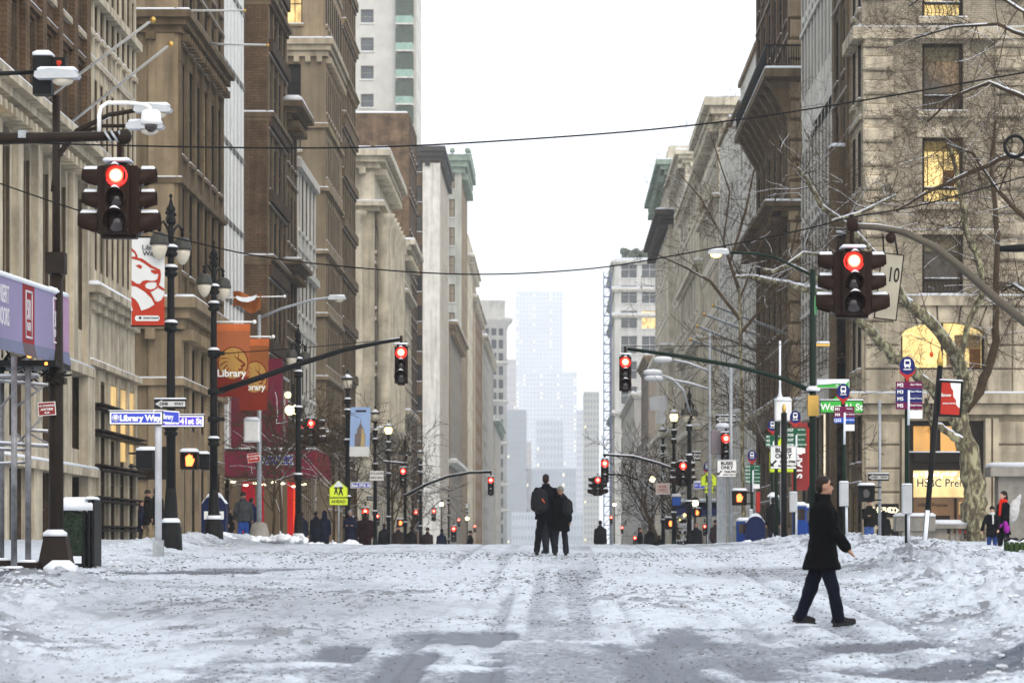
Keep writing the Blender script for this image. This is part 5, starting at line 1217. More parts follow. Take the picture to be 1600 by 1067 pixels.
# --- street name signs and one way
def namesign(label, px0, px1, py0, py1, D, body, face_, size=.62, seal=False, snow=.02, dx=0, bold=.010, group=None):
    e, pn, w, h = sign('street_name_sign', label, px0, px1, py0, py1, D, LETW, LETB, [], bw=.022, snow=snow, group=group)
    f = MB(); f.box(-w/2+.06, w/2-.06, -.020, -.0145, -h/2+.055, h/2-.055); sub(e, f, 'colour_field', face_)
    lettering(pn, body, size*h, dx*w, -.02*h, LETW, bold, t=-.024)
    if seal:
        f = MB(); f.lathe([(.08,0),(.08,.006)], 14); f.lathe([(.064,.007),(.064,.009)], 14, mi=1); f.lathe([(.05,.01),(.05,.012)], 12, mi=0); f.xf(T(-w/2+.15,-.021,0,0,R(90))); sub(e, f, 'seal', [LETW, BLUEP])
    return e
namesign('blue street name sign reading Library Way with a round seal, on the pale pole', 170, 255, 642, 664, 62.8, 'Library Way', BLUEP, .58, True, dx=.08)
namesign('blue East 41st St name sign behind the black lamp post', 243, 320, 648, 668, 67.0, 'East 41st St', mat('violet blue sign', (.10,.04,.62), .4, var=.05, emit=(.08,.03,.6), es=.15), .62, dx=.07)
e = thing('street_name_sign', 'small blue name sign turned almost edge on between the two long ones', 'sign', P(260,651,63.2), R(62)); pn = panel(e, .95, .28, T(0,0,0), BLUEP, LETW, .03); lettering(pn, 'Library', .16, 0, 0, LETW, .006)
def oneway(label, px0, px1, py0, py1, D, rz=0, snow=.03, left=True):
    e, pn, w, h = sign('one_way_sign', label, px0, px1, py0, py1, D, LETB, LETB, [], snow=snow, rz=rz, group='one way signs along the avenue')
    q = w; f = MB(); f.poly([(-.47*q,0),(-.25*q,.44*h),(-.25*q,.27*h),(.47*q,.27*h),(.47*q,-.27*h),(-.25*q,-.27*h),(-.25*q,-.44*h)], -.018, -.0145); sub(e, f, 'arrow', mat('sign white grey', (.5,.5,.48), .5))
    lettering(pn, 'ONE', .42*h, -.2*w, 0, LETB, .003, t=-.0215); lettering(pn, 'WAY', .42*h, .27*w, 0, LETB, .003, t=-.0215)
oneway('black one way sign with a left arrow, on the lion banner lamp post', 241, 291, 623.5, 638.5, 67.3)
oneway('one way sign on the thin pole in front of the stone corner building', 1356, 1389, 740, 751, 99.8)
oneway('one way sign above the red signal on the wide grey post, right side', 1118, 1150, 649, 661, 108)
oneway('small one way sign right of the far left pedestrians', 573, 592, 775, 782, 152)
oneway('one way sign turned away beside the right hand red signal with snowy hoods', 1081, 1096, 706, 720, 126, rz=.5)
e = pole('sign_pole', 'pale grey square sign pole holding the Library Way sign', 'pole', (247.5-CX)*62.9/F, 62.9, dz(640,62.9)-G(-9,62.9), .075, mat('pale pole', (.46,.47,.50), .5, .2)); f = MB(); f.box(-.11,.11,-.11,.11,-.2,.27); sub(e, f, 'foot', GALV)
# pedestrian signals
def pedsig(label, px, py, D, lit, rz=0, s=.42, group='pedestrian signals'):
    e = thing('pedestrian_signal', label, 'pedestrian signal', P(px,py,D), rz, group)
    f = MB(); f.cbox(-s/2, s/2, -.12, .12, -s/2, s/2, .03); f.snowcap(-s/2,s/2,-.3,.12,s/2+.001,.09,1); f.box(-s/2,s/2,-.3,-.121,s/2-.03,s/2-.002); f.box(-s/2,-s/2+.02,-.28,-.121,-s/2+.03,s/2-.031); f.box(s/2-.02,s/2,-.28,-.121,-s/2+.03,s/2-.031); sub(e, f, 'housing', [BLACK if not lit else SIGNAL, SNOW])
    f = MB(); f.poly([(-.08,-.13),(.06,-.13),(.11,-.02),(.12,.06),(.08,.05),(.07,.13),(.03,.14),(0,.16),(-.04,.14),(-.07,.12),(-.10,.08)], -.128, -.1215); sub(e, f, 'hand_symbol', ORANGE if lit else DEADLENS)
    f = MB(); f.tube([(s/2,0,s/2-.06),(s/2+.25,0,s/2-.06)], .025, 5); f.tube([(s/2,0,-s/2+.06),(s/2+.25,0,-s/2+.06)], .025, 5); sub(e, f, 'bracket', BLACK)
pedsig('unlit pedestrian signal seen from behind beside the pale sign pole', 229, 718, 66.5, False, R(160)); pedsig('lit orange hand pedestrian signal between the first two lamp posts', 297, 720, 70, True); pedsig('dark pedestrian signal right of the glowing hand, on the second lamp post', 320, 722, 79, False, R(-80))
pedsig('lit orange hand pedestrian signal above the blue mailbox on the right', 1155, 778, 100, True, s=.5); pedsig('lit orange hand pedestrian signal low in front of the right hand trees', 1048, 818, 150, True, s=.6)
pedsig('unlit pedestrian signal below the one way sign by the stone corner building', 1353, 771, 98, False, 0, .55)
pedsig('lit orange hand pedestrian signal by the low dark awning, right', 1089, 801, 170, True, s=.5)
pedsig('tiny orange signal low behind the far left trees', 626, 817, 190, True, s=.5)
# mast arm across the left half
e = thing('signal_gantry', 'long curved black mast arm from the second left lamp post over the road', 'mast arm', P(333,612,80), 0, 'signal mast arms')
pts = [P(338,612,80), P(400,592,80), P(470,568,80), P(540,546,80), P(600,534,80), P(627,530,80)]
arm(e, pts, [.085,.08,.075,.065,.055,.05], BLACK); snowline(e, pts, .05); arm(e, [P(338,553,80.2), P(480,543,80.2), P(627,529,80.2)], .012, BLACK, 'guy_wire', 4)
for y in (552, 612, 655): f = MB(); f.lathe([(.16,-.08),(.18,0),(.16,.08)], 10, P(334,y,80)); f.box(P(334,0,80).x+.05, P(334,0,80).x+.3, 79.92, 80.08, dz(y,80)-.05, dz(y,80)+.05); f.build('clamp', BLACK, e)
signal('red traffic light at the tip of the long arm from the second left lamp post', 627, 551, 79.8, (0,), (0,), hang=.3)
# grey cobra light
x = (405-CX)*95/F
e = pole('street_light', 'grey steel street light with a long arm and concrete base beside the bare saplings', 'street light', x, 95, dz(492,95)-G(x,95), .09, GALV, .06, 'cone')
pts = [P(405,497,95), P(440,482,95), P(490,468,95), P(515,465,95)]; arm(e, pts, [.05,.045,.04,.04], GALV); snowline(e, pts, .035); cobra(e, P(527,467,95), 1, s=.75)
f = MB(); f.cbox(-.26,.26,-.2,.1,-.35,.35,.05); f.snowcap(-.25,.25,-.19,.1,.352,.12,1); f.build('control_box', [WHITEP, SNOW], e, T(*P(394,674,95)))
sign('parking_sign', 'small tilted red sign on the grey street light', 387, 406, 708, 722, 94.8, REDP, LETW, [('NO STANDING', .22, 0, .18, LETW, .002), ('ANYTIME', .22, 0, -.12, LETW, .002)], tilt=-.12, bw=.012, t=.01)
# dark signal pole with the double head
x = (467-CX)*118/F
e = pole('signal_pole', 'dark pole carrying red signals and the East 40th St sign over a concrete cone', 'pole', x, 118, dz(560,118)-G(x,118), .12, BLACK, .09, 'cone')
signal('red traffic light with side heads on the dark pole in front of the pink shop', 487, 662, 117.6, (0,1,3), (0,), hang=.1)
namesign('white framed East 40th St name sign in front of the pink shop', 409, 459, 711, 727, 117, 'East 40th St', BLUEP, .6)
f = thing('traffic_light', 'second red signal partly behind, at the edge of the pink awning', 'traffic light', P(482,672,121), 0, 'red traffic lights along the avenue'); face(f, T(-.3,0,.2), True, True)
namesign('small East 39th St name sign by the far pedestrians', 547, 581, 753, 763, 140, 'East 39th St', BLUEP, .6)
signal('red traffic light low over the dark pedestrians left of centre', 571, 799, 150, (0,), (0,), far=True)
signal('small red traffic light on a short snowy arm left of centre', 630, 736, 160, (0,), (0,), far=True)
e = thing('signal_gantry', 'short snowy arm holding a small red light left of centre', 'mast arm', P(590,720,160), 0, 'signal mast arms'); arm(e, [P(592,713,160), P(600,721,160), P(632,724,160)], .06, BLACK); snowline(e, [P(592,713,160), P(600,721,160), P(632,724,160)], .06, .9)
e = thing('signal_gantry', 'far curved mast arm rising to a red light left of the couple', 'mast arm', P(640,772,166), 0, 'signal mast arms'); pts = [P(632,775,166), P(665,757,166), P(700,744,166), P(735,738,166), P(767,737,166)]; arm(e, pts, .08, BLACK); snowline(e, pts, .07, .9)
signal('red traffic light on the far curved arm left of the couple', 767, 750, 166, (0,), (0,), far=True)
signal('small red traffic light far down the left kerb', 678, 798, 250, (0,), (0,), far=True, s=1.0); signal('farthest large-looking red traffic light low on the left side', 709, 826, 230, (0,), (0,), far=True, s=1.2)
signal('faint pair of dark signals with red lamps left of the slim lamp post', 650, 800, 210, (0,), (0,), far=True, s=.9)
# yellow signs
def childsym(e, w, h, z0=0, s=1):
    for k, x in enumerate((-.13, .12)):
        q = s*w*(1 if k else .85); f = MB(); a = x*w
        f.poly([(a-.06*q,z0-.05*q),(a+.06*q,z0-.05*q),(a+.13*q,z0-.33*q),(a+.07*q,z0-.33*q),(a,z0-.15*q),(a-.08*q,z0-.33*q),(a-.14*q,z0-.33*q)], -.024, -.0185)
        f.poly([(a-.07*q,z0+.16*q),(a+.07*q,z0+.16*q),(a+.15*q,z0+.0*q),(a+.06*q,z0+.06*q),(a+.06*q,z0-.05*q),(a-.06*q,z0-.05*q),(a-.06*q,z0+.06*q),(a-.15*q,z0+.02*q)], -.0241, -.0186)
        n = 8; f.poly([(a+.055*q*math.cos(6.28*i/n), z0+.225*q+.055*q*math.sin(6.28*i/n)) for i in range(n)], -.0242, -.0187); sub(e, f, 'figure_symbol', LETB)
def yellow(label, px0, px1, py0, py1, D, ahead=None, snow=False):
    w = (px1-px0)*D/F; h = (py1-py0)*D/F
    e = thing('school_crossing_sign', label, 'sign', P((px0+px1)/2,(py0+py1)/2,D), 0, 'yellow crossing signs')
    f = MB(); f.poly([(-w/2,-h/2),(w/2,-h/2),(w/2,.05*h),(0,h/2),(-w/2,.05*h)], -.012, .012); f.poly([(-w/2+.03,-h/2+.03),(w/2-.03,-h/2+.03),(w/2-.03,.04*h),(0,h/2-.04),(-w/2+.03,.04*h)], -.018, -.0125, 1); sub(e, f, 'panel', [mat('olive border', (.35,.42,.03)), YEL])
    childsym(e, w, h, -.02)
    if snow: f = MB(); f.poly([(-.28*w,.10*h),(.28*w,.12*h),(.05*w,.44*h),(-.06*w,.43*h)], -.04, -.026); sub(e, f, 'stuck_snow', SNOW)
    if ahead:
        a0, a1, b0, b1 = ahead; p = P((a0+a1)/2,(b0+b1)/2,D)-P((px0+px1)/2,(py0+py1)/2,D)
        pn = panel(e, (a1-a0)*D/F, (b1-b0)*D/F, T(*p), YEL, mat('olive border', (.35,.42,.03)), .02, name='lower_panel'); text('AHEAD', .62*(b1-b0)*D/F, pn, WM[pn.name] @ T(0,-.017,0), LETB, .004)
    f = MB(); f.tube([(0,.06,h/2-.1),(0,.06,-(P(0,py1,D).z-G(9,D))-h/2-.2)], .035, 6); sub(e, f, 'post', GALV)
yellow('yellow pedestrian crossing sign caked with snow over an AHEAD plate, left side', 514.5, 543.5, 750, 777, 104, (514.5,543.5,778,789), True)
yellow('yellow crossing sign with two figures over a small lime AHEAD plate, right side', 1095, 1120, 735, 759, 122, (1101,1115,760,770))
yellow('yellow crossing sign peeping out behind the nearer BUSES ONLY sign', 1202, 1241, 681, 738, 88)
sign('lane_sign', 'white all cars only sign on the lamp post right of the skyscraper banner', 577, 600, 735, 751, 149, LETW, LETB, [('EXCLUDED', .3, 0, .22, LETB, .003), ('CARS ONLY', .3, 0, -.2, LETB, .003)], bw=.015, t=.01)
def buses(label, px0, px1, py0, py1, D, snow=.02):
    e, pn, w, h = sign('bus_lane_sign', label, px0, px1, py0, py1, D, LETW, LETB, [('BUSES', .27, 0, .31, LETB, .006), ('ONLY', .27, 0, .06, LETB, .006), ('7AM-7PM', .17, .16, -.19, LETB, .004), ('MON THRU FRI', .12, .16, -.37, LETB, .002)], bw=.012, snow=snow, group='bus lane signs', t=.012)
    f = MB(); s = h*.17; f.poly([(-s,-s),(s*.1,-s),(-s*.25,-s*.6),(s*.75,s*.4),(s*.4,s*.75),(-s*.6,-s*.25),(-s,s*.1)], -.015, -.0115); f.xf(T(-.35*w,0,-.22*h)); sub(e, f, 'arrow_symbol', LETB)
buses('white BUSES ONLY 7AM-7PM sign, the nearer and larger one', 1203.5, 1244.5, 697, 732.5, 84); buses('smaller, farther BUSES ONLY sign below the red signal', 1120.5, 1151, 719, 745, 106)
e = pole('sign_pole', 'dark pole behind the nearer BUSES ONLY sign', 'pole', (1213-CX)*84.3/F, 84.3, 3.6, .05, DKGREEN); 
e = pole('sign_pole', 'gold-tipped black pole beside the white meter box', 'pole', (1225-CX)*83/F, 83, dz(645,83)-G(6.6,83), .085, BLACK); f = MB(); f.lathe([(.05,0),(.06,.1),(.04,.22),(.001,.28)], 8, (0,0,dz(645,83)-G(6.6,83))); sub(e, f, 'tip', GOLD)
# bus stops
def busstop(label, px, pyd, D, rows_, cols_, x0, x1, y0, y1, lean=0, case=None, r=12, small=None, bot=None, shade=GREEND):
    c = P(px, pyd, D); zg = G(c.x, D)
    e = thing('bus_stop_sign', label, 'bus stop sign', (c.x, D, zg), 0, 'bus stop poles along the right kerb')
    H = c.z-zg; rr_ = r*D/F
    f = MB(); f.tube([(-lean*H,.05,-.4),(0,.05,H-.1)], .052, 8); sub(e, f, 'pole', DKGREEN)
    f = MB(); n = 20; f.poly([(rr_*math.cos(6.2832*i/n), H+rr_*1.25*math.sin(6.2832*i/n)) for i in range(n)], -.03, 0); sub(e, f, 'disc', NAVY)
    f = MB(); f.poly([(-rr_*1.02,H-rr_*.35),(-rr_*.75,H-rr_*.85),(0,H-rr_*1.15),(rr_*.75,H-rr_*.85),(rr_*1.02,H-rr_*.35),(rr_*.98,H-rr_*.9),(rr_*.25,H-rr_*1.55),(rr_*.1,H-rr_*2.0),(-rr_*.1,H-rr_*2.0),(-rr_*.25,H-rr_*1.55),(-rr_*.98,H-rr_*.9)], -.034, -.004); sub(e, f, 'red_tail', REDP)
    f = MB(); q = rr_; z = H+q*.12
    f.poly([(-.38*q,z-.2*q),(.38*q,z-.2*q),(.44*q,z+.15*q),(.36*q,z+.75*q),(-.36*q,z+.75*q),(-.44*q,z+.15*q)], -.037, -.031, 0); f.poly([(-.28*q,z+.12*q),(.28*q,z+.12*q),(.26*q,z+.52*q),(-.26*q,z+.52*q)], -.041, -.0375, 1); f.box(-.34*q,-.18*q,-.038,-.031,z-.36*q,z-.2*q); f.box(.18*q,.34*q,-.038,-.031,z-.36*q,z-.2*q); f.box(-.5*q,.5*q,-.038,-.031,z-.62*q,z-.50*q); sub(e, f, 'bus_symbol', [LETW, NAVY])
    X0 = (x0-CX)*D/F-c.x; X1 = (x1-CX)*D/F-c.x; Z0 = dz(y1,D)-zg; Z1 = dz(y0,D)-zg; nr = len(rows_); rh = (Z1-Z0)/nr
    for k, (a, b_, cm) in enumerate(rows_):
        f = MB(); z1 = Z1-k*rh; f.box(X0, X1, -.025, 0, z1-rh+.004, z1); pn = sub(e, f, 'route_panel', cm)
        text(a, rh*.72, pn, WM[e.name] @ T(X0+(X1-X0)*.17, -.028, z1-rh*.5), LETW, .003); text(b_, rh*.36, pn, WM[e.name] @ T(X0+(X1-X0)*.76, -.028, z1-rh*.4), LETW, .001)
    if small:
        a, b_, p, q = small; f = MB(); f.box((a-CX)*D/F-c.x, (b_-CX)*D/F-c.x, -.02, 0, dz(q,D)-zg, dz(p,D)-zg); sub(e, f, 'small_plate', LETW)
    if case:
        a, b_, p, q = case; f = MB(); A = (a-CX)*D/F-c.x; B = (b_-CX)*D/F-c.x; f.cbox(A, B, -.16, .0, dz(q,D)-zg, dz(p,D)-zg, .02); f.snowcap(A,B,-.16,0,dz(p,D)-zg+.002,.04,1); sub(e, f, 'timetable_case', [GREYP, SNOW])
    f = MB(); zz = H-rr_*2; f.tube([(.03,-.02,zz-1.0),(.035,-.02,zz-.2)], .03, 5); f.tube([(-lean*H*.8+.03,-.02,.3),(-lean*H*.5+.03,-.02,1.5)], .035, 5); sub(e, f, 'stuck_snow', SNOW, kind='stuff')
busstop('nearest bus stop pole with purple and blue route plates M2 to M5', 1417.5, 572, 66, [('M2','East Village',PLUM),('M3','East Village',NAVY),('M5','South Ferry',NAVY),('M5','South Ferry',PLUM)], 0, 1399.5, 1441, 596.5, 639.5, case=(1408.5,1424,758,803), small=(1420.5,1441,641,654))
busstop('bus stop pole in front of the green West 41 St sign', 1317.5, 612, 72, [('M1','Harlem',PLUM),('M4','Penn Station',PLUM),('Q32','Penn Station',MIDBLUE)], 0, 1303, 1335, 635, 661, lean=-.02, case=(1311,1325,754,791), small=(1320,1335,663,673), r=10)
busstop('bus stop pole with green plates X27 X28 beside the nearer BUSES ONLY sign', 1242.5, 652, 85, [('X27','Bay Ridge',GREEND),('X28','Bensonhurst',GREEND),('X37','Sea Gate',GREEND),('X38','Manhattan Bch',GREEND)], 0, 1230, 1259, 668, 699, case=(1233,1245,770,800), small=(1244,1258,700,708), r=8.5)
busstop('bus stop pole with green plates left of the yellow crossing sign', 1207, 665, 95, [('X1','Eltingville',GREEND),('X2','St George',GREEND),('X5','Rossville',GREEND)], 0, 1196, 1220, 679, 698, case=(1203,1211,771,800), r=7.5)
busstop('bus stop pole with five green plates above the blue mailbox', 1175, 712, 106, [('X10','Port Rich',GREEND),('X12','Mariners',GREEND),('X14','New Brighton',GREEND),('X17','Westerleigh',GREEND),('X42','Tottenville',GREEND)], 0, 1164, 1188, 726, 755, case=(1170,1176,797,817), small=(1176,1187,756,763), r=7)
busstop('far bus stop pole with blue plates low before the dark awning', 1105, 729, 135, [('BM1','Mill Basin',MIDBLUE),('BM2','Canarsie',MIDBLUE)], 0, 1098, 1112, 745, 757, case=(1076,1083,813,840), r=6)
# green pole with signal arm, cobra light and name signs
x = (1270-CX)*86/F; D = 86
e = pole('signal_pole', 'thick dark green pole behind the walking man, carrying a mast arm and lit street light', 'pole', x, D, dz(421,D)-G(x,D), .115, DKGREEN, .085)
pts = [P(1270,612,D), P(1225,592,D), P(1150,572,D), P(1060,556,D), P(980,545,D)]; arm(e, pts, [.075,.07,.065,.06,.05], DKGREEN); snowline(e, pts, .04)
pts = [P(1268,430,D), P(1238,415,D), P(1210,402,D), P(1180,396,D), P(1140,395,D)]; arm(e, pts, .04, DKGREEN, 'light_arm'); cobra(e, P(1122,396,D), -1, True, s=.8)
f = MB(); f.box(x-.16, x+.16, D-.16, D+.16, dz(650,D), dz(618,D)); f.build('clamp', GOLD, e); f = MB(); f.box(x+.1, x+.5, D-.05, D+.05, dz(541,D), dz(537,D)); f.build('bracket', GOLD, e); f = MB(); f.snowcap(x-.2, x+.2, D-.2, D+.2, dz(611,D), .15); f.snowcap(x+.1, x+.5, D-.07, D+.07, dz(536.5,D), .06); f.build('snow', SNOW, e, kind='stuff')
arm(e, [P(980,541,D), P(1120,541,D), P(1270,537,D)], .010, BLACK, 'guy_wire', 4)
signal('red traffic light at the tip of the right mast arm, with clear sky behind', 977, 566, 85.8, (0,), (0,), hang=.3)
e, pn, w, h = sign('street_name_sign', 'bright green West 41 St sign with snow along its crown', 1281, 1349, 625.5, 645.5, 84.5, GREENP, BLACK, [('West 41 St', .72, 0, -.04, LETW, .005)], bw=.025, snow=.035)
f = MB(); f.poly([(-.28*w,.5*h),(-.14*w,.88*h),(.14*w,.88*h),(.28*w,.5*h)], -.009, .009); f.poly([(-.25*w,.5*h),(-.13*w,.80*h),(.13*w,.80*h),(.25*w,.5*h)], -.013, -.0095, 1); sub(e, f, 'crown', [BLACK, GREENP])
e, pn, w, h = sign('street_name_sign', 'narrow green plaza name sign half covered by snow, above the West 41 St sign', 1276.5, 1327, 594, 606, 84.4, GREENP, LETW, [('PLAZA', .5, .25, -.2, LETW, .001)], bw=.012, snow=.03)
f = MB(); f.poly([(-.5*w,-.1*h),(-.2*w,-.05*h),(.1*w,.1*h),(.4*w,.05*h),(.5*w,.5*h),(-.5*w,.5*h)], -.05, -.016); sub(e, f, 'stuck_snow', SNOW)
# right near signal
e = thing('signal_gantry', 'thick curved mast arm sweeping down out of the picture on the right', 'mast arm', P(1332,352,47), 0, 'signal mast arms')
pts = [P(1328,353,47), P(1370,355,47), P(1410,362,47), P(1460,385,47), P(1510,425,47), P(1560,470,47), P(1625,522,47)]; arm(e, pts, [.05,.053,.057,.062,.067,.07,.075], mat('brown grey painted steel', (.10,.085,.065), .5, .2, var=.2)); snowline(e, pts[:4], .05)
f = MB(); f.lathe([(.09,-.1),(.10,0),(.09,.1)], 10, P(1332,352,47)); f.build('clamp', SIGNAL, e); f = MB(); f.ball(P(1392,372,47), .09, n=8, m=6); f.build('clamp', SIGNAL, e)
signal('large red traffic light with a green glow in one side hood, hanging before the bare branches', 1331, 411, 47, (0,1,3), (0,), group=None, hang=.62)
gsig = COL.objects[-1].parent
gc = MB(); gc.lathe([(.001,.0),(.165,.0),(.165,.02)], 14); gc.xf(T(-.60,0,-.85,0,0,R(90))); sub(gsig, gc, 'green_glow_disc', glow('green visor glow', (.05,.6,.15), .35))  # glowing disc added at the visor mouth for the green light reflected there
e = thing('street_sign', 'pale tilted sign with a dark edge hanging behind the right traffic light', 'sign', P(1389,448,47.6), 0); pn = panel(e, .38, 1.1, T(0,0,0,0,0,.12), mat('pale sign face', (.50,.46,.36), .6), DKBROWN, .02); text('10', .34, pn, WM[pn.name] @ T(.05,-.017,.19), LETB, .004, sx=.6); f = MB(); f.tube([(-.08,0,.5),(-.1,0,.85)], .015, 5); f.tube([(.15,0,.5),(.1,0,.8)], .015, 5); sub(e, f, 'strap', BLACK)
# leaning pole with banner frame
D = 64; a = P(1443,868,D); bt = P(1469,572,D)
e = thing('banner_pole', 'leaning black pole holding a framed red and white poster, near the bank', 'pole', a)
f = MB(); f.tube([a-Vector((0.03,0,.4)), a.lerp(bt,.5), bt], [.055,.065,.065], 10); f.build('shaft', BLACK, e); f = MB(); f.lathe([(.06,0),(.08,.1),(.05,.2),(.04,.32),(.001,.36)], 8, bt); f.build('tip', GOLD, e)
f = MB(); s0 = a.lerp(bt,.02); s1 = a.lerp(bt,.24); f.tube([s0-Vector((.0,.04,0)), s1-Vector((0,.04,0))], .048, 8); f.build('stuck_snow', SNOW, e, kind='stuff')
c = P(1485,623,D-.1); f = MB(); f.box(-.26,.26,-.02,.02,-.40,.40,0); f.box(-.21,.21,-.026,-.0205,-.35,.35,1); f.poly([(-.02,.35),(.21,.35),(.21,-.2),(.14,-.14),(.12,-.02),(.06,.05),(.05,.18),(0,.25)], -.032, -.0265, 2); f.snowcap(-.26,.26,-.03,.03,.401,.03,3)
pn = f.build('poster_frame', [BLACK, REDP, LETW, SNOW], e, T(*c, 0, 0, .05)); text('Snow', .10, pn, T(*c) @ T(-.10,-.037,.08), LETW, .002); text('every service', .06, pn, T(*c) @ T(-.02,-.037,-.1), LETW, .001)
f = MB(); f.tube([P(1463,603,D), P(1472,600,D)], .03, 5); f.tube([P(1460,643,D), P(1470,645,D)], .03, 5); f.build('bracket', BLACK, e)
e = pole('sign_pole', 'thin galvanised pole with a one way sign in front of the stone corner building', 'pole', (1374.5-CX)*100/F, 100, dz(625,100)-G(11.3,100), .055, GALV)
# small furniture
e = pole('meter_box_pole', 'thin white post topped by a big white snow-capped box', 'pole', (1221-CX)*95/F, 95, dz(658,95)-G(7.5,95), .05, GREYP); f = MB(); zb = dz(658,95)-G(7.5,95); f.cbox(-.22,.32,-.2,.2,zb,zb+.65,.04); sub(e, f, 'box', WHITEP); f = MB(); f.snowcap(-.22,.32,-.2,.2,zb+.651,.14); f.lathe([(.12,.1),(.05,.25),(.035,.5),(.035,2.0)], 8, (-.05,0,zb+.65)); sub(e, f, 'snow_spike', SNOW)
e = thing('utility_post', 'wide pale grey post with a snowy top under the one way sign, right side', 'post', ((1127-CX)*108/F, 108, float(gz(108)))); H = dz(668,108)-float(gz(108)); f = MB(); f.box(-.17,.17,-.17,.17,-.3,H); sub(e, f, 'shaft', GALV); f = MB(); f.snowcap(-.2,.3,-.2,.2,H,.18); sub(e, f, 'snow', SNOW, kind='stuff')
f = MB(); f.cbox(-.4,-.0,-.25,.1,H-1.0,H-.1,.04); sub(e, f, 'box', mat('mauve grey box', (.26,.22,.24), .5))
e = pole('sign_pole', 'dark pole beside the wide pale post, right side', 'pole', (1142-CX)*107/F, 107, dz(560,107)-G(6.6,107), .07, GALV)
signal('red traffic light beside the wide grey post on the right', 1134, 685, 107.5, (0,), (0,), far=True, hang=.2)
signal('red traffic light with snow-laden hoods before the right hand trees', 1067, 728, 130, (0,1,3), (0,), far=True, hang=.2)
e = thing('signal_gantry', 'snow-lined mast arm curving out from the right kerb over the far road', 'mast arm', P(1060,737,130), 0, 'signal mast arms'); pts = [P(1066,738,130), P(1030,724,130), P(990,713,130), P(942,710,130)]; arm(e, pts, .06, BLACK); snowline(e, pts, .055, .9)
signal('red traffic light at the end of the snow-lined right arm', 945, 724, 130, (0,), (0,), far=True, hang=.25)
signal('cluster of snowy signals just left of the snow-lined arm tip', 934, 750, 150, (0,1,3), (0,), far=True, hang=.2, s=.9)
e = thing('signal_gantry', 'lower far snowy mast arm below the snow-lined one', 'mast arm', P(1040,780,165), 0, 'signal mast arms'); pts = [P(1035,775,165), P(1005,752,165), P(975,742,165), P(942,740,165)]; arm(e, pts, .07, BLACK); snowline(e, pts, .06, .9)
signal('small low red light far down the right kerb', 992, 840, 230, (0,), (0,), far=True, s=.8); signal('tiny red light half hidden by the right hand branches', 1007, 783, 240, (0,), (0,), far=True, s=.6)
# double cobra on the right
x = (1109-CX)*118/F; e = pole('street_light', 'grey street light with two snow-covered arms on the right side', 'street light', x, 118, dz(520,118)-G(x,118), .09, GALV, .06)
for (pp, hd) in (([P(1108,608,118), P(1075,598,118), P(1040,592,118)], P(1022,592,118)), ([P(1078,645,118), P(1068,610,118), P(1050,592,118), P(1028,585,118)], P(1020,583,118)), ([P(1108,580,118), P(1075,567,118), P(1052,563,118)], P(1036,563,118))):
    arm(e, pp, .045, GALV); snowline(e, pp, .045, .8); f = MB(); f.ball(hd, .42, .14, .12, n=10, m=6); f.build('lamp_head', GREYP, e); f = MB(); f.ball(hd+Vector((0,0,.07)), .40, .13, .10, n=10, m=5); f.build('snow_cap', SNOW, e)
for k, (a, b_, c, d) in enumerate(((1115,478,1228,521),(1101,492,1213,535),(1090,510,1197,555),(1080,531,1181,570))):
    flagpole(['topmost', 'second', 'third', 'lowest'][k]+' of the four parallel snow-covered flagpoles on the right facade', P(c,d,160+k*4), P(a,b_,150+k*4), .1, 'four parallel flagpoles on the right', GALV, .09)
e = thing('flag', 'white snow-crusted flag hanging on the right facade', 'flag', P(1028,640,200), 0); f = MB(); s = 200/F; f.poly([((x_-1028)*s, (640-y_)*s) for x_, y_ in ((1014,622),(1020,619),(1043,618),(1042,637),(1036,645),(1041,652),(1038,662),(1025,661),(1025,650),(1030,642),(1016,641))], -.1, .05); sub(e, f, 'cloth', mat('white flag', (.72,.72,.72), .8))
# red vertical shop banner
e, w, h = banner('tall dark red vertical shop banner lettered in white', 1237, 1262, 660, 766, 99, REDB); text('STAPLES', .36, e, T(*P(1248,717,98.9), 0, 0, R(-90)), LETW, .012)
e2, w, h = banner('second red shop banner edge just behind the first', 1262, 1268, 668, 760, 100, REDP)
sign('fire_sign', 'round-edged red sign low beside the pole with five green plates', 1181, 1188, 768, 800, 104, REDP, REDB, [], t=.02)
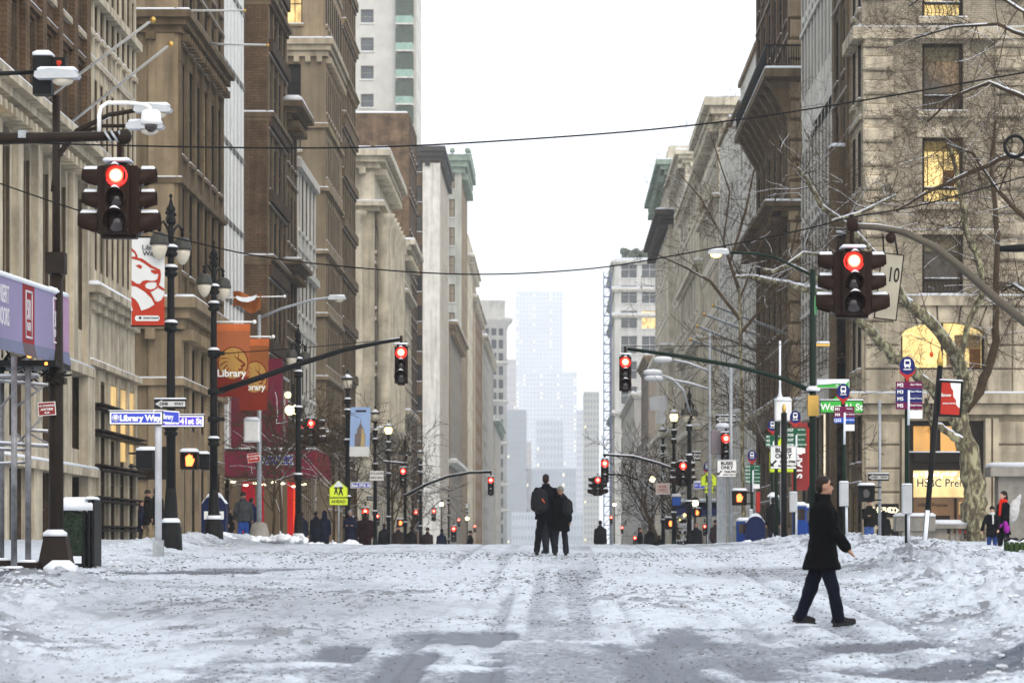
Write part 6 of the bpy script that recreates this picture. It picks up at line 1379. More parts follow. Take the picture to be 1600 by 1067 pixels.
# mail boxes and news boxes
def mailbox(label, x, D, s=1, logo=True):
    e = thing('mailbox', label, 'mailbox', (x, D, G(x,D)), 0, 'blue mailboxes'); BL = mat('mailbox blue', (.007,.014,.06), .45, var=.1)
    f = MB(); n = 10; pts = [(-.36,.2),(.36,.2),(.36,.95)] + [(.36*math.cos(math.pi*k/n), .95+.36*math.sin(math.pi*k/n)) for k in range(1,n)] + [(-.36,.95)]
    f.poly(pts, -.3, .3); sub(e, f, 'body', BL, Matrix.Scale(s,4)); f = MB()
    for lx in (-.3,.3):
        for ly in (-.25,.25): f.box(lx-.04,lx+.04,ly-.04,ly+.04,-.3,.199)
    sub(e, f, 'leg', BL, Matrix.Scale(s,4), kind='stuff')
    f = MB(); n = 8; f.poly([(.39*math.cos(math.pi*(.12+.76*k/n)), .95+.37*math.sin(math.pi*(.12+.76*k/n))) for k in range(n+1)] + [(.30*math.cos(math.pi*(.88-.76*k/n)), .98+.46*math.sin(math.pi*(.88-.76*k/n))) for k in range(n+1)], -.28, .28); sub(e, f, 'snow', SNOW, Matrix.Scale(s,4), kind='stuff')
    if logo:
        f = MB(); f.box(-.28,.3,-.312,-.302,.62,.86); sub(e, f, 'logo_plate', LETW, Matrix.Scale(s,4)); f = MB(); f.poly([(-.22,.67),(-.1,.82),(.18,.80),(.24,.76),(.08,.75),(.16,.70),(-.02,.71),(0,.67)], -.319, -.313); sub(e, f, 'eagle_symbol', BL, Matrix.Scale(s,4)); f = MB(); f.box(-.12,.14,-.31,-.302,1.10,1.14); sub(e, f, 'slot', REDP, Matrix.Scale(s,4)); f = MB(); f.box(-.2,.2,-.31,-.302,.28,.45); sub(e, f, 'notice', REDP, Matrix.Scale(s,4))
mailbox('dark blue mailbox with a white eagle plate and snow cap near the second lamp post', -8.9-1.1, 85, 1.0)
mailbox('round-topped blue mailbox on the right below the pole with five green plates', (1180-CX)*98/F, 98, .9, False)
def newsbox(label, px, D, col, w=.5, h=1.05, grp='newspaper boxes'):
    x = (px-CX)*D/F; e = thing('newspaper_box', label, 'newspaper box', (x,D,G(x,D)), 0, grp)
    f = MB(); f.cbox(-w/2,w/2,-.22,.22,.25,h,.03); sub(e, f, 'body', col); f = MB(); f.box(-w/2+.06,w/2-.06,-.232,-.222,h-.42,h-.08); sub(e, f, 'window', DEADLENS); f = MB(); f.snowcap(-w/2,w/2,-.22,.22,h+.001,.13); sub(e, f, 'snow', SNOW, kind='stuff'); f = MB(); f.tube([(0,0,-.3),(0,0,.249)], .06, 6); sub(e, f, 'post', BLACK)
BB = mat('newsbox blue', (.012,.05,.24), .4)
newsbox('blue newspaper box left of the right hand blue mailbox', 1162, 99, BB); newsbox('bright blue newspaper box beside the bus stop pole with X27 plates', 1249, 88, BB, .42, 1.2); newsbox('second bright blue newspaper box closer to the green pole', 1257, 90, BB, .4, 1.2)
newsbox('snow-capped green and red bin in the far right cluster', 1102, 135, GREEND, .7, .9); newsbox('red newspaper box at the edge of the far right cluster', 1091, 137, REDP, .45, .95); newsbox('dark green box under the dark awning, right', 1086, 150, GREEND, .6, 1.5)
newsbox('blue newspaper box far down the left kerb', 672, 240, BB, .7, 1.2); newsbox('dark box with a red plate beyond the pink shop corner', 494, 121, BLACK, .55, 1.3); newsbox('narrow grey box by the left hand far saplings', 600, 165, GREYP, .5, 1.2)
for k, (px, D, lb) in enumerate(((1590, 58, 'dark green litter bin with an iron hoop rim at the right edge'), (1579, 58.9, 'narrow blue and red edged bin just left of the green litter bin'))):
    x = (px-CX)*D/F; z = 1.26; e = thing('litter_bin', lb, 'bin', (x, D, z), 0, 'bins at the right edge')
    col = mat('bin green', (.03,.06,.015), .5) if k == 0 else mat('bin navy', (.015,.02,.10), .4); w = .24 if k == 0 else .085; H = .60
    f = MB()
    for i in range(14): a = 6.2832*i/14; f.box(w*math.cos(a)-.035*(w/.24), w*math.cos(a)+.035*(w/.24), w*math.sin(a)-.02, w*math.sin(a)+.02, -.2, H)
    f.lathe([(w*.93,-.2),(w*.93,H-.04)], 14); sub(e, f, 'slatted_body', col); f = MB(); n = 16; f.tube([(w*1.05*math.cos(6.2832*i/n), w*1.05*math.sin(6.2832*i/n), H+.05+.03*math.sin(i*2)) for i in range(n+1)], .018, 6); sub(e, f, 'rim', BLACK)
    f = MB(); f.ball((0,-w*.8,.35), .05,.03,.06); f.ball((.05,-w*.9,.2), .02); f.snowcap(-w*.8,w*.8,-w*.6,w*.6,H-.05,.1); sub(e, f, 'snow', SNOW, kind='stuff')
    if k: f = MB(); f.box(-.09,-.04,-w-.03,-w-.01,.1,.5); sub(e, f, 'red_stripe', REDP)
# planter with hedge
D = 56; x0 = (92-CX)*D/F; x1 = (133-CX)*D/F; zg = G(x0, D)-.05
e = thing('planter', 'black planter box with a clipped evergreen hedge and a thick snow top, left pavement', 'planter', ((x0+x1)/2, D, zg)); z1 = dz(783,D)-zg; w = (x1-x0)/2
f = MB(); rr = random.Random(3)
for k in range(2600):
    u = rr.uniform(-w, w); y = rr.choice([-.25, rr.uniform(-.25,.6)]) ; z = rr.uniform(.18, z1-.16-.1*math.sin(u*9)); s = .02+.02*rr.random(); a = rr.random()*6.28
    p = Vector((u, y-.03*rr.random(), z)); d1 = Vector((math.cos(a), .4*rr.random()-.5, math.sin(a)))*s; d2 = Vector((-math.sin(a), rr.uniform(-.6,.6), math.cos(a)))*s*.7
    f.add([p-d1, p+d2, p+d1, p-d2], [(0,1,2,3)])
sub(e, f, 'hedge', mat('hedge leaf', (.02,.035,.02), .5, var=.4, sc=9), kind='stuff')
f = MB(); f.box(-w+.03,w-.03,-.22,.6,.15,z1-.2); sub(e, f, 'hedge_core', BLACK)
f = MB(); f.box(-w,w,-.3,.62,-.2,.16); f.box(w+.002,w+.05,-.3,-.22,-.2,z1-.05); f.box(w+.1,w+.15,-.3,.3,-.2,z1); f.box(w+.18,w+.23,-.32,.5,-.2,z1+.03); f.box(w,w+.22,.5,.62,-.2,z1); sub(e, f, 'frame', BLACK)
f = MB(); f.snowcap(-w-.03,w+.2,-.33,.65,z1-.18,.26); f.snowcap(w+.05,w+.24,-.34,.3,z1+.03,.06); f.box(-w+.25,w-.02,-.315,-.302,.02,.16); sub(e, f, 'snow', SNOW, kind='stuff')
# scaffold with purple hoarding
e = thing('scaffold', 'steel tube scaffold tower wrapped in a purple and red hoarding at the left edge', 'scaffold', P(30,880,52))
D = 52
f = MB(); f.tube([(0,0,0),(0,0,6)], .055, 8); me = f.mesh('standard', [STEEL])
tp = dz(562, D)
for px, dd_, zb in ((2,52,880),(22,51,893),(44,51.5,883),(-30,50,893),(-14,53,880)):
    p = P(px, zb, dd_); s = (tp-p.z)/6; link(me, 'standard', e, T(p.x,p.y,p.z) @ Matrix.Diagonal((1,1,s,1)))
    f = MB(); f.box(p.x-.2,p.x+.2,p.y-.2,p.y+.2,p.z-.05,p.z+.05,0); f.snowcap(p.x-.15,p.x+.15,p.y-.15,p.y+.15,p.z+.051,.05,1); f.build('base_plate', [DKBROWN, SNOW], e)
for (a, b_, c, d, r) in ((-40,690,75,697,.035),(-40,700,45,703,.03),(-20,725,44,722,.025),(20,640,75,598,.022),(20,700,66,652,.022),(0,595,75,602,.03),(40,672,75,674,.03),(44,676,74,692,.02),(22,672,44,700,.02),(-20,660,24,610,.022),(-30,590,60,588,.05),(0,565,60,610,.025),(-20,610,50,566,.025)):
    f = MB(); f.tube([P(a,b_,51.6), P(c,d,51.6)], r, 6); f.build('ledger', STEEL, e)
    if b_ > 560 and abs(b_-d) < 12: snowline(e, [P(a,b_,51.6), P(c,d,51.6)], r, .8)
f = MB(); rr = random.Random(8)
for k in range(46): px = rr.uniform(-20,98); py = 556+px*.2+rr.uniform(-2,22); f.tube([P(px,py,51.5+rr.random()), P(px+rr.uniform(-16,16),py+rr.uniform(-14,14),51.5+rr.random())], .02, 5)
f.box(P(-20,0,52).x, P(96,0,52).x, 51.4, 53, dz(575,52), dz(566,52)); f.build('underframe', BLACK, e, kind='stuff')
f = MB(); f.ball(P(46,555,51), .05); f.ball(P(72,568,51), .03); f.build('warning_lamp', glow('amber warning lamp', (1,.25,.03), 5), e)
# hoarding: an angled sheet from the left edge to a corner, with a pleated skirt
HP = mat('lavender hoarding', (.24,.21,.34), .6, var=.08, sc=.6); HP2 = mat('pink lavender hoarding', (.36,.22,.34), .6, var=.12, sc=.6); HR = mat('maroon hoarding', (.24,.02,.025), .6, var=.15); HG = mat('grey blue hoarding', (.17,.18,.27), .6, var=.1); HD = mat('dark grey hoarding', (.12,.09,.10), .6)
def hp(px, v, off=0):   # v 0 bottom of main sheet .. 1 top
    D_ = 46.5 + 6.3*(px+40)/148.0
    yt = 429+px*.333 if px >= 0 else 429+px*.3; yb = 527+px*.22
    return P(px, yb+(yt-yb)*v, D_-off)
def hs(px, off=0): D_ = 46.5+6.3*(px+40)/148.0; p = P(px, 545+px*.24, D_); return p+Vector((0,.25-off,0))
for (a, b_, m_) in ((-40,20,HP),(20,35,HP),(35,54,HR),(54,84,HP),(84,108,HP2)):
    f = MB(); f.add([hp(a,0),hp(b_,0),hp(b_,1),hp(a,1)] + [hp(a,0,-.05),hp(b_,0,-.05),hp(b_,1,-.05),hp(a,1,-.05)], [(0,1,2,3),(7,6,5,4),(0,3,7,4),(1,5,6,2),(3,2,6,7)]); f.build('hoarding_sheet', m_, e)
    f = MB(); f.add([hs(a),hs(b_),hp(b_,0),hp(a,0)], [(0,1,2,3)]); f.build('hoarding_skirt', HD if m_ is HR else HG, e)
f = MB(); a, b_ = hp(108,1), hp(108,0); f.add([a, b_, b_+Vector((-.35,.9,0)), a+Vector((-.35,.9,0))], [(0,1,2,3)]); f.build('hoarding_sheet', HP2, e)
f = MB(); f.tube([hp(x_,1.02,-.02) for x_ in range(-40,109,8)], .05, 6)
for x_ in (78,84,88): f.ball(hp(x_,1.03), .09, .09, .06, n=6, m=4)
f.build('snow', SNOW, e, kind='stuff')
HL = mat('pale hoarding print', (.62,.60,.64), .6, var=0)
def ptext(body, px, v, size, m_=HL, sx=.5):
    p = hp(px, v, .04); q = hp(px+5, v, .04); d = q-p; text(body, size, e, Matrix.Translation(p) @ Matrix.Rotation(math.atan2(d.y, d.x),4,'Z') , m_, .004, sx=sx)
ptext('INSERT', 6, .70, .42); ptext('DOORS', 6, .34, .42)
def frame_on(x0, x1, v0, v1):
    for a, b_ in (((x0,v0),(x1,v0)),((x0,v1),(x1,v1)),((x0,v0),(x0,v1)),((x1,v0),(x1,v1))): f = MB(); f.tube([hp(*a,.03), hp(*b_,.03)], .012 if a[0]==b_[0] else .022, 4); f.build('printed_frame', HL, e)
frame_on(40.5, 50, .10, .87); frame_on(83, 92, .12, .90); ptext('501', 45.5, .55, .50, HL, .35); ptext('PLAZA', 45.5, .28, .2, HL, .4); ptext('501', 87.5, .52, .42, HL, .35); ptext('PLAZA', 87.5, .28, .2, HL, .4)
# shops at street level, left
e = thing('shop_front', 'magenta shop front with a boxy awning over a lit glass entrance, behind the bare saplings', 'shop', (-13, 150, 1))
MG = mat('magenta cladding', (.15,.012,.032), .6, var=.1); MG2 = mat('magenta awning', (.20,.014,.045), .6, var=.08)
D = 130
def bx(px0, px1, py0, py1, D, dep, m_, nm, parent=e): f = MB(); a = P(px0,py0,D); b_ = P(px1,py1,D); f.box(a.x,b_.x,D,D+dep,b_.z,a.z); return f.build(nm, m_, parent)
bx(347, 440, 560, 704, 146, 1, MG, 'wall_panel'); bx(347, 492, 704, 744, 141, 4, MG2, 'awning'); f = MB(); a = P(347,703,141); b_ = P(493,703,141); f.snowcap(a.x,b_.x,140.9,145,a.z+.03,.1); f.build('snow', SNOW, e, kind='stuff')
f = MB(); a = P(492,704,141); f.box(a.x+.01,a.x+.1,141,150,dz(744,141),a.z); f.build('awning_side', mat('red awning stripe', (.22,.02,.03), .5), e)
bx(347, 492, 744, 870, 146.5, .3, mat('shop glass warm', (.05,.04,.03), .2, emit=(1,.72,.4), es=.10), 'shop_glass')
for (a, b_, m_) in ((373,378,GREYST),(437,441,WHITEP),(449,462,mat('red lit door', (.4,.01,.01), .4, emit=(1,.03,.03), es=.35)),(377,398,mat('red shop interior', (.35,.01,.02), .5, emit=(1,.02,.05), es=.22)),(405,412,mat('red shop interior', (.35,.01,.02), .5, emit=(1,.02,.05), es=.22)),(458,463,mat('orange lit strip', (.5,.1,.02), .5, emit=(1,.2,.04), es=.8))): bx(a, b_, 752, 860, 146.2, .2, m_, 'door_panel')
rr = random.Random(2)
for k in range(9): f = MB(); f.ball(P(352+k*15+rr.uniform(-3,3), 752+rr.uniform(0,8), 145.5), .14, .1, .06, n=6, m=4); f.build('ceiling_lamp', glow('shop ceiling lamp', (1,.85,.55), 3.5), e)
for k in range(8): bx(466+k*3.4, 467.2+k*3.4, 745, 860, 146.0, .2, GREYST, 'mullion')
e = thing('wall_lantern', 'pair of dazzling globe lanterns glowing beside the dark signal pole', 'lantern', P(458,640,128), 0); f = MB(); f.ball(P(453,641,128), .22, n=10, m=8); f.ball(P(463,640,128), .22, n=10, m=8); f.build('globe', glow('lantern glow', (1,.88,.45), 7), e); f = MB(); f.ball(P(450,617,128), .16, n=8, m=6); f.build('upper_globe', glow('lantern dim', (1,.9,.6), 1.6), e); f = MB(); f.tube([P(458,660,128), P(458,600,128)], .05, 6); f.tube([P(452,648,128), P(464,648,128)], .04, 6); f.build('stem', BLACK, e)
e = thing('awning', 'grey and maroon striped awning drooping above the magenta shop', 'awning', P(430,590,150), 0)
f = MB(); N = 12
for k in range(N):
    a = 410+k*3.3; f.add([P(a,578+k*3.2,152),P(a+3.3,578+(k+1)*3.2,152),P(a+3.3,690,152),P(a,690,152)], [(0,1,2,3)], k%2)
f.build('striped_cloth', [mat('pale stripe', (.42,.38,.37)), mat('maroon stripe', (.26,.05,.07))], e); f = MB(); f.tube([P(418,573,151.8), P(452,596,151.8)], .08, 6); f.build('top_bar', GREYP, e)
# right: dark awnings and shop lights
e = thing('awning', 'low dark navy awning with snow on it at the end of the right pavement', 'awning', P(1090,795,190), 0); f = MB(); f.prism([(0,0),(1.5,-.1),(1.5,.9),(.2,.45)], 0, 3.2, 0); sub(e, f, 'cloth', NAVY, T(-1.5,0,-.4)); f = MB(); f.snowcap(-1.5,1.7,0,1.5,.45,.25); sub(e, f, 'snow', SNOW, kind='stuff')
e = thing('christmas_tree', 'small snow-crusted christmas tree with amber lights in the far right cluster', 'tree', P(1068,830,150), 0); rr = random.Random(6); f = MB()
for k in range(60): z = rr.random(); f.ball((rr.uniform(-.35,.35)*(1.1-z), rr.uniform(-.2,.2), -.6+1.5*z), .07+.04*rr.random(), n=5, m=4, mi=rr.random() < .3)
sub(e, f, 'branches', [SNOW, BLACK], kind='stuff'); f = MB(); f.ball((.05,-.2,.85), .08); f.ball((-.2,-.2,.6), .04); f.ball((.2,-.2,.5), .04); sub(e, f, 'lamp', glow('amber bulbs', (1,.6,.15), 5))
sign('lane_sign', 'pinkish blank-looking lane sign among the far right branches', 1025, 1046, 755, 772, 140, mat('pinkish sign', (.55,.42,.38), .5), LETW, [('BUSES', .25, 0, .2, REDB, .002), ('ONLY', .25, 0, -.1, REDB, .002)], t=.02)
sign('notice_board', 'two blue notice panels under a snowy cap, far right cluster', 1050, 1064, 776, 790, 142, MIDBLUE, BLACK, [], snow=.15); sign('notice_board', 'white framed blue name board beside the yellow crossing sign', 1084, 1105, 754, 763, 124, BLUEP, LETW, [('W 39 St', .6, 0, 0, LETW, .003)], snow=.08, t=.01)
# overhead wires
def wire(label, pts, r=.012, grp='overhead wires'):
    e = thing('overhead_wire', label, 'wire', pts[0], 0, grp); f = MB(); P_ = []
    for i in range(len(pts)-1):
        p0 = pts[max(i-1,0)]; p1 = pts[i]; p2 = pts[i+1]; p3 = pts[min(i+2,len(pts)-1)]
        for k in range(6):
            t = k/6; P_.append(.5*((2*p1)+(-p0+p2)*t+(2*p0-5*p1+4*p2-p3)*t*t+(-p0+3*p1-3*p2+p3)*t**3))
    P_.append(pts[-1]); f.tube(P_, r, 5); f.build('cable', BLACK, e)
wire('upper wire strung right across the avenue against the white sky', [P(-60,219,50), P(200,228,50), P(550,231,50), P(850,216,50), P(1100,194,50), P(1350,157,50), P(1650,105,50)], .015)
wire('lower wire sagging across the avenue between the two big traffic lights', [P(-60,265,48), P(0,287,48), P(145,336,48), P(300,378,48), P(450,407,48), P(700,428,48), P(900,422,48), P(1050,400,48), P(1250,360,48), P(1330,340,48), P(1450,318,48), P(1650,262,48)], .012)
e = thing('cable_coil', 'round coil of black cable hanging on the wire near the right edge', 'cable coil', P(1586,229,47), 0); f = MB(); n = 20; f.tube([(.17*math.cos(6.2832*i/n), .02*math.sin(i), .17*math.sin(6.2832*i/n)) for i in range(n+1)], .03, 6); sub(e, f, 'loops', BLACK)
e = thing('street_light', 'dark street light head poking in at the right edge', 'street light', P(1585,388,50), 0); f = MB(); f.tube([P(1562,389,50), P(1590,388,50), P(1640,386,50)], [.05,.07,.06], 8); f.build('head', BLACK, e)

for px, py, D, s_, where in ((590,806,215,.8,'left of the lit lantern pole'),(717,812,330,.9,'left side, beyond the farthest big red light'),(742,822,420,1.0,'left side, nearest the white tower foot'),(955,808,300,.8,'right side, beyond the lone walker'),(972,824,330,.8,'right side, low between lone walker and trees'),(1020,806,230,.7,'right side, inside the snowy trees'),(1101,822,170,.6,'right side, above the snow-capped bin')):
    signal('tiny red traffic light on the '+where, px, py, D, (0,), (0,), far=True, s=s_)
for px, py, D, where in ((1019,752,190,'above the snowy trees on the right'),(730,812,300,'near the end of the left kerb'),(690,790,260,'left of the far blue news box'),(960,790,330,'beyond the lone walker on the right'),(1086,790,165,'under the dark awning on the right')):
    c = P(px, py, D); e = thing('street_lamp', 'small glowing yellow lamp '+where, 'street lamp', (c.x, c.y, G(c.x, D)), 0, 'distant glowing lamps'); h = c.z-G(c.x, D)
    f = MB(); f.tube([(0,0,0),(0,0,h)], [.08,.05], 6); sub(e, f, 'post', BLACK); f = MB(); f.ball((0,0,h+.15), .2, n=8, m=6); sub(e, f, 'lamp_glass', glow('far lamp lit', (1,.85,.45), 6)); f = MB(); f.lathe([(.26,0),(.2,.1),(.05,.2)], 8, (0,0,h+.32)); sub(e, f, 'lamp_shade', BLACK)
# ------------------------------------------------------------------ people
TS = bpy.data.scenes.new('workbench')   # scratch scene, so that shaping a figure does not re-evaluate the street
def remesh(mb, vox, smooth=2, fold=0, seed=0):
    me = mb.mesh('tmp', []); o = bpy.data.objects.new('tmp', me); TS.collection.objects.link(o)
    r = o.modifiers.new('r', 'REMESH'); r.mode = 'VOXEL'; r.voxel_size = vox; r.use_smooth_shade = True
    s = o.modifiers.new('s', 'SMOOTH'); s.factor = .5; s.iterations = smooth
    TS.view_layers[0].update(); dg = TS.view_layers[0].depsgraph
    out = bpy.data.meshes.new_from_object(o.evaluated_get(dg)); bpy.data.objects.remove(o); bpy.data.meshes.remove(me)
    if fold:
        for v in out.vertices:
            d = noise.noise(Vector((v.co.x*7+seed, v.co.y*7, v.co.z*3.2)))*fold + noise.noise(Vector((v.co.x*3+seed*2, v.co.y*3, v.co.z*11)))*fold*.8 + noise.noise(Vector((v.co.x*16+seed, v.co.y*16, v.co.z*12+v.co.x*9)))*fold*.4
            v.co += v.normal*d
    return out
def capsule(mb, a, b, ra, rb, n=10):
    a = Vector(a); b = Vector(b); t = (b-a); L = t.length
    if L < 1e-5: mb.ball(a, ra); return
    t /= L; u = t.cross(Vector((0,0,1))) if abs(t.z) < .95 else t.cross(Vector((1,0,0))); u.normalize(); w = u.cross(t)
    rings = [(a-t*ra, .02)] + [(a-t*ra*math.cos(q), ra*math.sin(q)) for q in (R(30),R(60),R(90))] + [(b+t*rb*math.cos(q), rb*math.sin(q)) for q in (R(90),R(60),R(30))] + [(b+t*rb, .02)]
    vs = []
    for c, r in rings:
        r = max(r, .002)
        for k in range(n): q = 6.2832*k/n; vs.append(c + u*math.cos(q)*r + w*math.sin(q)*r)
    N = len(rings); fs = [(i*n+k, i*n+(k+1)%n, (i+1)*n+(k+1)%n, (i+1)*n+k) for i in range(N-1) for k in range(n)]
    fs += [tuple(range(n))[::-1], tuple((N-1)*n+k for k in range(n))]; mb.add(vs, fs, 0, True)
def loft(mb, rings, n=18):
    """rings: (cx, cy, z, rx, ry)"""
    vs = []
    for cx, cy_, z, rx, ry in rings:
        for k in range(n): q = 6.2832*k/n; vs.append((cx+rx*math.cos(q), cy_+ry*math.sin(q), z))
    N = len(rings); fs = [(i*n+k, i*n+(k+1)%n, (i+1)*n+(k+1)%n, (i+1)*n+k) for i in range(N-1) for k in range(n)]
    fs += [tuple(range(n))[::-1], tuple((N-1)*n+k for k in range(n))]; mb.add(vs, fs, 0, True)
SKIN = mat('skin', (.36,.20,.14), .55, var=.06); SKINP = mat('pale skin', (.48,.29,.21), .55, var=.06)
HAIR = mat('dark hair', (.018,.012,.010), .5, var=.3, sc=30)
def person(label, x, D, rz, h, z=None, legs=((4,3),(-4,6)), arms=((0,8,10,0),(0,8,10,0)), coat=(.010,.010,.011), hem=.62, wide=1.0, trousers=(.012,.013,.018), shoes=(.01,.01,.01),
           hat=None, hood=False, hair='short', lean=0, vox=.019, scarf=None, skirt=1.0, bag=None, boots=0, snowy=False, gloves=None, group=None, stance=0, fold=.012, headturn=0, collar=True, skin=None):
    z = G(x, D) if z is None else z
    e = thing('person', label, 'person', (x, D, z), rz, group); S_ = Matrix.Scale(h/1.78, 4)
    seed = abs(hash((round(x,2), round(D,1)))) % 97
    J = {}
    low = 9
    for i, s in enumerate((-1, 1)):
        a, b_ = legs[i]; hip = Vector((s*.095, 0, .93)); a_, b2 = R(a), R(a-b_)
        kn = hip + Vector((s*.01, -.43*math.sin(a_), -.43*math.cos(a_))); kn.x += s*stance*.5; an = kn + Vector((s*stance*.5, -.42*math.sin(b2), -.42*math.cos(b2)))
        J[s] = (hip, kn, an); low = min(low, an.z)
    dz_ = .085-low; sink = .02
    LM = Matrix.Translation((0,0,dz_-sink))
    J = {s: [p + Vector((0,0,dz_-sink)) for p in v] for s, v in J.items()}
    Q = Matrix.Translation((0,0,.95+dz_)) @ Matrix.Rotation(R(lean), 4, 'X') @ Matrix.Translation((0,0,-.95))
    A = {}
    for i, s in enumerate((-1, 1)):
        fa, ab, eb, inw = arms[i]; sh = Vector((s*.172*wide**.6, 0, 1.395)); f_, b_ = R(fa), R(ab)
        el = sh + .28*Vector((s*math.sin(b_), -math.sin(f_)*math.cos(b_), -math.cos(f_)*math.cos(b_)))
        g_ = R(fa+eb); d = Vector((s*math.sin(b_)*.5 - s*math.sin(R(inw)), -math.sin(g_), -math.cos(g_))).normalized()
        wr = el + .25*d; A[s] = [Q @ sh, Q @ el, Q @ wr, (Q.to_3x3() @ d)]
    # the body itself: legs, trunk, arms, neck, head, hands, one surface
    mb = MB()
    for s in (-1, 1):
        hp_, kn, an = J[s]; capsule(mb, hp_, kn, .085, .058); capsule(mb, kn, an, .056, .038); capsule(mb, an, an+Vector((0,-.15,-.045)), .038, .035)
        sh, el, wr, d = A[s]; capsule(mb, sh, el, .052, .040); capsule(mb, el, wr, .040, .028)
        side = d.cross(Vector((0,0,1))); side = side.normalized() if side.length > .1 else Vector((0,1,0))
        capsule(mb, wr, wr+d*.07, .030, .034)
        for k in range(4):
            o_ = side*(k-1.5)*.019; L = (.062,.078,.074,.055)[k]; c1 = wr+d*.085+o_; c2 = c1+d*L*.55; c3 = c2+(d+Q.to_3x3() @ Vector((-s*.55,-.35,-.2))).normalized()*L*.5; capsule(mb, c1-d*.02, c2, .0095, .009, 6); capsule(mb, c2, c3, .009, .0075, 6)
        t0 = wr+d*.03; t1 = t0+(d*.6-side*1.0).normalized()*.045; capsule(mb, t0, t1, .012, .010, 6); capsule(mb, t1, t1+d*.03, .010, .008, 6)
    tr = MB(); loft(tr, [(0,0,.86,.14,.10),(0,0,.95,.155,.105),(0,0,1.10,.135,.095),(0,0,1.28,.165,.105),(0,0,1.42,.17,.095),(0,0,1.48,.08,.07)]); tr.xf(Q); mb.add(tr.v, tr.f, 0, True)
    hd = MB(); capsule(hd, (0,.01,1.42), (0,-.005,1.58), .055, .05); hd.ball((0,0,1.675), .074, .094, .10, 14, 10); hd.ball((0,-.03,1.62), .056, .066, .075, 12, 8)
    capsule(hd, (0,-.088,1.672), (0,-.108,1.640), .010, .015, 6); capsule(hd, (-.012,-.098,1.642), (.012,-.098,1.642), .011, .011, 6)
    for s in (-1, 1): hd.ball((s*.076,.008,1.655), .012, .022, .034, 8, 6)
    capsule(hd, (-.02,-.087,1.603), (.02,-.087,1.603), .009, .009, 6); capsule(hd, (0,-.075,1.572), (0,-.078,1.575), .022, .02, 6)
    HT = Matrix.Translation((0,0,1.5)) @ Matrix.Rotation(R(headturn), 4, 'Z') @ Matrix.Translation((0,0,-1.5))
    hd.xf(HT); hd.xf(Q); mb.add(hd.v, hd.f, 0, True)
    me = remesh(mb, min(vox, .013), 2)
    skn = skin or SKIN; me.materials.append(skn); me.materials.append(mat('under cloth', (.02,.02,.022), .9)); me.materials.append(gloves or skn)
    qi = Q.inverted()
    for p in me.polygons:
        c = p.center; zz = (qi @ c).z
        hand = any((c-A[s][2]-A[s][3]*.08).length < .13 for s in (-1, 1)); p.material_index = 0 if zz > 1.47 else (2 if hand else 1)
    sub(e, me, 'body', None, S_)
    # trousers and shoes
    tm = mat('trousers %.3f %.3f %.3f' % trousers, trousers, .85, var=.25, sc=6, bump=.4, bsc=30)
    mb = MB()
    for s in (-1, 1):
        hp_, kn, an = J[s]; capsule(mb, hp_-Vector((s*.02,0,.03)), kn, .096, .086); capsule(mb, kn, an+Vector((0,0,-.0 if not boots else .1)), .086, .078 if not boots else .06)
    capsule(mb, J[-1][0]+Vector((.04,0,.0)), J[1][0]+Vector((-.04,0,.0)), .10, .10)
    me = remesh(mb, vox, 1, fold*.8, seed); me.materials.append(tm); sub(e, me, 'trousers', None, S_)
    sm = mat('shoe %.3f %.3f %.3f' % shoes, shoes, .5, var=.1)
    for s in (-1, 1):
        hp_, kn, an = J[s]; mb = MB(); pitch = -R(legs[(s+1)//2][0]-legs[(s+1)//2][1])*.6; capsule(mb, (0,.05,-.03), (0,-.08,-.045), .045, .045); capsule(mb, (0,-.08,-.05), (0,-.17,-.055), .044, .036); capsule(mb, (0,0,0), (0,.015,.05 if not boots else .30), .05, .052)
        mb.box(-.045,.045,-.20,.085,-.105,-.08); me = remesh(mb, .014, 1); me.materials.append(sm)
        sub(e, me, 'shoe' if not boots else 'boot', None, S_ @ Matrix.Translation(an) @ Matrix.Rotation(pitch, 4, 'X'))
    # coat
    mb = MB(); w = wide; lo = hem
    up = MB(); loft(up, [(0,0,.92,.185*w,.14*w),(0,0,1.05,.178*w,.135*w),(0,0,1.22,.19*w,.145*w),(0,-.005,1.34,.19*w,.14*w),(0,0,1.42,.155*w,.115*w),(0,0,1.48,.105*w,.09*w),(0,0,1.53,.085,.085)]); up.xf(Q); mb.add(up.v, up.f, 0, True)
    dl = MB(); cyh = -.5*(J[-1][1].y+J[1][1].y)*-.35 if hem < .75 else 0; spread = abs(J[-1][1].y-J[1][1].y)*.16 if hem < .75 else 0
    loft(dl, [(0,0,lo+dz_,.185*w*skirt,.145*w*skirt+spread),(0,0,.80+dz_ if lo < .78 else lo+dz_+.03,.19*w,.15*w+spread*.5),(0,0,1.0+dz_,.18*w,.135*w)]); mb.add(dl.v, dl.f, 0, True)
    for s in (-1, 1):
        sh, el, wr, d = A[s]; capsule(mb, sh+Vector((0,0,-.015)), el, .076*w, .062*w); capsule(mb, el, wr+d*.01, .062*w, .052*w)
    if collar: cl = MB(); loft(cl, [(0,.005,1.45,.12,.11),(0,.01,1.52,.098,.10),(0,.012,1.575,.088,.092)])
    if collar: capsule(cl, (0,.01,1.47), (.13*w,.0,1.41), .065, .06); capsule(cl, (0,.01,1.47), (-.13*w,.0,1.41), .065, .06)
    if collar: cl.xf(Q); mb.add(cl.v, cl.f, 0, True)
    if hood: hm = MB(); hm.ball((0,.015,1.675), .105, .125, .13, 14, 10); capsule(hm, (0,.03,1.5), (0,.02,1.62), .11, .10); hm.xf(HT); hm.xf(Q); mb.add(hm.v, hm.f, 0, True)
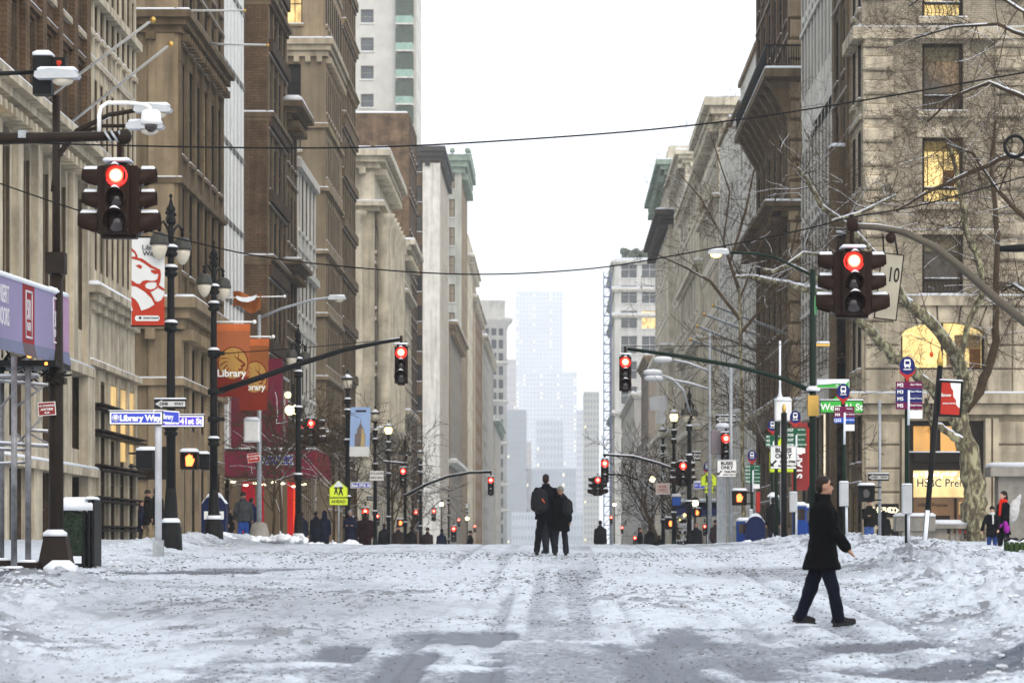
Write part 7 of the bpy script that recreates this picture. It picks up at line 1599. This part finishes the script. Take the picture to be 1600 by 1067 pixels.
    me = remesh(mb, vox, 2, fold, seed+3); me.materials.append(mat('coat %.3f %.3f %.3f' % coat, coat, .9, var=.25, sc=5, spec=.2, bump=.6, bsc=40)); sub(e, me, 'coat', None, S_)
    if not hood:
        mb = MB(); hm = HAIR
        if hair == 'short': mb.ball((0,.018,1.705), .080, .094, .088, 14, 10); mb.ball((0,.05,1.66), .074, .062, .085, 12, 8)
        elif hair == 'long': mb.ball((0,.02,1.70), .092, .105, .10, 14, 10); mb.ball((0,.045,1.60), .10, .085, .13, 12, 8)
        elif hair == 'hat': mb.ball((0,.008,1.715), .088, .104, .088, 14, 10); mb.tube([(.088*math.cos(q), .008+.106*math.sin(q), 1.69) for q in np.linspace(0, 6.2832, 15)], .018, 6); hm = mat('hat %.3f' % hat[0], hat, .95, var=.3, sc=25, bump=.6, bsc=60)
        mb.xf(HT); mb.xf(Q); me = remesh(mb, .013, 1, .004, seed); me.materials.append(hm); sub(e, me, 'hat' if hair == 'hat' else 'hair', None, S_)
    if vox < .016:
        for s in (-1, 1): mb = MB(); mb.ball((s*.030,-.076,1.668), .010, .007, .007, 8, 6); mb.xf(HT); mb.xf(Q); sub(e, mb, 'eye', mat('dark eye', (.01,.008,.008), .2), S_)
        for s in (-1, 1): mb = MB(); capsule(mb, (s*.016,-.084,1.688), (s*.046,-.074,1.690), .005, .004, 6); mb.xf(HT); mb.xf(Q); sub(e, mb, 'eyebrow', HAIR, S_)
    if scarf:
        mb = MB(); loft(mb, [(0,0,1.46,.11,.11),(0,-.005,1.51,.115,.12),(0,0,1.57,.09,.095)]); capsule(mb, (.05,-.13,1.5), (.06,-.17,1.15), .04, .035); mb.xf(Q); me = remesh(mb, .016, 1, .008, seed); me.materials.append(scarf); sub(e, me, 'scarf', None, S_)
    if snowy: mb = MB(); mb.lathe([(.22,-.02),(.20,.04),(.12,.10),(.001,.13)], 12, (0,0,1.82)); mb.lathe([(.02,-.9),(.02,0)], 6, (0,0,1.82)); sub(e, mb, 'snowy_umbrella', SNOW, S_)
    return e
def solveD(px, pyhead, h, lo=84, hi=300):
    best = min(np.arange(lo, hi, .5), key=lambda D: abs(dz(pyhead, D)-h-G((px-CX)*D/F, D))); return float(best)
def far_person(label, px, pyhead, h, rz=180, D=None, **k):
    D = D or solveD(px, pyhead, h); return person(label, (px-CX)*D/F, D, R(rz), h, vox=.024, **k)
BLU = (.015,.05,.22)
man = person('man in a black overcoat and dark jeans striding to the right across the snowy road', (1284-CX)*35/F, 35, R(90), 1.80, z=dz(973,35), legs=((15,4),(-14,6)), arms=((20,3,22,0),(-12,2,10,0)), hem=.66, skirt=1.12,
    coat=(.003,.003,.0035), trousers=(.002,.003,.010), vox=.013, wide=1.2, fold=.019, lean=2, headturn=8, shoes=(.012,.012,.014))
person('tall man seen from behind in a dark jacket, his arm round the shorter woman', (853-CX)*66/F, 66, R(180), 1.80, z=dz(864,66), legs=((3,1),(-2,2)), arms=((10,52,16,0),(8,12,40,25)), lean=0, coat=(.004,.004,.008), hem=.76, wide=1.32, trousers=(.004,.004,.006), vox=.015, skirt=1.08, stance=.10, fold=.02, headturn=-12)
person('shorter woman seen from behind in a grey knitted hat, held by the taller man', (875.5-CX)*65.9/F, 65.9, R(182), 1.53, z=dz(865,65.9), legs=((2,1),(-2,1)), arms=((6,8,20,0),(6,10,24,0)), coat=(.004,.004,.005), hem=.60, hair='hat', hat=(.16,.15,.12), vox=.015, wide=1.22, skirt=1.12, stance=.04, fold=.02, scarf=mat('black scarf', (.012,.012,.014), .9))
person('third walker almost hidden in front of the couple, one leg striding', (852-CX)*67.6/F, 67.6, R(205), 1.60, legs=((16,4),(-18,6)), arms=((10,5,10,0),(-10,5,10,0)), coat=(.009,.012,.022), hem=.80, vox=.019)
def pack(label, px, py, D, w, h, d, m, rz=0, col2=None):
    e = thing('backpack', label, 'backpack', P(px, py, D), rz); mb = MB(); s = .05
    capsule(mb, (-w*.28,0,-h*.3), (-w*.28,0,h*.3), w*.24, w*.2); capsule(mb, (w*.28,0,-h*.3), (w*.28,0,h*.3), w*.24, w*.2); capsule(mb, (0,-d*.2,-h*.32), (0,-d*.15,h*.34), w*.34, w*.26)
    me = remesh(mb, .018, 2, .01, 5); me.materials.append(m); sub(e, me, 'sack', None)
    mb = MB(); mb.tube([(-w*.3,-d*.45,-h*.25),(0,-d*.62,-h*.27),(w*.3,-d*.45,-h*.25)], .012, 5); mb.tube([(-.05,0,h*.42),(0,0,h*.56),(.05,0,h*.42)], .012, 5); sub(e, mb, 'strap', BLACK)
    if col2: mb = MB(); capsule(mb, (w*.16,-d*.62,h*.06), (w*.28,-d*.6,-h*.08), .016, .012, 6); sub(e, mb, 'orange_tag', col2)
    return e
pack('bulky black backpack on the tall man with an orange tag', 843, 782, 65.65, .40, .52, .26, mat('black nylon', (.010,.010,.012), .7, var=.2), 0, mat('orange tag', (.6,.10,.04), .6))
pack('small black handbag-like backpack slung on the shorter woman, flecked with white', 887, 792, 65.6, .24, .34, .2, mat('black nylon', (.010,.010,.012), .7, var=.2))
far_person('dark clad person walking alone far down the road, right of the couple', 938, 822, 1.76, 180, coat=(.01,.01,.012), hem=.45, wide=1.05, D=120)
far_person('person in a black coat with pale trousers behind the pale sign pole, left pavement', 231, 766, 1.72, 120, coat=(.012,.011,.010), trousers=(.25,.19,.12), hair='hat', hat=(.03,.03,.03))
far_person('tall person in black just right of the pale sign pole, left pavement', 244, 763, 1.80, 170, coat=(.01,.01,.01), trousers=(.25,.19,.12))
far_person('person in a dark blue jacket at the far left of the pavement group', 221, 782, 1.62, 90, coat=(.012,.012,.03))
far_person('woman in a black coat beside the snowy mailbox, face turned to the right', 349, 777, 1.70, 60, coat=(.008,.008,.010), hem=.5, trousers=BLU, hair='long')
far_person('short figure in black with a bag beside the woman near the mailbox', 358, 793, 1.45, 150, coat=(.008,.008,.010), hem=.5)
far_person('man in a grey jacket and bright blue jeans seen from behind by the pink shop', 380, 769, 1.80, 190, coat=(.05,.055,.06), hem=.80, trousers=(.02,.07,.30), hair='hat', hat=(.02,.02,.02), wide=1.2, arms=((-5,14,35,0),(5,12,30,0)))
far_person('person in dark navy half hidden behind the grey jacketed man', 393, 784, 1.65, 170, coat=(.01,.015,.05), trousers=(.01,.02,.10), D=97)
far_person('dark figure leaning into view left of the yellow AHEAD sign', 472, 800, 1.65, 170, coat=(.012,.016,.03))
far_person('dark coated pedestrian left of the AHEAD sign, crossing away', 494, 799, 1.70, 150, coat=(.008,.01,.02), hem=.5, wide=1.2)
far_person('pedestrian with a red lamp on the back beside the dark coated one', 507, 798, 1.72, 190, coat=(.01,.012,.03), hem=.55, hood=True)
far_person('pedestrian in a grey hat with crossed arms right of the AHEAD sign', 547, 797, 1.72, 0, coat=(.012,.014,.035), hair='hat', hat=(.2,.2,.2), arms=((20,10,80,30),(20,10,80,30)))
far_person('bulky dark figure under the low red light, left of centre', 571, 800, 1.72, 180, coat=(.02,.008,.010), wide=1.3, hem=.5)
far_person('figure in black farther along the left pavement by the lamp posts', 556, 806, 1.68, 180, coat=(.01,.01,.012))
far_person('man in a black jacket and blue jeans with an orange zip, looking at his phone', 1358, 780, 1.78, 5, coat=(.010,.010,.008), hem=.82, trousers=(.06,.12,.34), hair='hat', hat=(.012,.012,.012), wide=1.12, arms=((25,10,75,35),(5,14,15,0)), skin=SKINP)
far_person('hunched person in black next to the man looking at his phone', 1383, 797, 1.60, 200, coat=(.008,.008,.009), hem=.62, trousers=(.015,.015,.03), hood=True, lean=12, wide=1.1)
far_person('dark person under a snow-covered umbrella beside the green plated bus stops', 1208, 806, 1.66, 180, coat=(.012,.012,.013), snowy=True, D=94)
far_person('person in dark clothes among the snow-laden branches far right', 1073, 815, 1.7, 180, coat=(.012,.012,.014), D=150)
far_person('dark small figure far right beside the branches', 1030, 822, 1.7, 170, coat=(.012,.012,.014), D=150)
ww = person('woman with black bobbed hair, a bright red scarf and a long black coat', (1568-CX)*73/F, 73, R(-62), 1.68, z=dz(871,73), legs=((4,2),(-4,2)), arms=((4,6,18,0),(8,6,30,0)), coat=(.006,.006,.007), hem=.62, hair='long', scarf=mat('red scarf', (.55,.02,.012), .9, var=.15, sc=20), vox=.017, boots=1, skirt=1.25, gloves=mat('purple glove', (.30,.02,.30), .9, var=.2, sc=20), skin=SKINP)
f = MB(); a = P(1571,817,72.6); capsule(f, a, a+Vector((.03,-.02,-.18)), .055, .075); capsule(f, a+Vector((.03,0,-.05)), a+Vector((.09,0,-.12)), .03, .028); g = remesh(f, .016, 1); g.materials.append(MC['purple glove']); link(g, 'mitten', ww)
e = thing('carrier_bag', 'translucent white plastic bag bulging behind the woman in the red scarf', 'bag', P(1583,795,73.2), 0); f = MB(); f.lathe([(.02,.42),(.06,.30),(.16,.05),(.22,-.15),(.16,-.33),(.05,-.38)], 12, sx=1.0, sy=.5); f.xf(Matrix.Rotation(R(28), 4, 'Y')); me = remesh(f, .02, 1, .03, 9); me.materials.append(mat('white plastic bag', (.48,.48,.48), .4)); sub(e, me, 'film', None)
person('small child with a white scarf and blue jeans beside the woman in the red scarf', (1550-CX)*72.2/F, 72.2, R(-15), 1.22, z=dz(867,72.2), legs=((3,1),(-3,1)), arms=((8,24,10,0),(12,8,30,0)), coat=(.008,.008,.011), hem=.66, trousers=(.02,.05,.18), scarf=mat('white scarf', (.6,.6,.58), .9, var=.1), hair='hat', hat=(.01,.01,.012), vox=.017, boots=1, wide=1.12, skin=SKINP)

# small figures and lamps far down both pavements
rp = random.Random(88)
far_spots = [(600,818,'left kerb, beside the narrow grey box'),(622,820,'left kerb, beyond the grey box'),(643,822,'left kerb, left of the slim lamp post'),(668,824,'left kerb, near the far blue news box'),(690,826,'left kerb, before the farthest red light'),(735,829,'left kerb, at the very end'),
 (1000,824,'right kerb, left of the snowy trees'),(1015,822,'right kerb, under the snowy trees'),(1088,816,'right kerb, near the dark box'),(1118,812,'right kerb, by the wide grey post')]
for px, py, where in far_spots:
    far_person('tiny dark pedestrian on the '+where, px, py, 1.72, rp.choice([0,180,90,200]), coat=rp.choice([(.01,.01,.012),(.012,.016,.04),(.03,.02,.02)]), hem=rp.choice([.5,.8]), hair=rp.choice(['short','hat']), hat=(.02,.02,.02), group='distant pedestrians')
# ------------------------------------------------------------------ trees
def bark_mat(name, c1, c2, c3):
    m = bpy.data.materials.new(name); m.use_nodes = True; N = m.node_tree.nodes; L = m.node_tree.links; b = N['Principled BSDF']; b.inputs['Roughness'].default_value = .9
    geo = N.new('ShaderNodeNewGeometry'); mp = N.new('ShaderNodeMapping'); mp.inputs['Scale'].default_value = (4, 4, 1.8); L.new(geo.outputs['Position'], mp.inputs[0])
    t = N.new('ShaderNodeTexNoise'); t.inputs['Scale'].default_value = 1.6; t.inputs['Detail'].default_value = 4; L.new(mp.outputs[0], t.inputs['Vector'])
    r = N.new('ShaderNodeValToRGB'); r.color_ramp.interpolation = 'CONSTANT'; el = r.color_ramp.elements; el[0].color = (*c1,1); el[1].position = .46; el[1].color = (*c2,1); x = el.new(.56); x.color = (*c3,1); L.new(t.outputs[0], r.inputs[0]); L.new(r.outputs[0], b.inputs['Base Color'])
    bp = N.new('ShaderNodeBump'); bp.inputs['Strength'].default_value = .6; L.new(t.outputs[0], bp.inputs['Height']); L.new(bp.outputs[0], b.inputs['Normal']); return m
PLANE = bark_mat('plane tree bark', (.085,.068,.042), (.18,.16,.09), (.36,.34,.21))
TWIG = mat('twig bark', (.07,.048,.028), .9, var=.3, sc=2)
def twigs(name, parent, starts, seed, rmin=.006, snowp=.25, L0=1.2, lv=3, D0=None, fruit=0, nb=3):
    """starts: (point, direction, length, radius)"""
    rs = random.Random(seed); mb = MB(); sn = MB(); ends = []
    def grow(p, d, ln, r, level):
        n = 4; pts = [p]; q = p
        for k in range(n):
            d = (d + Vector((rs.gauss(0,.16), rs.gauss(0,.13), rs.gauss(0,.14)+.025))).normalized(); q = q + d*ln/n; pts.append(q)
        rr_ = [max(rmin, r*(1-.75*k/n)) for k in range(n+1)]
        mb.tube(pts, rr_, 3 if r < .02 else 5, caps=False)
        if r > .012 and rs.random() < snowp and abs(d.z) < .75: sn.tube([v+Vector((0,0,rr_[i]*.9)) for i, v in enumerate(pts)], [max(.008, x*.8) for x in rr_], 4, caps=False)
        if level > 0:
            for k in range(nb + (rs.random() < .5)):
                t = rs.uniform(.2, 1); i = min(n-1, int(t*n)); pp = pts[i].lerp(pts[i+1], t*n-i)
                ax = Vector((rs.gauss(0,1), rs.gauss(0,.7), rs.gauss(0,1))).normalized(); nd = (d*.75 + ax*.75).normalized()
                grow(pp, nd, ln*rs.uniform(.45,.75), max(rmin, r*.55), level-1)
        else: ends.append(q)
    for p, d, ln, r in starts: grow(Vector(p), Vector(d).normalized(), ln, r, lv)
    mb.build(name, TWIG, parent, kind='stuff')
    if sn.v: sn.build('snow', SNOW, parent, kind='stuff')
    if fruit:
        fb = MB()
        for q in ends:
            if rs.random() < fruit: fb.ball(q-Vector((0,0,.05)), .022, n=5, m=4)
        if fb.v: fb.build('seed_balls', mat('seed balls', (.05,.03,.02), .9), parent, kind='stuff')
def limb(e, pts, D, name='limb', m=PLANE, snow=True, dD=0, n=10):
    """pts: (px, py, radius px)"""
    N = len(pts); P_ = [P(a, b_, D+dD*i/(N-1)) for i, (a, b_, r) in enumerate(pts)]; rad = [r*D/F for a, b_, r in pts]
    # finer curve with slight knots
    Q, RR = [], []
    for i in range(N-1):
        for k in range(4):
            t = k/4; Q.append(P_[i].lerp(P_[i+1], t) + Vector((noise.noise(P_[i]*2+Vector((k,0,0))), 0, noise.noise(P_[i]*2+Vector((0,k,0)))))*rad[i]*.5); RR.append((rad[i]*(1-t)+rad[i+1]*t)*(1+.12*noise.noise(Q[-1]*3)))
    Q.append(P_[-1]); RR.append(rad[-1])
    f = MB(); f.tube(Q, RR, n); f.build(name, m, e)
    if snow:
        s = MB(); run = []
        for i in range(len(Q)):
            d = Q[min(i+1,len(Q)-1)]-Q[max(i-1,0)]; flat = math.sqrt(d.x**2+d.y**2)/max(d.length,1e-6)
            if flat > .35 and noise.noise(Q[i]*1.7) > -.35: run.append(i)
            else:
                if len(run) > 2: s.tube([Q[j]+Vector((0,-RR[j]*.15,RR[j]*.55)) for j in run], [max(.01,RR[j]*.68) for j in run], 6)
                run = []
        if len(run) > 2: s.tube([Q[j]+Vector((0,-RR[j]*.15,RR[j]*.55)) for j in run], [max(.014,RR[j]*.80) for j in run], 6)
        if s.v: s.build('snow', SNOW, e, kind='stuff')
    return Q, RR
def starts_from(Q, RR, rs, n, ln, spread=1.0, up=.1):
    out = []
    for _ in range(n):
        i = rs.randrange(len(Q)//4, len(Q)); j = min(i, len(Q)-2); d = (Q[j+1]-Q[j]).normalized(); ax = Vector((rs.gauss(0,1), rs.gauss(0,.5), rs.gauss(up,1))).normalized()
        out.append((Q[i], d*.5+ax*spread, ln*rs.uniform(.6,1.3), max(.008, min(.022, RR[i]*.35))))
    return out
D = 112
e = thing('plane_tree', 'big plane tree with mottled bark before the bank, its snowy limbs reaching far left', 'tree', P(1522,822,D))
limb(e, [(1532,842,22),(1524,815,20),(1523,770,18),(1514,715,16),(1503,668,14.5),(1495,640,12.5)], D, 'trunk', snow=False, n=14)
rs = random.Random(21); st = []
L1 = limb(e, [(1496,645,11),(1512,615,10.5),(1503,587,10),(1488,545,9.5),(1447,494,8.5),(1399,463,7.5),(1350,462,6.5),(1309,458,6),(1264,452,5.5),(1230,444,4.5),(1174,433,3.5),(1150,432,2)], D, dD=-8)
L2 = limb(e, [(1500,672,8),(1478,640,7.5),(1461,612,8),(1429,582,8.5),(1396,558,8),(1371,528,7.5),(1331,489,6)], D-1, dD=-4)
L3 = limb(e, [(1502,690,7),(1480,674,6),(1457,660,5),(1449,640,4.5),(1447,622,3)], D-1.5)
L4 = limb(e, [(1508,640,8),(1531,612,7.5),(1545,573,7),(1556,531,6),(1556,475,5),(1559,400,4.5),(1556,330,4),(1548,260,3),(1555,190,2)], D+1, m=TWIG, snow=False)
L5 = limb(e, [(1512,618,7),(1500,560,6),(1515,500,5),(1540,450,5),(1525,396,5.5),(1509,357,5),(1503,310,4.5),(1490,250,3.5),(1475,200,2.5)], D-3, dD=-3)
L6 = limb(e, [(1420,478,5),(1395,430,4.5),(1365,395,4),(1340,368,4.5),(1319,348,4.5),(1283,322,4),(1262,282,3),(1246,262,2)], D-6, dD=-4)
L7 = limb(e, [(1309,458,4),(1270,430,3.2),(1233,414,3.4),(1208,424,3),(1190,420,2)], D-8)
L8 = limb(e, [(1300,345,2),(1340,334,3),(1375,318,3.4),(1400,305,2)], D-10)
L9 = limb(e, [(1230,414,2.5),(1255,395,2.5),(1290,398,2.8),(1330,404,2)], D-9)
for L_, n_, ln in ((L1,24,2.0),(L2,7,1.2),(L4,15,2.0),(L5,20,2.2),(L6,18,2.0),(L7,9,1.4),(L8,10,1.5),(L9,8,1.3),(L3,4,.8)): st += starts_from(L_[0], L_[1], rs, n_, ln)
twigs('crown', e, st, 22, rmin=.0055, snowp=.5, lv=3, fruit=.05, nb=3)
D = 96
e = thing('plane_tree', 'bare tree rooted outside the picture whose thin dark twigs fill the upper right corner', 'tree', P(1665,900,D))
limb(e, [(1665,905,22),(1660,700,20),(1655,500,17),(1650,330,14),(1640,200,11)], D, 'trunk', snow=False); rs = random.Random(31); st = []
for pts in ([(1652,330,7),(1600,250,4),(1578,243,4.2),(1512,272,3.4),(1447,302,2.8),(1400,330,1.6)], [(1645,220,7),(1600,150,4),(1545,130,3),(1490,150,2),(1450,190,1.4)], [(1640,205,7),(1610,60,4),(1560,38,2.6),(1490,42,2),(1430,60,1.4)], [(1650,420,6),(1600,340,4),(1560,300,3),(1520,240,2.2),(1480,225,1.5)], [(1640,200,6),(1600,20,3),(1540,-20,2.4),(1470,-25,2),(1420,10,1.4)], [(1655,520,6),(1620,470,4),(1585,445,3),(1565,455,2)]):
    L_ = limb(e, pts, D, m=TWIG, snow=True, dD=3); st += starts_from(L_[0], L_[1], rs, 19, 2.0, up=-.05)
twigs('crown', e, st, 32, rmin=.005, snowp=.15, lv=3, fruit=.03, nb=3)
D = 132
e = thing('street_tree', 'bare twiggy street tree rising behind the lit cobra lamp on the right', 'tree', P(1165,845,D))
limb(e, [(1163,850,3.4),(1160,700,2.8),(1158,560,2.4),(1155,450,2)], D, 'trunk', PLANE, False); rs = random.Random(41); st = []
for pts in ([(1155,460,1.8),(1128,370,1.6),(1095,310,1.3),(1060,270,.8)], [(1155,450,1.8),(1130,380,1.6),(1140,300,1.3),(1110,210,.8)], [(1155,470,1.8),(1190,380,1.6),(1215,300,1.2),(1225,220,.8)], [(1157,500,3),(1110,440,2.2),(1075,420,1.6),(1020,395,1)], [(1140,410,2.4),(1165,330,2),(1180,260,1.2)], [(1158,520,2.6),(1200,470,2),(1235,400,1.6),(1250,330,1)]):
    L_ = limb(e, pts, D, m=TWIG, snow=False, dD=3); st += starts_from(L_[0], L_[1], rs, 5, 1.8, up=.3)
twigs('crown', e, st, 42, rmin=.0075, snowp=.1, lv=3, fruit=.12, nb=2)
def small_tree(label, px, D, pytop, seed, lean=0, r=.07, n=7, snowp=.5, grp='bare young street trees', spread=1.0, m=TWIG):
    base = P(px, 852, D); base.z = G(base.x, D)-.1; H = dz(pytop, D)-base.z; rs = random.Random(seed)
    e = thing('street_tree', label, 'tree', base, 0, grp)
    top = base+Vector((lean*H, 0, H*.55)); f = MB(); f.tube([base, base.lerp(top,.5)+Vector((.06,0,0)), top], [r, r*.8, r*.55], 8); f.build('trunk', m, e)
    s = MB(); s.tube([base+Vector((-.03,-.03,.1)), base.lerp(top,.3)+Vector((0,-r*.7,0))], r*.6, 6); s.build('snow', SNOW, e, kind='stuff')
    st = []
    for k in range(n):
        p = base.lerp(top, rs.uniform(.45,1)); st.append((p, (rs.gauss(lean*2,.45)*spread, rs.gauss(0,.3), 1), H*rs.uniform(.28,.46), r*.42))
    twigs('crown', e, st, seed+1, rmin=.012, snowp=snowp, lv=3)
small_tree('bare sapling in front of the pink shop, left of the forked one', 424, 112, 640, 51, .02); small_tree('forked bare sapling in front of the pink shop entrance', 440, 115, 600, 52, -.02, n=9)
small_tree('bare tree under the skyscraper banner, left side', 556, 150, 655, 53, n=9); small_tree('bare tree behind the glowing lantern, left side', 612, 172, 660, 54, n=10, r=.1); small_tree('thin bare tree right of the far left lamp posts', 645, 205, 690, 55, n=8, r=.1)
small_tree('bare tree against the dark shops left of the AHEAD sign', 520, 132, 640, 59, n=8, snowp=.3)
small_tree('snow-laden slanting tree low on the far right, nearest the road', 1045, 152, 690, 56, -.22, r=.12, n=8, snowp=1, spread=1.2); small_tree('second snow-laden tree low on the far right, behind the signals', 1068, 160, 690, 57, -.1, r=.12, n=8, snowp=1, spread=1.2); small_tree('third snow-laden tree at the very end of the right kerb', 1030, 200, 720, 58, -.1, r=.12, n=7, snowp=1)
small_tree('thin bare tree with hanging twigs in front of the white ribbed building', 1200, 118, 470, 60, .03, r=.06, n=10, snowp=.15)
# snow-covered shrubs and heaps on the far pavements
rs = random.Random(77)
def heap(label, px, D, w, h):
    x = (px-CX)*D/F; e = thing('snow_heap', label, 'snow heap', (x, D, G(x,D)), 0); f = MB()
    for k in range(9): f.ball((rs.uniform(-w,w)*.8, rs.uniform(-.3,.3), h*rs.uniform(-.1,.15)), w*rs.uniform(.15,.4), .35, h*rs.uniform(.25,.5), 8, 5)
    me = remesh(f, .035, 1, .09, int(px)); me.materials.append(SNOW); sub(e, me, 'mound', None)
for a in (('shovelled snow heap by the foot of the wide grey post, right side', 1112, 104, .5, .5), ('snow heap under the pole with five green plates', 1190, 90, .8, .45), ('snow heap between the bus stop poles and the green pole', 1228, 86, .9, .4), ('snow heap at the left kerb beside the mailbox', 322, 83, .9, .35), ('snow heap under the AHEAD sign', 525, 95, 1.0, .5), ('snow heap below the grey street light on the left', 430, 88, 1.2, .4)): heap(*a)
# ------------------------------------------------------------------ haze
HB = MB(); HB.box(-430, 430, -40, 4400, -4, 410); hm = bpy.data.materials.new('pale winter haze'); hm.use_nodes = True; N = hm.node_tree.nodes; N.clear()
o = N.new('ShaderNodeOutputMaterial'); v = N.new('ShaderNodeVolumePrincipled'); v.inputs['Color'].default_value = (.93,.965,1,1); v.inputs['Density'].default_value = HAZE; v.inputs['Anisotropy'].default_value = 0
hm.node_tree.links.new(v.outputs[0], o.inputs['Volume'])
HB.build('haze', hm, kind='stuff')
bpy.data.scenes.remove(TS)
